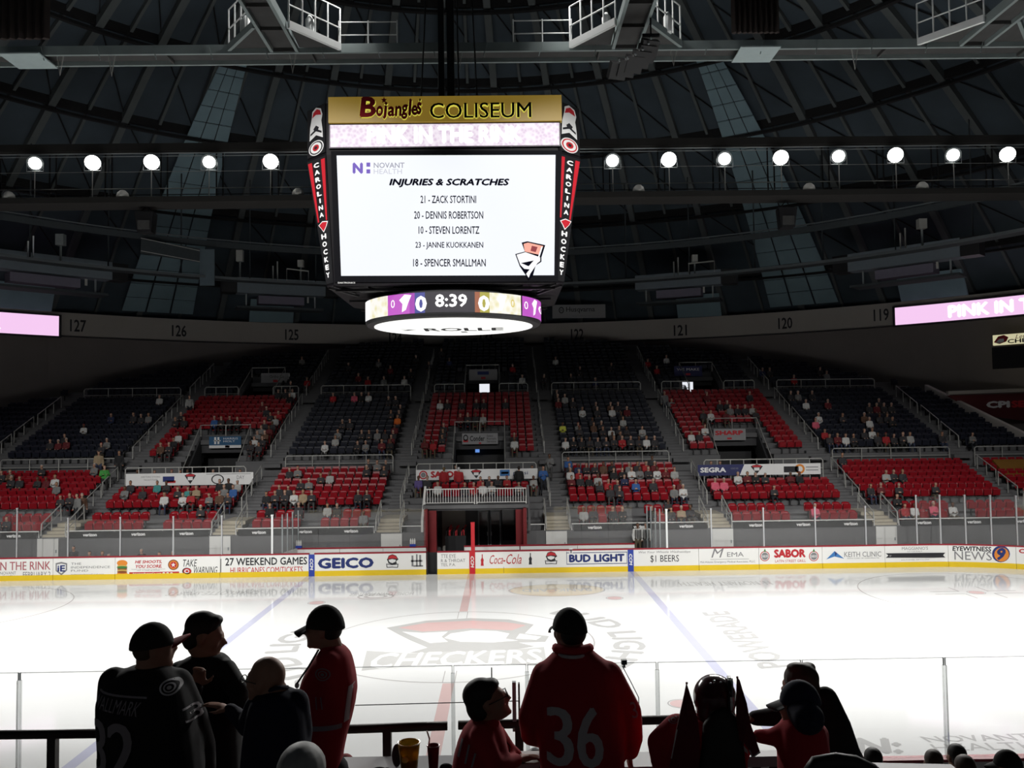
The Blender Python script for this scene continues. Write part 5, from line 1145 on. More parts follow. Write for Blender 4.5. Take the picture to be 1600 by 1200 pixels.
# corner panels
for sg in (-1, 1):
    o_ = .03
    nrm = np.array([sg*(HYT-EYT), -(EXT-HWT), 0]); nrm = nrm/np.linalg.norm(nrm)
    cor = lambda hw, hy, ex, ey, z: (np.array([SBX+sg*hw, -hy, z]), np.array([SBX+sg*ex, -ey, z]))
    b1, b2 = cor(HWT, HYT, EXT, EYT, 15.5); t1, t2 = cor(HWT, HYT, EXT, EYT, 17.0)
    if sg < 0: b1, b2, t1, t2 = b2, b1, t2, t1
    fu = lambda u, v, e=0: b1*(1-u)*(1-v)+b2*u*(1-v)+t1*(1-u)*v+t2*u*v+nrm*(o_+e)
    mb = MB(); mb.ngon([fu(.02, 0), fu(.98, 0), fu(.98, 1), fu(.02, 1)]); obj('corner_panel', mb, M_BLACK, sc)
    for pts, m, e in (([(.16,.48),(.18,.62),(.28,.82),(.30,.93),(.5,.99),(.76,.93),(.84,.8),(.78,.68),(.84,.5),(.86,.32),(.5,.42),(.15,.34)], M_INKW, .004), ([(.30,.80),(.36,.90),(.55,.95),(.72,.9),(.78,.80),(.5,.84)], M_INKR, .008), ([(.36,.56),(.5,.62),(.66,.56),(.6,.50),(.42,.5)], M_INK, .008), ([(.2,.44),(.5,.50),(.8,.42),(.8,.46),(.5,.55),(.2,.48)], M_INK, .009)):
        mb = MB(); mb.ngon([fu(u, v, e) for u, v in pts]); obj('corner_emblem', mb, m, sc)
    for r_, m, e in ((.40, M_INKW, .004), (.35, M_INK if sg < 0 else M_INKR, .008), (.29, M_INKW, .012), (.17, M_INKR, .016), (.08, M_INK, .02)):
        mb = MB(); mb.ngon([fu(.5+r_*math.cos(q), .155+r_*.38*math.sin(q), e) for q in np.linspace(0, 2*PI, 24, endpoint=False)]); obj('corner_emblem', mb, m, sc)
    b1, b2 = cor(3.38, 2.78, 3.66, 2.46, 11.6); t1, t2 = cor(HWT, HYT, EXT, EYT, 15.40)
    if sg < 0: b1, b2, t1, t2 = b2, b1, t2, t1
    nr2 = np.cross(t2-t1, t1-b1); nr2 /= np.linalg.norm(nr2); nr2 = nr2 if nr2 @ nrm > 0 else -nr2
    fl = lambda u, v, e=0: b1*(1-u)*(1-v)+b2*u*(1-v)+t1*(1-u)*v+t2*u*v+nr2*(o_+e)
    mb = MB(); mb.ngon([fl(0, 0), fl(1, 0), fl(1, 1), fl(0, 1)]); obj('corner_panel', mb, M_BLACK, sc)
    M_STR = mat('red_stripe_film', (.42, .015, .025), .5, var=0, emit=(.42, .01, .02), estr=.35)
    for pts in ([(.06, .98), (.27, .98), (.24, .50), (.14, .50)], [(.76, .98), (.97, .98), (.86, .50), (.76, .50)]):
        mb = MB(); mb.ngon([fl(u, v, .02) for u, v in pts]); obj('corner_stripe', mb, M_STR, sc)
    M_LW = mat('white_letter_film', (.7, .7, .7), .5, var=0, emit=(1, 1, 1), estr=.35)
    for k, ch in enumerate('CAROLINA'):
        v = .965-.0565*k; w = .30 if ch != 'I' else .09; mb = MB(); put_text(mb, ch, lambda a, b: fl(a, b, .032), .51-w/2, v-.038, .51+w/2, v, bold=.05); obj('corner_letter', mb, M_LW, sc)
    for k, ch in enumerate('HOCKEY'):
        v = .40-.062*k; w = .42; mb = MB(); put_text(mb, ch, lambda a, b: fl(a, b, .032), .5-w/2, v-.043, .5+w/2, v, bold=.05); obj('corner_letter', mb, M_LW, sc)
    mb = MB(); mb.ngon([fl(u, v, .025) for u, v in ((.16, .475), (.5, .50), (.92, .49), (.8, .455), (.52, .41), (.34, .445))]); obj('corner_shape', mb, M_LW, sc)
    mb = MB(); mb.ngon([fl(u, v, .032) for u, v in ((.22, .473), (.5, .493), (.86, .485), (.76, .455), (.52, .42), (.36, .45))]); obj('corner_shape', mb, M_STR, sc)
# frame between the cabinet and the ring
mb = MB()
for x in np.linspace(-3.2, 3.2, 9):
    mb.bar((SBX+x, -2.4, 11.5), (SBX+x*.8, -2.2, 11.40), .05, .05); mb.bar((SBX+x, 2.4, 11.5), (SBX+x*.8, 2.2, 11.40), .05, .05)
for y in (-2.4, 0, 2.4): mb.bar((SBX-3.4, y, 11.42), (SBX+3.4, y, 11.42), .08, .08); mb.bar((SBX-2.7, y*.85, 11.44), (SBX+2.7, y*.85, 11.44), .08, .08)
for sg in (-1, 1): mb.bar((SBX+sg*3.6, -2.4, 11.5), (SBX+sg*2.9, -1.2, 11.42), .08, .08); mb.bar((SBX+sg*3.4, -2.7, 11.5), (SBX+sg*2.9, -1.8, 11.42), .06, .06)
obj('hanging_frame', mb, M_BLACK, sc)
for x in (-2.6, -.9, .9, 2.6): obj('cable', MB().tube([(SBX+x*.4, 0.4, 17.0), (SBX+x*.25, 1.5, 26.5)], .03, 5), M_BLACK, sc)
obj('hoist_column', MB().box(SBX-.05, SBX+.2, .3, .5, 17.0, 27).box(SBX-.35, SBX-.15, .3, .5, 17.0, 27), M_BLACK, sc)
# ring screen
RR = 2.95; rg = thing('ring_screen', 'round ring screen with game clock hanging under the scoreboard', 'screen', (0, 0, 10.5))
ca = lambda p: math.atan2(p[0], -p[1])
def ringhit(x): 
    p0 = CAM; d = ray(x, 480); a = d[0]**2+d[1]**2; b = 2*(p0[0]*d[0]+p0[1]*d[1]); c_ = p0[0]**2+p0[1]**2-RR*RR
    disc = b*b-4*a*c_
    if disc < 0: return PI/2*(-1 if x < 709 else 1)*1.02
    return ca(p0+d*((-b-math.sqrt(disc))/2/a))
RZ0, RZ1 = 10.63, 11.26
def rs_(a0, a1, z0, z1, R, n=6):
    mb = MB(); vs = []; fs = []
    for k in range(n+1):
        a = a0+(a1-a0)*k/n; vs += [(R*math.sin(a), -R*math.cos(a), z0), (R*math.sin(a), -R*math.cos(a), z1)]
    for k in range(n): fs.append((2*k, 2*k+2, 2*k+3, 2*k+1))
    return mb.add(vs, fs)
obj('ring_body', MB().lathe([(2.70, 10.50), (2.9, 10.52), (2.94, 10.60), (2.94, 11.30), (2.7, 11.36), (.5, 11.36)], 64), M_BLACK, rg)
Lp = led('ring_purple', (.55, .10, .58), 1.0); Ly = ledpattern('ring_yellow', (.85, .80, .50), (1.0, .97, .90), 5.0, 1.0); Lw = led('ring_white', (1, 1, 1), 1.2); Lk = led('ring_black', (.012, .008, .02), 1.0); Lgy = led('ring_gold', (.80, .62, .12), .9)
for x0, x1, m in ((571, 578, Lw), (578, 606, Ly), (606, 640, Lp), (640, 648, led('ring_violet', (.38, .05, .45), 1.0)), (648, 664, led('ring_blue', (.05, .06, .30), 1.0)), (664, 742, Lk), (742, 750, led('ring_rust', (.35, .10, .04), 1.0)), (750, 765, led('ring_olive', (.42, .38, .05), 1.0)), (765, 814, Ly), (816, 847, Lp)):
    obj('screen_segment', rs_(ringhit(x0), ringhit(x1), RZ0, RZ1, RR, 8), m, rg)
def rtext(body, x0, x1, v0, v1, m, **k):
    a0, a1 = ringhit(x0), ringhit(x1); mb = MB(); R = RR+.006
    put_text(mb, body, lambda u, v: (R*math.sin(a0+(a1-a0)*u), -R*math.cos(a0+(a1-a0)*u), RZ0+(RZ1-RZ0)*v), 0, v0, 1, v1, **k); obj('screen_text', mb, m, rg)
rtext('8:39', 680, 730, .25, .88, Lw, bold=.03)
for x0, x1, v0, v1 in ((649, 667, .06, .84), (747, 765, .06, .84)): rtext('0', x0, x1, v0, v1, Lw, bold=.04)
for x0, x1 in ((611, 617), (798, 804), (819, 825), (841, 846), (571.5, 577)): rtext('0', x0, x1, .35, .75, Lgy if x0 in (798,) else Lw, bold=.0)
for x0, x1 in ((622, 643), (774, 792), (830, 839)):
    a0, a1 = ringhit(x0), ringhit(x1); R = RR+.006; mb = MB()
    mb.ngon([(R*math.sin(a0+(a1-a0)*u), -R*math.cos(a0+(a1-a0)*u), RZ0+(RZ1-RZ0)*v) for u, v in ((.3, .1), (.6, .2), (.75, .5), (1, .9), (.5, .95), (.1, .7), (.35, .5))]); obj('screen_emblem', mb, Lw, rg)
obj('base_panel', MB().lathe([(2.66, 10.485), (2.66, 10.50)], 64), mat('lit_base_panel', (.7, .7, .68), .5, var=.03, emit=(.86, .87, .84), estr=.85), rg)
mb = MB(); put_text(mb, 'ROLLE', lambda u, v: (-1.05+2.75*u, 1.05-.95*v, 10.478), 0, 0, 1, 1, bold=.03); mb.ngon([(-1.95, .9, 10.478), (-1.6, .55, 10.478), (-1.95, .2, 10.478), (-1.3, .6, 10.478)]); mb.ngon([(.2, 1.6, 10.478), (.45, 1.6, 10.478), (.35, 1.3, 10.478), (.15, 1.3, 10.478)]); obj('base_lettering', mb, M_INK, rg)
for q in (-1.8, 1.8): obj('suspension_rod', MB().tube([(q, -1.0, 11.3), (q, -1.0, 11.38)], .05, 5).tube([(q, 1.0, 11.3), (q, 1.0, 11.38)], .05, 5), M_BLACK, rg)
# ================================================================== spectators across the rink
M_CLOTH = objcol('spectator_cloth')
M_PANTS = ramp_by_object('spectator_trousers', [(.012, .014, .02), (.03, .04, .08), (.02, .02, .02), (.06, .06, .06), (.10, .08, .05), (.015, .02, .04)])
M_SKIN = ramp_by_object('spectator_skin', [(.42, .24, .17), (.36, .19, .12), (.45, .27, .20), (.13, .06, .035), (.40, .23, .16)])
M_HAIR = ramp_by_object('spectator_hair', [(.02, .012, .008), (.06, .03, .015), (.012, .01, .01), (.16, .10, .04), (.22, .21, .20), (.03, .02, .012), (.25, .01, .015), (.5, .5, .5)])
def capsule(mb, a, ra, b, rb, n=8, m=4, sx=1.0):
    a = np.array(a, float); b = np.array(b, float); d = b-a; L = np.linalg.norm(d)
    if L < 1e-6: return mb.ellipsoid(a, (ra, ra, ra), n, m*2)
    d /= L; u = np.array([1.0, 0, 0]) if abs(d[0]) < .8 else np.array([0, 1.0, 0]); w = np.cross(d, u); w /= np.linalg.norm(w); u = np.cross(w, d)
    rings = []
    for k in range(m+1): t = PI/2*(1-k/m); rings.append((a-d*ra*math.sin(t), ra*math.cos(t)))
    for k in range(m+1): t = PI/2*k/m; rings.append((b+d*rb*math.sin(t), rb*math.cos(t)))
    vs = [c+r*(u*math.cos(2*PI*q/n)*sx+w*math.sin(2*PI*q/n)) for c, r in rings for q in range(n)]; fs = []
    for i in range(len(rings)-1):
        for q in range(n): fs.append((i*n+q, i*n+(q+1) % n, (i+1)*n+(q+1) % n, (i+1)*n+q))
    return mb.add(vs, fs)
def remesh(mb, voxel, smooth=1, factor=.5):
    me = bpy.data.meshes.new('body'); me.from_pydata([tuple(v) for v in mb.v], [], mb.f); o = bpy.data.objects.new('body', me); C.objects.link(o)
    md = o.modifiers.new('r', 'REMESH'); md.mode = 'VOXEL'; md.voxel_size = voxel
    if smooth: ms = o.modifiers.new('s', 'SMOOTH'); ms.iterations = smooth; ms.factor = factor
    dg = bpy.context.evaluated_depsgraph_get(); ev = o.evaluated_get(dg)
    out = bpy.data.meshes.new_from_object(ev, preserve_all_data_layers=False, depsgraph=dg)
    bpy.data.objects.remove(o); bpy.data.meshes.remove(me); return out
def spectator_mesh(pose, voxel=.042):
    """one continuous body; the faces nearest to a limb take that limb's cloth"""
    segs = []                                # (a, ra, b, rb, material)
    H, L = 0.46, 0.0
    if pose.startswith('stand'):
        H = .92
        segs += [((-.1, 0, H), .095, (-.11, 0, .5), .07, 1), ((-.11, 0, .5), .068, (-.12, .02, .08), .05, 1), ((.1, 0, H), .095, (.11, 0, .5), .07, 1), ((.11, 0, .5), .068, (.12, .02, .08), .05, 1), ((-.12, .02, .05), .05, (-.13, -.14, .04), .04, 1), ((.12, .02, .05), .05, (.13, -.14, .04), .04, 1)]
        lean = 0
    else:
        lean = .0 if pose == 'sit' else -.16 if pose == 'lean' else .03
        segs += [((-.1, .05, H), .09, (-.14, -.29, H+.03), .072, 1), ((-.14, -.29, H+.03), .066, (-.14, -.30, .08), .048, 1), ((.1, .05, H), .09, (.14, -.29, H+.03), .072, 1), ((.14, -.29, H+.03), .066, (.14, -.30, .08), .048, 1), ((-.14, -.30, .05), .045, (-.14, -.38, .04), .04, 1), ((.14, -.30, .05), .045, (.14, -.38, .04), .04, 1)]
    tz = H+.50; ty = .04+lean
    segs += [((-.06, .03, H+.05), .125, (-.07, ty, tz-.12), .135, 0), ((.06, .03, H+.05), .125, (.07, ty, tz-.12), .135, 0), ((-.13, ty, tz-.04), .085, (.13, ty, tz-.04), .085, 0)]
    neck = (0, ty-.02, tz+.06); hd = np.array((0, ty-.05, tz+.20))
    segs += [(neck, .055, tuple(hd-[0, 0, .05]), .06, 2), (tuple(hd-[0, .01, .045]), .078, tuple(hd+[0, .0, .03]), .092, 2), (tuple(hd+[0, .015, .045]), .094, tuple(hd+[0, .03, -.0]), .092, 3), (tuple(hd+[0, -.10, -.02]), .014, tuple(hd+[0, -.085, .0]), .014, 2)]
    for s in (-1, 1):
        sh = (s*(.20 if pose.startswith('stand') else .175), ty, tz-.03)
        if pose == 'stand_arms': el = (s*.27, -.04, tz-.30); ha = (s*.10, -.22, tz-.22)
        elif pose.startswith('stand'): el = (s*.26, .03, tz-.33); ha = (s*.25, -.08, tz-.58)
        elif pose == 'lean': el = (s*.205, -.22, H+.22); ha = (s*.06, -.29, H+.24)
        elif pose == 'cross': el = (s*.205, -.06, tz-.30); ha = (-s*.10, -.20, tz-.22)
        else: el = (s*.208, -.05, tz-.30); ha = (s*.10, -.22, H+.14)
        segs += [(sh, .068, el, .055, 0), (el, .055, tuple(np.array(el)*.15+np.array(ha)*.85), .045, 0), (ha, .042, ha, .042, 2)]
        if np.linalg.norm(np.array(ha)-np.array(el)) > .05: segs[-1] = (ha, .04, tuple(np.array(ha)+(np.array(ha)-np.array(el))*.12), .036, 2)
    mb = MB()
    for a, ra, b, rb, m in segs: capsule(mb, a, ra, b, rb)
    me = remesh(mb, voxel, 1)
    for m in (M_CLOTH, M_PANTS, M_SKIN, M_HAIR): me.materials.append(m)
    n = len(me.polygons); c = np.zeros(n*3); me.polygons.foreach_get('center', c); c = c.reshape(-1, 3)
    best = np.full(n, 9.0); idx = np.zeros(n, int)
    for a, ra, b, rb, m in segs:
        a = np.array(a, float); b = np.array(b, float); d = b-a; L2 = max(1e-9, d@d); t = np.clip((c-a)@d/L2, 0, 1)
        dist = np.linalg.norm(c-(a+t[:, None]*d), axis=1)-(ra+(rb-ra)*t); k = dist < best; best[k] = dist[k]; idx[k] = m
    me.polygons.foreach_set('material_index', idx); me.polygons.foreach_set('use_smooth', [True]*n); me.update(); return me
POSES = {p: spectator_mesh(p) for p in ('sit', 'lean', 'cross', 'stand', 'stand_arms')}
COLS = {'w': ('white', (.55, .55, .54)), 'k': ('black', (.012, .012, .014)), 'g': ('grey', (.17, .17, .17)), 'r': ('red', (.34, .015, .02)), 'd': ('dark', (.03, .028, .032)), 'n': ('navy', (.02, .03, .08)), 'b': ('blue', (.03, .10, .30)),
        't': ('tan', (.32, .24, .15)), 'o': ('brown', (.10, .05, .03)), 'p': ('pink', (.60, .10, .16)), 'e': ('teal', (.05, .25, .24)), 'y': ('yellow', (.55, .58, .08)), 'v': ('green', (.05, .28, .05)), 'a': ('orange', (.75, .16, .02)), 'u': ('purple', (.10, .07, .22)), 'q': ('pale grey', (.34, .34, .33)), 'm': ('maroon', (.12, .012, .016))}
def P_(txt): return [(int(a), int(b), c) for a, b, c in (q.split(',') for q in txt.split())]
CROWD = []
for x0, lst in ((0, """815,480,d 903,470,p 1000,465,d 1070,470,k 1110,478,k 1240,460,q 1305,445,m 1390,450,n 1460,440,d 1490,430,d 710,600,g 775,570,d 820,600,d 915,570,e 965,575,d 975,630,w 1040,600,d 1090,600,e 1140,600,t 1290,560,k 1340,550,k 1310,590,g
 1275,630,o 1315,635,d 1220,650,g 1385,640,b 1415,590,q 1085,680,w 1140,680,r 1180,710,d 1240,200,b 1285,205,d 1145,290,d 1110,320,w 1060,350,d 1030,370,k 985,360,o 1470,320,w 1470,260,g 1350,220,d 1460,400,d 1380,210,d 480,240,w 400,310,d 540,430,g
 250,430,d 270,540,m 350,540,w 240,560,d 320,570,g 340,680,d 390,700,d 430,690,d 70,790,d 10,790,d 200,860,r 250,850,d 510,860,w 70,520,o 80,560,d 930,75,w 940,180,g 800,190,d 880,180,d 610,330,g 330,330,m 290,330,d 370,330,m 990,170,d 590,350,d 20,520,d 130,560,d 1010,200,d 1060,190,d 660,190,n"""),
 (400, """45,660,k 95,690,k 165,660,d 210,670,w 270,690,d 70,620,d 130,620,d 180,620,d 235,620,t 295,620,d 270,550,d 320,550,g 380,535,d 430,530,q 180,490,d 215,490,g 390,670,q 430,670,d 625,630,d 670,625,d 670,480,d 710,470,g 770,480,d 820,470,d 675,735,g 740,740,d
 415,380,w 455,320,q 480,280,g 490,230,d 535,210,d 505,400,d 600,280,d 640,270,d 700,270,g 740,275,d 785,275,d 830,280,m 870,270,m 790,160,d 830,160,d 855,175,a 890,150,d 915,160,g 900,200,n 600,390,d 665,370,g 650,400,d 700,400,d 740,390,m 840,350,k 845,400,w 870,330,d
 170,230,q 110,260,m 40,240,d 30,290,g 60,310,d 110,330,o 20,300,d 90,210,d 150,200,r 120,160,d 30,120,m 70,140,d 180,60,k 250,80,w 120,30,d 220,30,d 200,20,d 570,70,p 640,65,w 660,70,k 770,70,d 815,90,d 440,70,r 1060,100,w 1140,100,d 1210,100,d 1290,100,d 1350,90,d 1470,100,d
 1250,210,d 1290,210,d 1340,210,q 1160,240,d 1190,230,m 1120,310,d 1160,300,d 1060,330,r 1020,340,m 1000,420,d 1095,420,r 1180,430,d 1275,420,d 1345,410,w 1405,420,d 1380,390,r 1450,300,d 1450,340,w 945,610,u 1055,600,w 1260,600,r 1270,570,d 1325,600,w 1375,590,q 1315,570,r 1370,540,d 1430,540,d 1480,560,r 1000,610,d"""),
 (800, """110,430,w 85,610,g 130,600,q 95,420,k 240,222,y 430,150,w 470,130,d 325,70,q 290,60,d 240,60,d 210,80,m 370,80,d 560,120,o 600,130,w 620,160,k 660,140,m 640,110,d 520,130,d 490,190,d 495,220,o 545,230,d 600,250,w 610,270,d 630,210,q 550,260,d 740,250,q 690,240,d 370,240,g 415,250,d 700,330,d 260,350,w 305,360,k 350,350,k 410,350,d
 440,310,d 480,320,d 530,330,d 630,310,r 580,310,d 640,340,d 680,350,d 775,350,w 820,340,d 500,360,d 530,370,g 880,370,w 450,370,d 560,370,o 290,470,d 340,450,b 385,470,n 430,460,d 485,470,d 525,470,o 575,460,k 660,460,g 690,470,d 720,460,r 770,460,m 830,440,d 290,520,w 345,500,r 295,500,m 590,500,k 630,510,k 690,500,w 740,500,g 845,500,w
 890,500,m 940,490,q 345,530,d 395,550,k 445,530,q 510,560,d 560,580,r 600,560,d 660,550,n 715,560,b 780,510,d 825,560,d 600,600,d 640,600,d 940,600,g 995,590,w 970,550,m 610,720,k 705,710,k 770,710,k 890,700,d 935,705,d 390,750,q 345,780,d 410,800,d 960,760,t 1010,760,d 1085,790,d 1040,800,o 970,820,d 630,800,y 680,810,d
 990,280,w 1040,270,d 1110,250,w 1100,150,d 1130,155,w 1120,60,m 1210,120,d 1240,120,d 1290,140,g 1330,140,d 1370,130,d 1400,140,q 1440,150,d 1250,150,m 1380,60,d 1140,410,d 1190,420,d 1430,280,w 1320,510,w 1380,510,m 1440,500,k 1490,500,d 1130,560,p 1195,560,p 1350,790,d 1410,800,q"""),
 (1200, """145,500,m 195,490,k 20,610,d 70,50,d 130,60,g 210,110,w 290,190,w 210,200,p 240,50,d 330,110,m 450,180,d 560,190,o 610,200,w 650,180,d 690,170,d 740,190,k 610,270,w 590,270,d 690,330,r 660,340,d 720,320,d 750,330,d 820,330,q 880,350,d 260,300,r 310,310,d 350,310,m 385,320,w 320,370,r 430,370,d 460,350,d 570,120,d 600,120,m 630,130,d 650,100,d
 690,120,d 660,510,q 740,500,d 770,510,d 970,570,d 590,580,d 625,580,m 740,610,d 775,680,k 830,690,w 715,680,r 680,690,d 990,690,p 1080,710,w 1070,310,d 1125,320,g 220,765,p""")):
    for x, y, c in P_(lst): CROWD.append((x0+x/3.75, 600+y/3.75, c))
ALLROWS = []
for s, (a, b) in SECT.items():
    vom = s in VOM
    for k, (Y, z) in enumerate(F_ROWS): ALLROWS.append((s, Y, z, f'{nth(k+1)} glass-side row'))
    for k, (Y, z) in enumerate(M_ROWS):
        if vom and k > 2: continue
        ALLROWS.append((s, Y, z, f'{nth(k+1)} lower row'))
    if vom: ALLROWS.append((s, V_ROW[0]-.2, V_ROW[1], 'landing row'))
    for n, (Y, z) in enumerate(N_ROWS): ALLROWS.append((s, Y, z, f'{nth(n+1)} middle row'))
    for n, (Y, z) in enumerate(U_ROWS): ALLROWS.append((s, Y, z, f'{nth(n+1)} upper row'))
used = {}
def put_person(pose, loc, col, label, rotz=0.0, scale=1.0, group='spectators across the rink'):
    o = bpy.data.objects.new('person', POSES[pose]); C.objects.link(o); o.location = tuple(map(float, loc)); o.rotation_euler = (0, 0, rotz); o.scale = (scale,)*3
    o.color = (*COLS[col][1], 1); return tag(o, label, 'person', group)
seatmap = {}
for x, Y, z, col, s, rn, i in SEATS: seatmap.setdefault((s, rn), []).append((x, Y, z))
pend = []
for px, py, c in CROWD:
    best = None
    for s, Y, z, rn in ALLROWS:
        p = onY(px, py, Y); dz = abs(p[2]-(z+1.13))
        if SECT[s][0]-1.2 < p[0] < SECT[s][1]+1.2 and (best is None or dz < best[0]):
            L = [q for q in seatmap.get((s, rn), []) if (s, rn, round(q[0], 2)) not in used]
            if not L: continue
            q = min(L, key=lambda t: abs(t[0]-p[0]))
            if abs(q[0]-p[0]) > .8: continue
            best = (dz, s, rn, q)
    if best is None or best[0] > .6: continue
    _, s, rn, q = best; used[(s, rn, round(q[0], 2))] = c; pend.append((s, rn, q, c))
pend.sort(key=lambda t: (t[2][1], t[2][0])); print('crowd', len(CROWD), 'seated', len(pend)); EXTRA = pend[275:]; pend = pend[:275]
cnt = {}; byrow = {}
for s, rn, q, c in pend: byrow.setdefault((s, rn), []).append((q, c))
rnd = random.Random(3)
for (s, rn), L in byrow.items():
    for i, (q, c) in enumerate(sorted(L)):
        pose = rnd.choice(['sit', 'sit', 'lean', 'cross'])
        dark = c in 'dknmo'
        put_person(pose, (q[0], q[1]-.07, q[2]), c, f'person in {COLS[c][0]} top, {nth(i+1)} from left, {rn}, {BLOCK[s]}', rnd.uniform(-.12, .12), rnd.uniform(.93, 1.03))
# people on their feet
def stander(x, yfeet_px, Y, col, lab, pose='stand', rz=0.0, zf=None, sc_=1.0, grp='people standing across the rink'):
    p = onY(x, yfeet_px, Y); z = p[2] if zf is None else zf
    put_person(pose, (p[0], Y, z), col, lab, rz, sc_, grp)
stander(694, 762, 21.9, 'r', 'person in red usher jacket standing at the tunnel banner, left of two', 'stand', PI, 2.95)
stander(717, 762, 21.9, 'r', 'person in red usher jacket standing at the tunnel banner, right of two', 'stand', PI, 2.95)
stander(811, 757, 21.9, 'k', 'person in black numbered jersey below the right end of the tunnel banner', 'stand', PI, 2.95)
stander(849, 757, 22.0, 'b', 'person in bright blue jacket standing on the stair right of the tunnel block', 'stand_arms', .3, 2.95)
stander(859, 750, 23.4, 'g', 'person in grey standing on the stair behind the blue jacket', 'stand_arms', -.4, 3.6)
stander(296, 656, 32.6, 'q', 'person in pale top standing high on the aisle left of the banner block', 'stand', .5, zstep(32.6))
stander(1039, 648, 33.2, 'g', 'person in grey sweatshirt standing in the upper third block from right', 'stand', 0, zstep(33.2)-.4)
stander(1050, 652, 32.6, 'g', 'second person in grey standing beside the grey sweatshirt', 'stand_arms', .2, zstep(32.2)-.5)
stander(186, 746, 24.8, 'k', 'person in black and white jersey standing at the left banner end', 'stand', .2, 4.1)
stander(154, 752, 24.6, 't', 'person in tan jacket standing left of the white rail banner', 'stand', .4, 4.1)
stander(163, 772, 22.9, 'v', 'person in green top bending over the second aisle from left', 'stand_arms', .6, 3.3)
stander(128, 806, 19.2, 'o', 'person in brown coat walking down the front stair near the left', 'stand', .7, 1.95)
stander(120, 812, 18.9, 'g', 'person in grey hooded top on the front stair near the left', 'stand', -.5, 1.95)
# officials and people behind the far glass
stander(997, 862, 15.2, 'w', 'person in striped official shirt standing behind the boards, left of two', 'stand', .2, .32)
stander(1010, 862, 15.2, 'w', 'person in striped official shirt standing behind the boards, right of two', 'stand', -.2, .32)
p = onY(1004, 862, 15.2); tag(obj('bench_platform', MB().box(p[0]-.8, p[0]+.8, 15.05, 15.85, -.05, .32), M_BLACK), 'low black platform under the two officials', 'platform')
for k, (x, y, c, lab) in enumerate(((115, 856, 'd', 'person in dark coat and red cap'), (140, 864, 'w', 'person in white top'), (160, 864, 'g', 'person in grey top'), (170, 868, 'r', 'child in red top'), (221, 860, 'k', 'person in black and white jersey'), (249, 865, 'd', 'person in dark top'), (270, 864, 'g', 'person in grey hooded top'))):
    p = onY(x, y, 14.3); put_person('sit', (p[0], 14.3, p[2]-1.12), c, f'{lab} low behind the far-left glass, {nth(k+1)} from left', 0, .95, 'people behind the far glass')
    tag(obj('rinkside_stool', MB().lathe([(.17, -.05), (.17, -.02), (.04, 0), (.04, p[2]-.80), (.19, p[2]-.78), (.19, p[2]-.72), (.02, p[2]-.70)], 10, (p[0], 14.34, 0)), M_BLACK), f'black round stool behind the far-left glass, {nth(k+1)} from the left', 'stool', 'stools behind the glass')
# striped panels of the officials' shirts
for x in (997, 1010):
    p = onY(x, 862, 15.2)
    mb = MB()
    for k in range(4): u = -.13+.087*k; mb.box(p[0]+u-.02, p[0]+u+.02, 15.2-.175, 15.2-.12, 1.28, 1.74)
    s_ = [o for o in C.objects if o.name.startswith('person') and 'striped official' in o.get('label', '') and abs(o.location[0]-p[0]) < .02][0]
    w = obj('shirt_stripes', mb, M_BLACK); w.parent = s_; w.matrix_parent_inverse = (Matrix.Translation(s_.location) @ Matrix.Rotation(s_.rotation_euler[2], 4, 'Z')).inverted(); w['kind'] = 'stuff'

# the dim few beyond those, up in the darkest rows, as one crowd
UP = "560,585 575,590 592,562 610,575 632,590 650,556 642,580 702,560 722,575 762,551 801,570 816,590 868,560 892,585 906,575 1012,565 1026,575 1041,560 1062,590 1111,570 1191,580 1202,575 1281,577 1291,580 431,590 366,597 472,560 545,570 600,590 670,570 850,590 930,590 955,570 1085,560 1130,590 1240,590 1150,600 480,590 690,545"
tp = [s_ for s_ in UP.split()]; spots = []
for q in tp:
    px, py = map(float, q.split(',')); best = None
    for s, Y, z, rn in ALLROWS:
        if Y < 35: continue
        p = onY(px, py, Y); dz = abs(p[2]-(z+1.13))
        if best is None or dz < best[0]: best = (dz, p[0], Y, z)
    if best[0] < .5 and all(abs(best[1]-x) > 2.0 for x in VOM.values()): spots.append((best[1], best[2]-.07, best[3], rnd.choice('dkgnwrmd')))
spots += [(q[0], q[1]-.07, q[2], c) for s, rn, q, c in EXTRA]
me0 = POSES['sit']; n0 = len(me0.vertices); v0 = np.zeros(n0*3); me0.vertices.foreach_get('co', v0); v0 = v0.reshape(-1, 3); f0 = [tuple(p.vertices) for p in me0.polygons]; mi0 = [p.material_index for p in me0.polygons]
mb = MB(); keys = sorted(COLS)
for x, y, z, c in spots:
    b0 = len(mb.v); mb.v.extend(map(tuple, v0+[x, y, z])); mb.f.extend([tuple(b0+i for i in t) for t in f0]); mb.m.extend([3+keys.index(c) if i == 0 else i-1 for i in mi0])
cr = obj('crowd', mb, [M_PANTS, M_SKIN, M_HAIR]+[mat('cloth_'+COLS[k][0].replace(' ', '_'), COLS[k][1], .85, var=.1) for k in keys], smooth=True, kind='stuff'); cr['label'] = 'dim seated crowd scattered through the darkest upper rows'
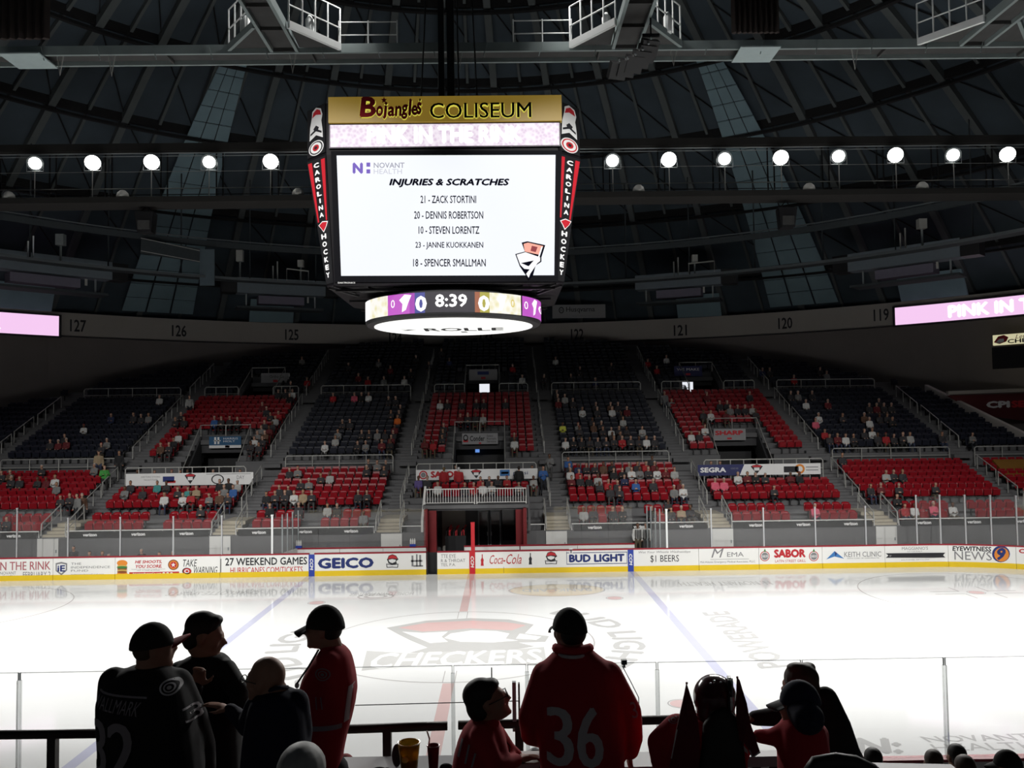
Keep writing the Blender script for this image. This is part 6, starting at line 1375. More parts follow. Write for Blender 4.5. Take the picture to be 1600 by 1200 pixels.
# the seats: someone's seat is folded down, an empty one stands up
taken = {(round(q[0], 2), round(q[1], 2)) for s, rn, q, c in pend}; taken |= {(round(x, 2), round(y+.07, 2)) for x, y, z, c in spots}
DOWN = MB(); DOWN.hexa([(-.21, -.22, .30), (.21, -.22, .30), (.20, .14, .28), (-.20, .14, .28)], [(-.21, -.22, .345), (.21, -.22, .345), (.20, .14, .335), (-.20, .14, .335)])
dme = None
for key, st in SEATPARTS.items():
    if key in taken:
        for ch in st.children:
            if ch.name.startswith('seat_pan'):
                if dme is None: dme = obj('seat_pan', DOWN, M_SEATR); dd = dme.data; bpy.data.objects.remove(dme)
                ch.data = dd
mb = MB(); dv = np.array(DOWN.v)
for x, y, z, mi in SEATFAR:
    mb.add([(a+x, b+y, c+z) for a, b, c in lite], lf, mi)
    if (round(x, 2), round(y, 2)) in taken: mb.add(dv+[x, y, z], DOWN.f, mi)
    else: mb.add(pv+[x, y, z], sp.f, mi)
    mb.box(x-.03, x+.03, y+.14, y+.2, z, z+.42, 2)
o = obj('stadium_seats', mb, [M_SEATR, M_SEATN, M_BLACK], kind='stuff'); o['label'] = 'remaining rows of red and navy stadium seats rising to the dark back wall'
# ================================================================== near stand (below and behind the picture)
near = bpy.data.objects.new('near_stand', None); C.objects.link(near); near.location = (0, -20, 0); near['kind'] = 'structure'; near['label'] = 'dark concrete steps of the near stand under the viewers'
NROW = lambda k: (-15.0-.85*k, .1+.385*k)
for k in range(0, 22):
    Y, z = NROW(k); obj('step', MB().box(-22, 22, Y-.44, Y+.42, max(-.05, z-1.2), z), M_CONC_D, near)
def near_z(Y):
    k = math.floor((-15.0-Y+.42)/.85); return NROW(max(0, k))[1]
# ================================================================== people in front of the viewer
M_JRED = mat('red_jersey_cloth', (.38, .014, .026), .9, var=.15, scale=7, bump=.6); M_JBLK = mat('black_jersey_cloth', (.012, .012, .014), .9, var=.2, scale=7, bump=.6)
M_JNAVY = mat('navy_cloth', (.010, .012, .028), .9, var=.15, scale=7, bump=.6); M_JACK = mat('black_jacket_cloth', (.010, .010, .011), .85, var=.2, scale=7, bump=.6)
M_TROU = mat('dark_trouser_cloth', (.012, .013, .018), .9, var=.2, scale=7, bump=.6); M_SK = mat('person_skin', (.36, .19, .13), .55, var=.06, scale=8)
M_HD = mat('dark_hair', (.010, .008, .007), .6, var=.2, scale=30, bump=.3); M_HG = mat('grey_hair', (.30, .30, .29), .6, var=.25, scale=30, bump=.3); M_HB = mat('brown_hair', (.05, .03, .02), .6, var=.2, scale=30, bump=.3)
M_CAPK = mat('black_cap_cloth', (.012, .012, .012), .85, var=.15, scale=12); M_CAPR = mat('red_cap_cloth', (.26, .015, .02), .85, var=.15, scale=12); M_CAPN = mat('navy_cap_cloth', (.012, .016, .035), .85, var=.15, scale=12); M_CAPG = mat('grey_cap_cloth', (.12, .12, .12), .85, var=.1, scale=12)
M_NUM = mat('grey_number_twill', (.52, .50, .52), .8, var=.05, scale=12); M_NUMW = mat('white_number_twill', (.55, .55, .56), .8, var=.05, scale=12); M_NUMD = mat('dim_number_twill', (.27, .25, .27), .8, var=.05, scale=12); M_GLS = mat('black_spectacle_frame', (.01, .01, .01), .35, var=0)
def J(px, py, d): return onY(px, py, CAM[1]+d)
def headR(face, nod=0.0, tilt=0.0):
    th = PI-math.radians(face); Rz = np.array([[math.cos(th), -math.sin(th), 0], [math.sin(th), math.cos(th), 0], [0, 0, 1]])
    n = math.radians(nod); Rx = np.array([[1, 0, 0], [0, math.cos(n), -math.sin(n)], [0, math.sin(n), math.cos(n)]])
    t = math.radians(tilt); Ry = np.array([[math.cos(t), 0, math.sin(t)], [0, 1, 0], [-math.sin(t), 0, math.cos(t)]])
    return Ry @ Rz @ Rx
def add_head(mb, c, R, k=1.0, beard=0.0):
    T = lambda p: np.array(c)+R@(np.array(p)*k); E = lambda p, r: mb.ellipsoid(T(p), np.array(r)*k, 16, 10, R)
    E((0, .014, .032), (.077, .098, .088)); E((0, -.030, -.03), (.062, .066, .080)); E((0, -.045, -.075), (.047, .048+.01*beard, .045+.01*beard)); E((0, -.082, -.100), (.026, .020+.012*beard, .020))
    E((0, -.084, .020), (.050, .018, .014)); capsule(mb, T((0, -.094, .010)), .009*k, T((0, -.118, -.026)), .0145*k); E((0, -.100, -.034), (.021, .014, .011))
    E((0, -.091, -.058), (.024, .014, .0075)); E((0, -.089, -.070), (.023, .013, .009))
    for s in (-1, 1):
        E((s*.079, .012, -.012), (.011, .022, .034)); E((s*.034, -.080, -.004), (.015, .012, .011)); E((s*.044, -.066, -.03), (.022, .02, .018))
    return T
def add_hand(mb, wrist, direction, palm_n, k=1.0, curl=.5, side=1):
    """palm with four fingers of unequal length and a thumb from its side"""
    w = np.array(wrist, float); d = np.array(direction, float); d /= np.linalg.norm(d); n = np.array(palm_n, float); n -= d*(n@d); n /= np.linalg.norm(n); s = np.cross(d, n)*side
    mb.ellipsoid(w+d*.05*k, np.array((.042, .046, .018))*k, 10, 8, np.stack([s, d, n], 1))
    for q, (off, ln) in enumerate(((-.030, .068), (-.010, .078), (.011, .074), (.031, .060))):
        b0 = w+d*.085*k+s*off*k; b1 = b0+(d*math.cos(curl*.6)-n*math.sin(curl*.6))*ln*.5*k; b2 = b1+(d*math.cos(curl*1.6)-n*math.sin(curl*1.6))*ln*.5*k
        capsule(mb, b0, .0105*k, b1, .0095*k, 6, 3); capsule(mb, b1, .0095*k, b2, .0075*k, 6, 3)
    t0 = w+d*.03*k-s*.035*k; t1 = t0+(d*.6-s*.75-n*.2)*.045*k; t2 = t1+(d*.9-s*.3-n*.3)*.035*k
    capsule(mb, t0, .015*k, t1, .012*k, 6, 3); capsule(mb, t1, .0115*k, t2, .009*k, 6, 3)
def sections(mb, secs, d, grow=0.0):
    n = 20; vs = []; fs = []
    for (y, xl, xr, t, dd) in secs:
        c = J((xl+xr)/2, y, d+dd); a = (xr-xl)/2*(d+dd)/FPX+grow; b = t/2+grow
        for q in range(n):
            w = 2*PI*q/n; cx, cy = math.cos(w), math.sin(w); e = .80   # slightly boxy ring
            vs.append(c+np.array([a*np.sign(cx)*abs(cx)**e, b*np.sign(cy)*abs(cy)**e, 0]))
    m = len(secs)
    for i in range(m-1):
        for q in range(n): fs.append((i*n+q, (i+1)*n+q, (i+1)*n+(q+1) % n, i*n+(q+1) % n))
    fs.append(tuple(range(n))); fs.append(tuple((m-1)*n+q for q in range(n-1, -1, -1)))
    mb.add(vs, fs)
def limb(mb, pts, d, grow=0.0):               # pts: (px, py, dd, radius)
    P = [(J(x, y, d+dd), r+grow) for x, y, dd, r in pts]
    for (a, ra), (b, rb) in zip(P[:-1], P[1:]): capsule(mb, a, ra, b, rb, 12, 5)
    return P
def sculpt(name, mb, m, parent=None, voxel=.013, smooth=2):
    me = remesh(mb, voxel, smooth); me.name = name
    if parent is not None:
        off = world_loc(parent); n = len(me.vertices); v = np.zeros(n*3); me.vertices.foreach_get('co', v); me.vertices.foreach_set('co', (v.reshape(-1, 3)-off).ravel())
    me.polygons.foreach_set('use_smooth', [True]*len(me.polygons)); me.materials.append(m); me.update()
    o = bpy.data.objects.new(name, me); C.objects.link(o)
    if parent is not None: o.parent = parent
    return o
def bvh_of(o):
    n = len(o.data.vertices); v = np.zeros(n*3); o.data.vertices.foreach_get('co', v); v = v.reshape(-1, 3)+world_loc(o)
    return BVHTree.FromPolygons(v.tolist(), [tuple(p.vertices) for p in o.data.polygons])
import bmesh
_LIFT = [0]
def wrap_print(name, geo, place, direction, target, m, parent, lift=.004):
    _LIFT[0] = (_LIFT[0]+1) % 5; lift += .0006*_LIFT[0]
    """a cut twill print laid on to the cloth: every point slides along a fixed direction on to the body"""
    v, f = geo; bm = bmesh.new(); V = [bm.verts.new((a, b, 0)) for a, b in v]
    for t in f:
        try: bm.faces.new([V[i] for i in t])
        except ValueError: pass
    bmesh.ops.triangulate(bm, faces=bm.faces[:])
    for _ in range(3):
        L = [e for e in bm.edges if e.calc_length() > .12]
        if not L: break
        bmesh.ops.subdivide_edges(bm, edges=L, cuts=1); bmesh.ops.triangulate(bm, faces=bm.faces[:])
    bm.verts.index_update(); tree = bvh_of(target); D = Vector(direction).normalized(); P = []; ok = []
    for w in bm.verts:
        p = Vector(place(w.co.x, w.co.y)); h = tree.ray_cast(p-D*1.0, D, 3.0)
        ok.append(h[0] is not None); P.append(tuple((h[0]-D*lift) if h[0] is not None else p))
    F = [tuple(x.index for x in q.verts) for q in bm.faces]; F = [t for t in F if all(ok[i] for i in t)]
    bm.free(); mb = MB(); mb.add(P, F)
    return obj(name, mb, m, parent) if F else None
def text_on(body, corners, d, target, m, parent, direction=(0, 1, 0), name='lettering', bold=0.0, res=3):
    v, f, a = text_geo(body, 0, 0, res); c = [J(x, y, d) for x, y in corners]   # bottom left, bottom right, top left, top right
    return wrap_print(name, (v, f), lambda u, w: c[0]*(1-u)*(1-w)+c[1]*u*(1-w)+c[2]*(1-u)*w+c[3]*u*w, direction, target, m, parent)
def ring_geo(r0, r1, n=28):
    vs = []; fs = []
    for k in range(n): a = 2*PI*k/n; vs += [(.5+r0*math.cos(a), .5+r0*math.sin(a)), (.5+r1*math.cos(a), .5+r1*math.sin(a))]
    for k in range(n): i, j = 2*k, 2*((k+1) % n); fs.append((i, j, j+1, i+1))
    return vs, fs
def patch_on(corners, d, target, m, parent, r0, r1):
    c = [J(x, y, d) for x, y in corners]
    return wrap_print('shoulder_patch', ring_geo(r0, r1), lambda u, w: c[0]*(1-u)*(1-w)+c[1]*u*(1-w)+c[2]*(1-u)*w+c[3]*u*w, (0, 1, 0), target, m, parent)
def cap(parent, T, R, k, m, mbill=None, rise=1.0, bill=True, name='cap', tip=-.03, blen=.085):
    mb = MB(); nu, nv = 24, 8; vs = []; fs = []
    rx, ry, rz = .092, .114, .098*rise
    for o in (0, -.004):
        for j in range(nv+1):
            t = PI/2*j/nv
            for i in range(nu):
                a = 2*PI*i/nu; seam = 1+.012*math.cos(6*a)*math.sin(t)
                vs.append(T(((rx+o)*math.cos(a)*math.sin(t)*seam, .010+(ry+o)*math.sin(a)*math.sin(t)*seam, .022+(rz+.010+o)*math.cos(t)-.014*(1-math.cos(t))*(1+.8*max(0, math.sin(a))))))
    K = (nv+1)*nu
    for j in range(nv):
        for i in range(nu):
            a, b, c_, d_ = j*nu+i, j*nu+(i+1) % nu, (j+1)*nu+(i+1) % nu, (j+1)*nu+i
            fs.append((a, d_, c_, b)); fs.append((K+a, K+b, K+c_, K+d_))
    for i in range(nu): a = nv*nu+i; b = nv*nu+(i+1) % nu; fs.append((a, K+a, K+b, b))
    mb.add(vs, fs); mb.ellipsoid(T((0, .01, .124*rise)), (.010*k, .010*k, .006*k), 8, 5, R)
    c_ = obj(name, mb, m, parent, smooth=True)
    if bill:
        mb = MB(); vs = []; fs = []; nx, ny = 10, 5
        for o in (0, -.005):
            for j in range(ny+1):
                for i in range(nx+1):
                    u = -1+2*i/nx; v_ = j/ny; w = .072*math.sqrt(max(0, 1-(v_*.93)**4)) if v_ > .4 else .072+.006*(.4-v_)
                    y = -.070-.024*math.sqrt(max(0, 1-u*u*.9))-v_*blen*math.sqrt(max(0.02, 1-u*u*.55)); vs.append(T((u*w, y, .020+o*(1-.3*v_)*1.8-.020*u*u+tip*v_)))
        K = (nx+1)*(ny+1)
        for j in range(ny):
            for i in range(nx):
                a = j*(nx+1)+i; fs.append((a, a+1, a+nx+2, a+nx+1)); fs.append((K+a, K+a+nx+1, K+a+nx+2, K+a+1))
        for j in range(ny):
            for i in (0, nx): a = j*(nx+1)+i; fs.append((a, a+nx+1, K+a+nx+1, K+a))
        for i in range(nx): a = ny*(nx+1)+i; fs.append((a, a+1, K+a+1, K+a))
        obj('bill', mb.add(vs, fs), mbill or m, c_, smooth=True)
    return c_
def glasses(parent, T, k=1.0):
    mb = MB()
    for s in (-1, 1):
        mb.tube([T((s*.034+.026*math.cos(a), -.112, -.002+.019*math.sin(a))) for a in np.linspace(0, 2*PI, 13)], .0026*k, 5, cap=False)
        mb.tube([T((s*.060, -.110, .006)), T((s*.080, -.06, .006)), T((s*.083, .02, .0))], .0026*k, 5)
    mb.tube([T((-.009, -.114, .0)), T((.009, -.114, .0))], .0026*k, 5); return obj('spectacles', mb, M_GLS, parent)
def hair(parent, T, R, k, m, parts, voxel=.011):
    mb = MB()
    for c, r in parts: mb.ellipsoid(T(c), np.array(r)*k, 14, 10, R)
    return sculpt('hair', mb, m, parent, voxel, 2)
def fan(label, d, head, face, torso, arms=(), hands=(), nod=0, tilt=0, k=1.0, top=M_JRED, topname='jersey', trousers=True, sleeves=True, legs=None, neck=.06, beard=0, group=None, floor=None):
    """one continuous body with its clothes over it; returns (person, top garment, head frame)"""
    R = headR(face, nod, tilt); c = J(head[0], head[1], d); mb = MB(); T = add_head(mb, c, R, k, beard)
    y0, xl, xr, t0, dd0 = torso[0]; nb = J((xl+xr)/2, y0+6, d+dd0); capsule(mb, nb, neck*1.05*k, T((0, .03, -.06)), neck*k, 12, 4)
    sections(mb, torso, d, -.028)
    for a in arms: limb(mb, a, d, -.018)
    for (w, dr, pn, cu, sd) in hands: add_hand(mb, J(*w), dr, pn, k, cu, sd)
    yl, xl, xr, tl, ddl = torso[-1]; hipL, hipR = J(xl+(xr-xl)*.28, yl-12, d+ddl), J(xl+(xr-xl)*.72, yl-12, d+ddl)
    zf = near_z(CAM[1]+d) if floor is None else floor
    def leg(mbx, g):
        for h in (hipL, hipR):
            kn = np.array([h[0], h[1]+.03, zf+.5*(h[2]-zf)]); an = np.array([h[0], h[1], zf+.09])
            capsule(mbx, h, .095*k+g, kn, .068*k+g, 12, 4); capsule(mbx, kn, .066*k+g, an, .045*k+g, 12, 4)
            if g <= 0: capsule(mbx, an-[0, 0, .035], .05*k, an+np.array([0, .14, -.045]), .042*k, 10, 4)
    leg(mb, 0)
    body = sculpt('person', mb, M_SK, None, .014, 2); tag(body, label, 'person', group)
    mb = MB(); sections(mb, torso, d)
    for a in arms:
        limb(mb, a if sleeves else a[:2], d)
    garment = sculpt(topname, mb, top, body, .014, 3)
    mb = MB(); leg(mb, .022); capsule(mb, hipL, .105*k, hipR, .105*k, 12, 4); sculpt('trousers', mb, M_TROU, body, .02, 2)
    return body, garment, T, R
# -- big fan in red number jersey, seen from behind
tor = [(1013, 870, 923, .16, .0), (1022, 862, 932, .20, 0), (1032, 852, 945, .24, 0), (1044, 838, 959, .29, 0), (1060, 836, 963, .34, 0), (1090, 838, 968, .38, 0), (1130, 840, 972, .41, 0), (1170, 843, 974, .43, 0), (1215, 846, 975, .43, 0), (1265, 852, 972, .40, 0)]
b, j, T, R = fan('person in red jersey with big grey number and dark cap, standing back to us', 5.0, (889, 985), -28, tor, [[(852, 1056, 0, .082), (829, 1120, -.02, .072), (830, 1148, .12, .062), (850, 1156, .30, .05)], [(950, 1056, 0, .085), (982, 1112, 0, .076), (987, 1152, .02, .066), (984, 1172, .06, .055)]], [((984, 1176, 5.07), (0, .25, -1), (-1, 0, 0), .6, 1)], k=1.02)
cap(b, T, R, 1.02, M_CAPK, rise=.98); hair(b, T, R, 1.02, M_HD, [((0, .045, -.005), (.080, .065, .075))])
for sx in (-2.2, 0, 2.2):
    text_on('3', [(855+sx, 1176), (891+sx, 1176), (853+sx, 1089), (888+sx, 1090)], 5.0, j, M_NUM, b, name='number'); text_on('6', [(900+sx, 1176), (936+sx, 1176), (897+sx, 1089), (932+sx, 1088)], 5.0, j, M_NUM, b, name='number')
text_on('3', [(985, 1115), (996, 1116), (981, 1091), (990, 1091)], 5.0, j, M_NUMD, b, name='number')
mb = MB(); P = [J(865+60*q/12, 1021+6*math.sin(PI*q/12), 5.0-.125*math.sin(PI*q/12)) for q in range(13)]; mb.tube(P, .010, 6); obj('collar_piping', mb, M_NUM, b); mb = MB(); mb.tube([J(868+54*q/12, 1012+5*math.sin(PI*q/12), 5.0-.10*math.sin(PI*q/12)) for q in range(13)], .026, 8); obj('collar', mb, M_JRED, b, smooth=True)
# -- fan in black jersey with cap, three-quarter back view
tor = [(1040, 207, 259, .16, 0), (1047, 190, 268, .22, 0), (1057, 174, 281, .30, 0), (1072, 163, 291, .36, 0), (1095, 157, 298, .40, 0), (1125, 158, 304, .43, 0), (1160, 161, 310, .45, 0), (1200, 162, 314, .45, 0), (1260, 166, 312, .42, 0)]
b, j, T, R = fan('person in black number jersey and red-billed cap, furthest left of the front group', 5.0, (240, 1010), 58, tor, [[(178, 1066, 0, .085), (170, 1125, 0, .072), (178, 1180, .1, .062)], [(277, 1068, .05, .088), (303, 1122, .10, .080), (318, 1165, .2, .07), (322, 1200, .3, .06)]], [((178, 1186, 5.1), (0, .2, -1), (1, 0, 0), .6, 1)], nod=0, k=1.06, top=M_JBLK)
cap(b, T, R, 1.06, M_CAPK, M_CAPR, tip=.022, blen=.095); hair(b, T, R, 1.06, M_HB, [((0, .045, -.005), (.079, .063, .07))])
text_on('WALLMARK', [(160, 1092), (237, 1101), (163, 1073), (244, 1081)], 5.0, j, M_NUMD, b)
for sx in (-2, 0, 2):
    text_on('3', [(164+sx, 1192), (190+sx, 1193), (163+sx, 1108), (188+sx, 1110)], 5.0, j, M_NUMD, b, name='number'); text_on('2', [(196+sx, 1194), (238+sx, 1196), (193+sx, 1110), (234+sx, 1112)], 5.0, j, M_NUMD, b, name='number')
text_on('3', [(301, 1122), (313, 1124), (294, 1098), (308, 1100)], 5.0, j, M_NUM, b, name='number')
for r0, r1 in ((.5, .40), (.30, .22), (.12, .0)): patch_on([(265, 1073), (290, 1077), (264, 1052), (288, 1056)], 5.0, j, M_NUMW, b, r0, r1)
text_on('-', [(168, 1071), (250, 1076), (168, 1068), (250, 1073)], 5.0, j, M_NUMD, b, name='yoke_piping')
# -- man in black jacket behind him
tor = [(1022, 303, 348, .15, 0), (1030, 287, 356, .22, 0), (1040, 276, 361, .30, 0), (1056, 265, 367, .34, 0), (1085, 262, 372, .36, 0), (1130, 262, 376, .38, 0), (1200, 264, 378, .38, 0), (1260, 268, 376, .36, 0)]
b, j, T, R = fan('person with swept dark hair in black jacket, facing right between two caps', 5.6, (321, 993), 78, tor, [[(352, 1048, -.05, .075), (372, 1078, -.18, .066), (378, 1102, -.1, .06), (360, 1118, -.05, .05)], [(282, 1052, .0, .08), (290, 1095, .05, .07), (306, 1075, -.30, .045)]], [((306, 1074, 5.3), (.25, 0, 1), (0, 1, 0), 1.2, 1)], k=1.12, nod=13, top=M_JACK, topname='jacket', beard=.6)
hair(b, T, R, 1.12, M_HD, [((0, .026, .048), (.084, .102, .088)), ((0, .06, -.02), (.076, .066, .075)), ((0, -.038, .098), (.052, .040, .026))])
# -- bald man in navy shirt
tor = [(1076, 414, 448, .15, 0), (1083, 402, 462, .22, 0), (1094, 394, 473, .29, 0), (1112, 389, 479, .33, 0), (1145, 384, 482, .36, 0), (1190, 380, 484, .38, 0), (1250, 380, 484, .36, 0)]
b, j, T, R = fan('bald person with spectacles in navy collared shirt, facing left, lowest of the group', 4.8, (415, 1062), -68, tor, [[(462, 1098, 0, .075), (470, 1140, .02, .066), (468, 1185, .1, .055)], [(402, 1104, .05, .07), (388, 1134, .15, .062), (372, 1120, .22, .048), (360, 1110, .26, .042)]], [((360, 1110, 5.06), (-1, .1, .35), (0, 0, 1), .3, 1), ((468, 1190, 4.9), (0, .3, -1), (1, 0, 0), .6, 1)], nod=-3, k=1.05, top=M_JNAVY, topname='shirt', neck=.062)
glasses(b, T, 1.05); mb = MB(); mb.tube([J(413+36*q/10, 1083-9*q/10-3*math.sin(PI*q/10), 4.8-.09*math.sin(PI*q/10)) for q in range(11)], .012, 6); obj('collar', mb, M_JNAVY, b, smooth=True)
# -- man in red jersey and dark cap, facing left
tor = [(1006, 506, 531, .14, 0), (1013, 502, 540, .20, 0), (1022, 496, 547, .26, 0), (1036, 486, 551, .32, 0), (1056, 475, 555, .35, 0), (1078, 468, 557, .36, 0), (1100, 465, 554, .36, 0), (1122, 466, 549, .35, 0), (1146, 468, 542, .33, 0), (1175, 472, 536, .31, 0), (1220, 476, 530, .30, 0)]
b, j, T, R = fan('person in red jersey and dark cap facing left, rightmost of the left group', 5.4, (506, 981), -80, tor, [[(514, 1038, -.10, .080), (512, 1082, -.14, .072), (492, 1108, -.10, .06), (474, 1112, 0, .048)]], [((474, 1112, 5.4), (-1, .1, .1), (0, 0, 1), .8, 1)], k=1.07)
cap(b, T, R, 1.07, M_CAPK, tip=-.045, blen=.085, rise=1.02); hair(b, T, R, 1.07, M_HD, [((0, .045, -.005), (.079, .063, .07))])
for r0, r1 in ((.5, .42), (.30, .22), (.12, .0)): patch_on([(501, 1050), (526, 1049), (501, 1032), (526, 1031)], 5.4, j, M_NUMD, b, r0, r1)
text_on('11', [(504, 1094), (514, 1093), (503, 1074), (513, 1073)], 5.4, j, M_NUMD, b, name='number'); text_on('1', [(543, 1118), (549, 1117), (550, 1063), (556, 1062)], 5.4, j, M_NUMW, b, name='number')
text_on('-', [(488, 1128), (540, 1126), (488, 1120), (541, 1118)], 5.4, j, M_NUMD, b, name='hem_stripe')
mb = MB(); mb.tube([J(498, 1015, 5.2), J(482, 1042, 5.2), J(464, 1068, 5.25)], .006, 5); obj('lanyard', mb, M_JBLK, b); obj('lanyard_badge', MB().ellipsoid(J(464, 1071, 5.25), (.014, .006, .018), 8, 6), M_NUMW, b)
# -- woman with glasses looking up to the right
tor = [(1120, 742, 776, .14, 0), (1128, 733, 780, .20, 0), (1140, 723, 785, .26, 0), (1156, 716, 790, .29, 0), (1178, 710, 795, .31, 0), (1210, 705, 798, .33, 0), (1260, 704, 798, .33, 0)]
b, j, T, R = fan('person with short dark hair and glasses in red jersey, chin raised to the right', 5.0, (762, 1094), 82, tor, [[(752, 1150, -.12, .066), (768, 1190, -.15, .06), (792, 1194, .0, .048), (806, 1188, .1, .04)], [(775, 1148, .10, .06), (792, 1172, .18, .054), (806, 1180, .2, .04)]], [((808, 1187, 5.12), (1, .2, .1), (0, 0, 1), .5, 1)], nod=-17, k=1.03, neck=.060, beard=.7)
glasses(b, T, 1.03); hair(b, T, R, 1.03, M_HD, [((0, .030, .046), (.087, .102, .088)), ((0, .06, -.02), (.078, .070, .082)), ((0, -.034, .074), (.070, .056, .036))])
for x0, x1, y0, y1 in ((716, 722, 1172, 1146), (727, 733, 1178, 1150), (737, 743, 1182, 1160)): text_on('I', [(x0, y0), (x0+3, y0), (x1, y1), (x1+3, y1)], 5.0, j, M_NUMD, b, name='sleeve_stripe')
mb = MB(); mb.tube([J(780, 1140, 5.05), J(790, 1158, 5.05), J(797, 1166, 5.08), J(796, 1178, 5.1)], .004, 5); obj('lanyard', mb, M_GLS, b)
p = J(812, 1189, 5.2); tag(obj('food_tray', MB().hexa([p+[-.09, -.08, -.03], p+[.10, -.08, -.03], p+[.10, .08, -.03], p+[-.09, .08, -.03]], [p+[-.11, -.10, .02], p+[.12, -.10, .02], p+[.12, .10, .02], p+[-.11, .10, .02]]), mat('white_card', (.6, .6, .58), .7, var=.05)), 'white paper food tray held by the person with glasses', 'tray')
# -- fan with shiny helmet and long dark hair between two pennants
tor = [(1112, 1096, 1142, .15, 0), (1120, 1074, 1154, .22, 0), (1130, 1056, 1160, .28, 0), (1146, 1046, 1164, .32, 0), (1170, 1042, 1166, .34, 0), (1200, 1044, 1164, .36, 0), (1260, 1050, 1160, .36, 0)]
b, j, T, R = fan('person in red jersey and shiny dark helmet with long black hair, back to us', 4.7, (1117, 1097), 12, tor, [[(1058, 1138, 0, .078), (1030, 1160, .05, .066), (1034, 1195, .12, .056)], [(1150, 1140, .05, .06), (1158, 1170, .12, .055), (1152, 1195, .2, .05)]], [((1034, 1200, 4.83), (0, .3, -1), (1, 0, 0), .6, 1)], k=1.0)
mb = MB()
for k_ in range(9): x = 1108+42*k_/8; capsule(mb, J(x, 1114+3.2*abs(k_-4)**1.35, 4.57), .036, J(x+(k_-4)*1.2, 1215, 4.52), .042, 8, 4)
sculpt('hair', mb, M_HD, b, .014, 2)
M_HELM = mat('dark_red_helmet_gloss', (.05, .008, .012), .18, var=.1); M_CHR = mat('silver_helmet_trim', (.55, .55, .56), .22, .8, var=.05)
mb = MB(); mb.ellipsoid(T((0, .006, .028)), (.116, .132, .118), 26, 14, R); mb.ellipsoid(T((0, .05, -.04)), (.104, .09, .085), 20, 10, R); h = sculpt('helmet', mb, M_HELM, b, .011, 2)
for x0, off in ((1098, 0), (1103, .3)):
    P = [T((-.085+.03*off, .11*math.sin(q)+.006, .105*math.cos(q)+.03)) for q in np.linspace(-.5, 1.9, 12)]; mb = MB()
    for p_, q_ in zip(P[:-1], P[1:]): mb.bar(p_, q_, .020, .008)
    obj('helmet_stripe', mb, M_CHR if off == 0 else M_BLACK, h)
for x, y in ((1110, 1068), (1116, 1064), (1133, 1073), (1126, 1066)): obj('rivet', MB().ellipsoid(J(x, y, 4.62), (.007, .007, .005), 8, 5), M_CHR, h)
mb = MB(); mb.tube([T((.10, .07, -.06)), T((.085, .05, -.10)), T((.05, .0, -.13))], .006, 5); obj('chin_strap', mb, M_CHR, h)
for r0, r1 in ((.5, .40), (.26, .16)): patch_on([(1042, 1126), (1056, 1124), (1044, 1117), (1058, 1115)], 4.7, j, M_NUMD, b, r0, r1)
M_PEN = mat('dark_red_pennant_cloth', (.11, .010, .016), .85, var=.15, scale=10); M_PENE = mat('pennant_pale_edge', (.45, .44, .43), .8, var=.05)
def pennant(lab, outline, d0, fold):
    n = len(outline); fr = [J(x, y, d0+fold*math.sin(k_*1.3)) for k_, (x, y) in enumerate(outline)]; c = sum(fr)/n+np.array([0, -.02, 0]); t = np.array([0, .012, 0])
    mb = MB(); vs = fr+[c]+[p+t for p in fr]+[c+t]; fs = []
    for k_ in range(n): q = (k_+1) % n; fs += [(k_, q, n), (n+1+q, n+1+k_, 2*n+1), (k_, n+1+k_, n+1+q, q)]
    th = thing('pennant', lab, 'flag', fr[0]); obj('cloth', mb.add(vs, fs), M_PEN, th); return th, fr
th, fr = pennant('dark red pointed pennant standing left of the shiny helmet', [(1073, 1068), (1077, 1080), (1084, 1102), (1091, 1128), (1094, 1160), (1092, 1205), (1046, 1205), (1050, 1180), (1056, 1145), (1063, 1115), (1069, 1088)], 4.52, .02)
obj('tip', MB().tube([J(1073, 1069, 4.52), J(1073, 1066, 4.52)], .006, 5), M_PEN, th); obj('pale_edge', MB().tube([J(1058, 1140, 4.5), J(1053, 1165, 4.5), J(1049, 1185, 4.5)], .003, 5), M_PENE, th)
th, fr = pennant('dark red pointed pennant hanging right of the shiny helmet', [(1152, 1058), (1156, 1063), (1161, 1080), (1167, 1099), (1173, 1131), (1181, 1155), (1188, 1176), (1175, 1184), (1170, 1172), (1162, 1160), (1153, 1155), (1151, 1125), (1151, 1088)], 4.52, .02)
obj('tip', MB().tube([J(1152, 1060, 4.52), J(1152, 1057, 4.52)], .006, 5), M_PEN, th); obj('pale_edge', MB().tube([J(1188, 1175, 4.5), J(1176, 1183, 4.5), J(1171, 1172, 4.5)], .004, 5), M_PENE, th); obj('pale_lining', MB().hexa([J(1154, 1156, 4.53), J(1168, 1172, 4.53), J(1168, 1172, 4.54), J(1154, 1156, 4.54)], [J(1155, 1168, 4.53), J(1169, 1178, 4.53), J(1169, 1178, 4.54), J(1155, 1168, 4.54)]), M_PENE, th)
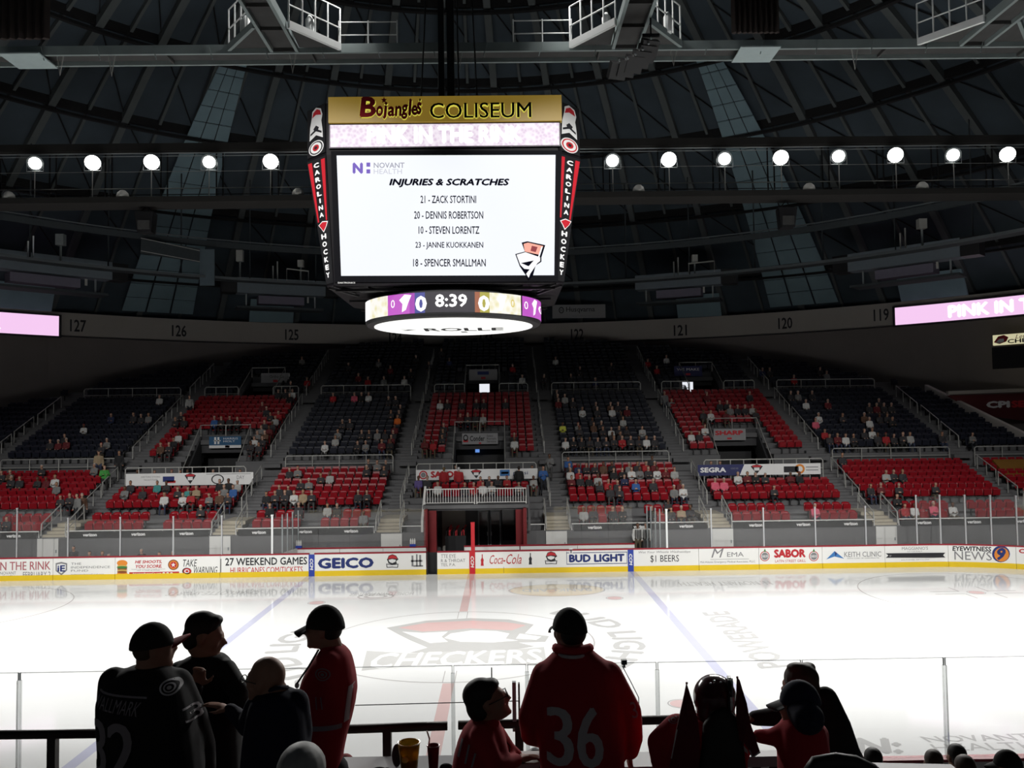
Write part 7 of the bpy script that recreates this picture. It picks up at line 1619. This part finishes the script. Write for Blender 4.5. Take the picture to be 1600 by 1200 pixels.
# -- man leaning over the child, and the child in red
tor = [(1085, 1236, 1268, .15, 0), (1082, 1250, 1284, .18, .02), (1088, 1238, 1296, .26, .02), (1102, 1232, 1308, .30, 0), (1122, 1228, 1318, .33, -.02), (1142, 1226, 1326, .34, -.04), (1165, 1226, 1338, .35, -.06), (1188, 1228, 1350, .36, -.08), (1250, 1234, 1356, .36, -.1)]
tor = [tor[0]]+tor[2:]
b, j, T, R = fan('person with tousled hair in dark jacket leaning over the capped child', 5.4, (1249, 1072), -38, tor, [[(1290, 1092, -.05, .075), (1312, 1135, -.12, .070), (1330, 1180, -.12, .06)], [(1240, 1104, .05, .065), (1208, 1120, .10, .058), (1180, 1122, .15, .048)]], [((1182, 1122, 5.55), (-1, .1, .1), (0, 0, 1), .5, 1)], nod=8, k=1.06, top=M_JACK, topname='jacket')
hair(b, T, R, 1.06, M_HB, [((0, .022, .046), (.087, .108, .090)), ((0, .055, -.01), (.079, .066, .072)), ((.03, .02, .115), (.05, .06, .026)), ((-.05, .04, .10), (.04, .05, .03))])
tor = [(1118, 1232, 1262, .14, 0), (1124, 1226, 1276, .18, 0), (1134, 1220, 1286, .22, 0), (1150, 1218, 1290, .25, 0), (1172, 1217, 1292, .26, 0), (1200, 1218, 1294, .27, 0), (1260, 1220, 1292, .27, 0)]
b, j, T, R = fan('child in red top and navy cap with grey bill, facing left under the leaning person', 4.6, (1248, 1099), -72, tor, [[(1234, 1140, .0, .052), (1206, 1152, .06, .044), (1186, 1150, .1, .037)], [(1280, 1146, 0, .05), (1284, 1185, .05, .045)]], [((1186, 1150, 4.7), (-1, .1, 0), (0, 0, 1), .7, 1)], nod=4, k=.93, neck=.045, floor=near_z(CAM[1]+4.6)+.25)
cap(b, T, R, .95, M_CAPN, M_CAPG); hair(b, T, R, .93, M_HD, [((0, .045, -.01), (.080, .066, .08))])
mb = MB(); capsule(mb, J(1252, 1112, 4.55), .075, J(1262, 1122, 4.5), .085, 12, 5); sculpt('hood', mb, M_JNAVY, b, .014, 2)
# -- grey head close by, and heads lower down by the glass
tor = [(1222, 448, 498, .14, 0), (1240, 400, 545, .24, 0), (1275, 380, 565, .28, 0), (1400, 385, 560, .30, 0)]
b, j, T, R = fan('person with thin grey hair, only the crown showing at the bottom edge', 2.9, (473, 1216), 5, tor, [], [], k=.95, top=M_JNAVY, topname='shirt', floor=near_z(CAM[1]+2.9))
hair(b, T, R, .95, M_HG, [((0, .016, .036), (.084, .104, .090)), ((0, .06, -.01), (.076, .062, .07))], .008)
def low_fan(x, y, d, face, lab, capm=None, billm=None, hm=M_HD, k=.98, top=M_JACK):
    tor = [(y+30*8/d, x-9, x+9, .14, 0), (y+36*8/d, x-30, x+30, .22, 0), (y+70*8/d, x-36, x+36, .28, 0), (y+125*8/d, x-34, x+34, .28, 0)]
    b, j, T, R = fan(lab, d, (x, y), face, tor, [], [], k=k, top=top, topname='jacket', floor=near_z(CAM[1]+d), group='people low by the near glass')
    if capm: cap(b, T, R, k, capm, billm)
    else: hair(b, T, R, k, hm, [((0, .018, .042), (.084, .104, .088)), ((0, .055, -.01), (.078, .064, .07))])
    return b
low_fan(1364, 1189, 8.0, 10, 'dark round head low beside the long counter, just right of the leaning person')
low_fan(1459, 1192, 8.0, 20, 'dark head before the red board cap, left of a close pair', hm=M_HB)
low_fan(1494, 1182, 8.4, -5, 'taller dark head before the red board cap, right of a close pair', hm=M_HD)
low_fan(1507, 1202, 7.4, 0, 'dark head peeping at the bottom edge before the close pair', hm=M_HB)
low_fan(1573, 1196, 7.2, -80, 'dark capped head facing left at the lower right corner', M_CAPK, hm=M_HD)
low_fan(540, 1200, 8.0, 0, 'small red and white capped head at the bottom edge beside the red jersey', M_CAPR, M_NUMW)
# ================================================================== rails, ledge and drinks in front
M_NRAIL = mat('dark_brown_rail_paint', (.035, .024, .020), .5, .2, var=.15)
DR = 6.0
def near_rail(pts, posts, lab, r=.030):
    mb = MB(); P = [J(x, y, DR) for x, y in pts]; mb.tube(P, r, 10)
    t = thing('near_rail', lab, 'handrail', (P[0][0], P[0][1], near_z(CAM[1]+DR)), 'dark rails of the near stand'); obj('top_rail', mb, M_NRAIL, t, smooth=True)
    for x, y in posts:
        p = J(x, y, DR); obj('post', MB().box(p[0]-.028, p[0]+.028, p[1]-.028, p[1]+.028, near_z(CAM[1]+DR), p[2]), M_NRAIL, t)
near_rail([(-60, 1149), (170, 1146)], [(83, 1147)], 'dark rail at the left edge with a square post below it')
near_rail([(520, 1140), (640, 1136), (699, 1134)], [(605, 1137)], 'dark rail with rounded end behind the drinks')
near_rail([(716, 1133), (800, 1131), (900, 1128), (1062, 1124)], [(811, 1131)], 'dark rail passing behind the big number jersey')
p = J(807, 1065, DR); q = J(807, 1130, DR)
t = thing('panel_post', 'dark slotted post rising above the near rail beside the red jersey', 'post', (p[0], p[1], q[2])); obj('post', MB().box(p[0]-.030, p[0]-.004, p[1]-.02, p[1]+.02, q[2]-.05, p[2]), M_STEEL, t); obj('edge', MB().box(p[0]+.010, p[0]+.022, p[1]-.02, p[1]+.02, q[2]-.05, p[2]-.01), M_NRAIL, t)
a, b = J(555, 1102, DR+.9), J(812, 1095, DR+.9)
tag(obj('glass_top_wire', MB().tube([a, b], .004, 5), M_STEEL), 'thin dark wire stretched across behind the near rail', 'wire')
p = J(768, 1043, 8.0); q = J(768, 1066, 8.0); tag(obj('thin_rod', MB().tube([p, (q[0], q[1], q[2]-1.0)], .006, 5), M_BLACK), 'thin dark upright rod above the short dark hair', 'rod')
# small camera on the glass with its cable
p = onY(975, 1035, NG); t = thing('glass_camera', 'small black camera clipped to the top of the near glass', 'camera', p); obj('body', MB().box(p[0]-.05, p[0]+.05, NG-.05, NG+.05, p[2]-.03, p[2]+.05), M_BLACK, t); obj('lens', MB().tube([(p[0]+.02, NG+.05, p[2]+.01), (p[0]+.02, NG+.09, p[2]+.01)], .022, 8), M_DGL, t); obj('clip', MB().box(p[0]-.02, p[0]+.02, NG-.03, NG+.03, p[2]-.09, p[2]-.03), M_STEEL, t)
tag(obj('camera_cable', MB().tube([onY(972, 1040, NG-.1), onY(986, 1066, NG-.12), onY(998, 1090, NG-.12), onY(998, 1180, NG-.12)], .008, 5), M_BLACK), 'thin black cable running down from the glass camera', 'cable')
# drink ledge
M_LEDGE = mat('grey_ledge_laminate', (.26, .26, .27), .5, var=.1)
DL = 5.72
p0, p1 = J(470, 1198, DL), J(1100, 1196, DL); zt = (p0[2]+p1[2])/2; zfl = near_z(CAM[1]+DL)
t = thing('drink_ledge', 'grey drink ledge along the rail with cups on it', 'ledge', ((p0[0]+p1[0])/2, p0[1], zfl))
obj('top', MB().box(p0[0], p1[0], p0[1]-.05, p0[1]+.20, zt-.04, zt), M_LEDGE, t)
for x in (p0[0]+.3, p1[0]-.3): obj('leg', MB().box(x-.03, x+.03, p0[1]+.05, p0[1]+.11, zfl, zt-.04), M_NRAIL, t)
p0, p1 = J(1150, 1183, DL+.3), J(1236, 1182, DL+.3); zt2 = p0[2]; zfl = near_z(CAM[1]+DL+.3)
t = thing('drink_ledge', 'short pale grey ledge between the right pennant and the child', 'ledge', ((p0[0]+p1[0])/2, p0[1], zfl), None)
obj('top', MB().box(p0[0], p1[0], p0[1]-.05, p0[1]+.06, zt2-.05, zt2+.02), M_LEDGE, t); obj('leg', MB().box(p0[0]+.1, p0[0]+.16, p0[1]-.03, p0[1]+.03, zfl, zt2-.05), M_NRAIL, t); obj('leg', MB().box(p1[0]-.16, p1[0]-.1, p0[1]-.03, p0[1]+.03, zfl, zt2-.05), M_NRAIL, t)
p0, p1 = J(1345, 1196, 6.4), J(1492, 1199, 6.4); zfl = near_z(CAM[1]+6.4)
t = thing('drink_ledge', 'long grey counter at the bottom right below the red board cap', 'ledge', ((p0[0]+p1[0])/2, p0[1], zfl), None)
obj('top', MB().hexa([p0+[0, -.06, -.05], p1+[0, -.06, -.05], p1+[0, .06, -.05], p0+[0, .06, -.05]], [p0+[0, -.06, 0], p1+[0, -.06, 0], p1+[0, .06, 0], p0+[0, .06, 0]]), M_LEDGE, t); obj('leg', MB().box(p0[0]+.2, p0[0]+.26, p0[1]-.03, p0[1]+.03, zfl, p0[2]-.05), M_NRAIL, t); obj('leg', MB().box(p1[0]-.26, p1[0]-.2, p0[1]-.03, p0[1]+.03, zfl, p1[2]-.05), M_NRAIL, t)
def cup(px, ytop, w, h, d, m, lab, name='cup', grp=None):
    c = J(px, ytop, d); r = w*d/FPX/2; c = np.array([c[0], c[1], zt]); H = J(px, ytop, d)[2]-zt
    t = thing(name, lab, 'cup', c, grp); mb = MB(); n = 20; prof = [(r*.72, 0), (r*.80, H*.3), (r*.9, H*.65), (r, H), (r*.93, H), (r*.86, H*.65), (r*.76, H*.3), (r*.66, .012)]
    mb.lathe(prof, n, c); obj('cup_body', mb, m, t, smooth=True); mb = MB(); mb.tube([c+[r*math.cos(a), r*math.sin(a), H] for a in np.linspace(0, 2*PI, 21)], .004, 5, cap=False); obj('rim', mb, m, t); return t, c, r, H
def translucent(name, col, k=.5):
    m = bpy.data.materials.new(name); m.use_nodes = True; nt = m.node_tree; b_ = nt.nodes['Principled BSDF']; b_.inputs['Base Color'].default_value = (*col, 1); b_.inputs['Roughness'].default_value = .35; b_.inputs['Transmission Weight'].default_value = k; b_.inputs['IOR'].default_value = 1.2
    n = nt.nodes.new('ShaderNodeTexNoise'); n.inputs['Scale'].default_value = 6; mr = nt.nodes.new('ShaderNodeMapRange'); mr.inputs[3].default_value = .3; mr.inputs[4].default_value = .42; nt.links.new(n.outputs['Fac'], mr.inputs[0]); nt.links.new(mr.outputs[0], b_.inputs['Roughness']); return m
M_YC = translucent('yellow_clear_plastic', (.62, .36, .03), .75)
t, c, r, H = cup(639, 1160, 34, 40, 5.66, M_YC, 'large yellow translucent cup on the drink ledge'); obj('drink', MB().lathe([(r*.70, .015), (r*.82, H*.45), (r*.02, H*.45)], 18, c), mat('dark_cola', (.02, .008, .004), .3, var=0), t); obj('lemon_piece', MB().ellipsoid(c+[-.02, -r*.86, H*.52], (.022, .006, .02), 10, 6), mat('lemon_flesh', (.75, .55, .10), .5, var=.1), t)
t, c, r, H = cup(677, 1165, 19, 32, 5.66, translucent('dark_red_plastic', (.16, .01, .02), .3), 'small dark red cup with a straw on the drink ledge'); s1 = J(667, 1142, 5.66); obj('straw', MB().tube([c+[0, 0, .03], c+[-.028, 0, H*1.05], [s1[0]+.016, c[1], s1[2]-.05], [s1[0], c[1], s1[2]]], .005, 6), mat('pale_straw', (.6, .5, .45), .5, var=0), t)
p = J(619, 1182, 5.70); tag(obj('phone_case', MB().ellipsoid((p[0], p[1]+.03, zt+.075), (.032, .012, .075), 14, 10), mat('grey_case_rubber', (.05, .05, .055), .6, var=.1)), 'dark grey rounded case leaning by the large yellow cup', 'case')
p = J(592, 1196, 5.66); tag(obj('crumpled_wrapper', MB().ellipsoid((p[0], p[1], zt+.012), (.05, .035, .016), 9, 6).ellipsoid((p[0]+.05, p[1], zt+.01), (.03, .03, .014), 7, 5), M_BLACK), 'dark crumpled wrapper on the ledge left of the cups', 'wrapper')
p = J(697, 1196, 5.66); tag(obj('crumpled_wrapper', MB().ellipsoid((p[0], p[1], zt+.02), (.045, .03, .026), 9, 6).ellipsoid((p[0]+.03, p[1]-.01, zt+.016), (.03, .03, .02), 7, 5), M_BLACK), 'dark crumpled wrapper on the ledge right of the small cup', 'wrapper')
p = J(838, 1176, 5.6); tag(obj('dark_bag', MB().ellipsoid(p+[0, 0, -.06], (.09, .08, .09), 14, 10), M_BLACK), 'dark rounded bag between the tray and the big jersey', 'bag')
# dark chair back in the lower right
mb = MB(); P = [J(1262, 1212, 3.4), J(1275, 1192, 3.4), J(1305, 1187, 3.4), J(1335, 1191, 3.4), J(1362, 1204, 3.4), J(1375, 1216, 3.4)]; mb.tube(P, .028, 8)
t = thing('folding_chair', 'dark curved seat back at the bottom edge right of the child', 'seat', (P[2][0], P[2][1], near_z(CAM[1]+3.4))); obj('backrest', mb, M_BLACK, t, smooth=True); obj('shell', MB().hexa([P[0]+[0, -.02, -.6], P[5]+[0, -.02, -.6], P[5]+[0, .03, -.6], P[0]+[0, .03, -.6]], [P[1]+[0, -.02, 0], P[4]+[0, -.02, 0], P[4]+[0, .03, 0], P[1]+[0, .03, 0]]), M_BLACK, t); obj('pedestal', MB().box(P[2][0]-.05, P[2][0]+.05, P[2][1]-.03, P[2][1]+.05, near_z(CAM[1]+3.4), P[2][2]-.5), M_BLACK, t)
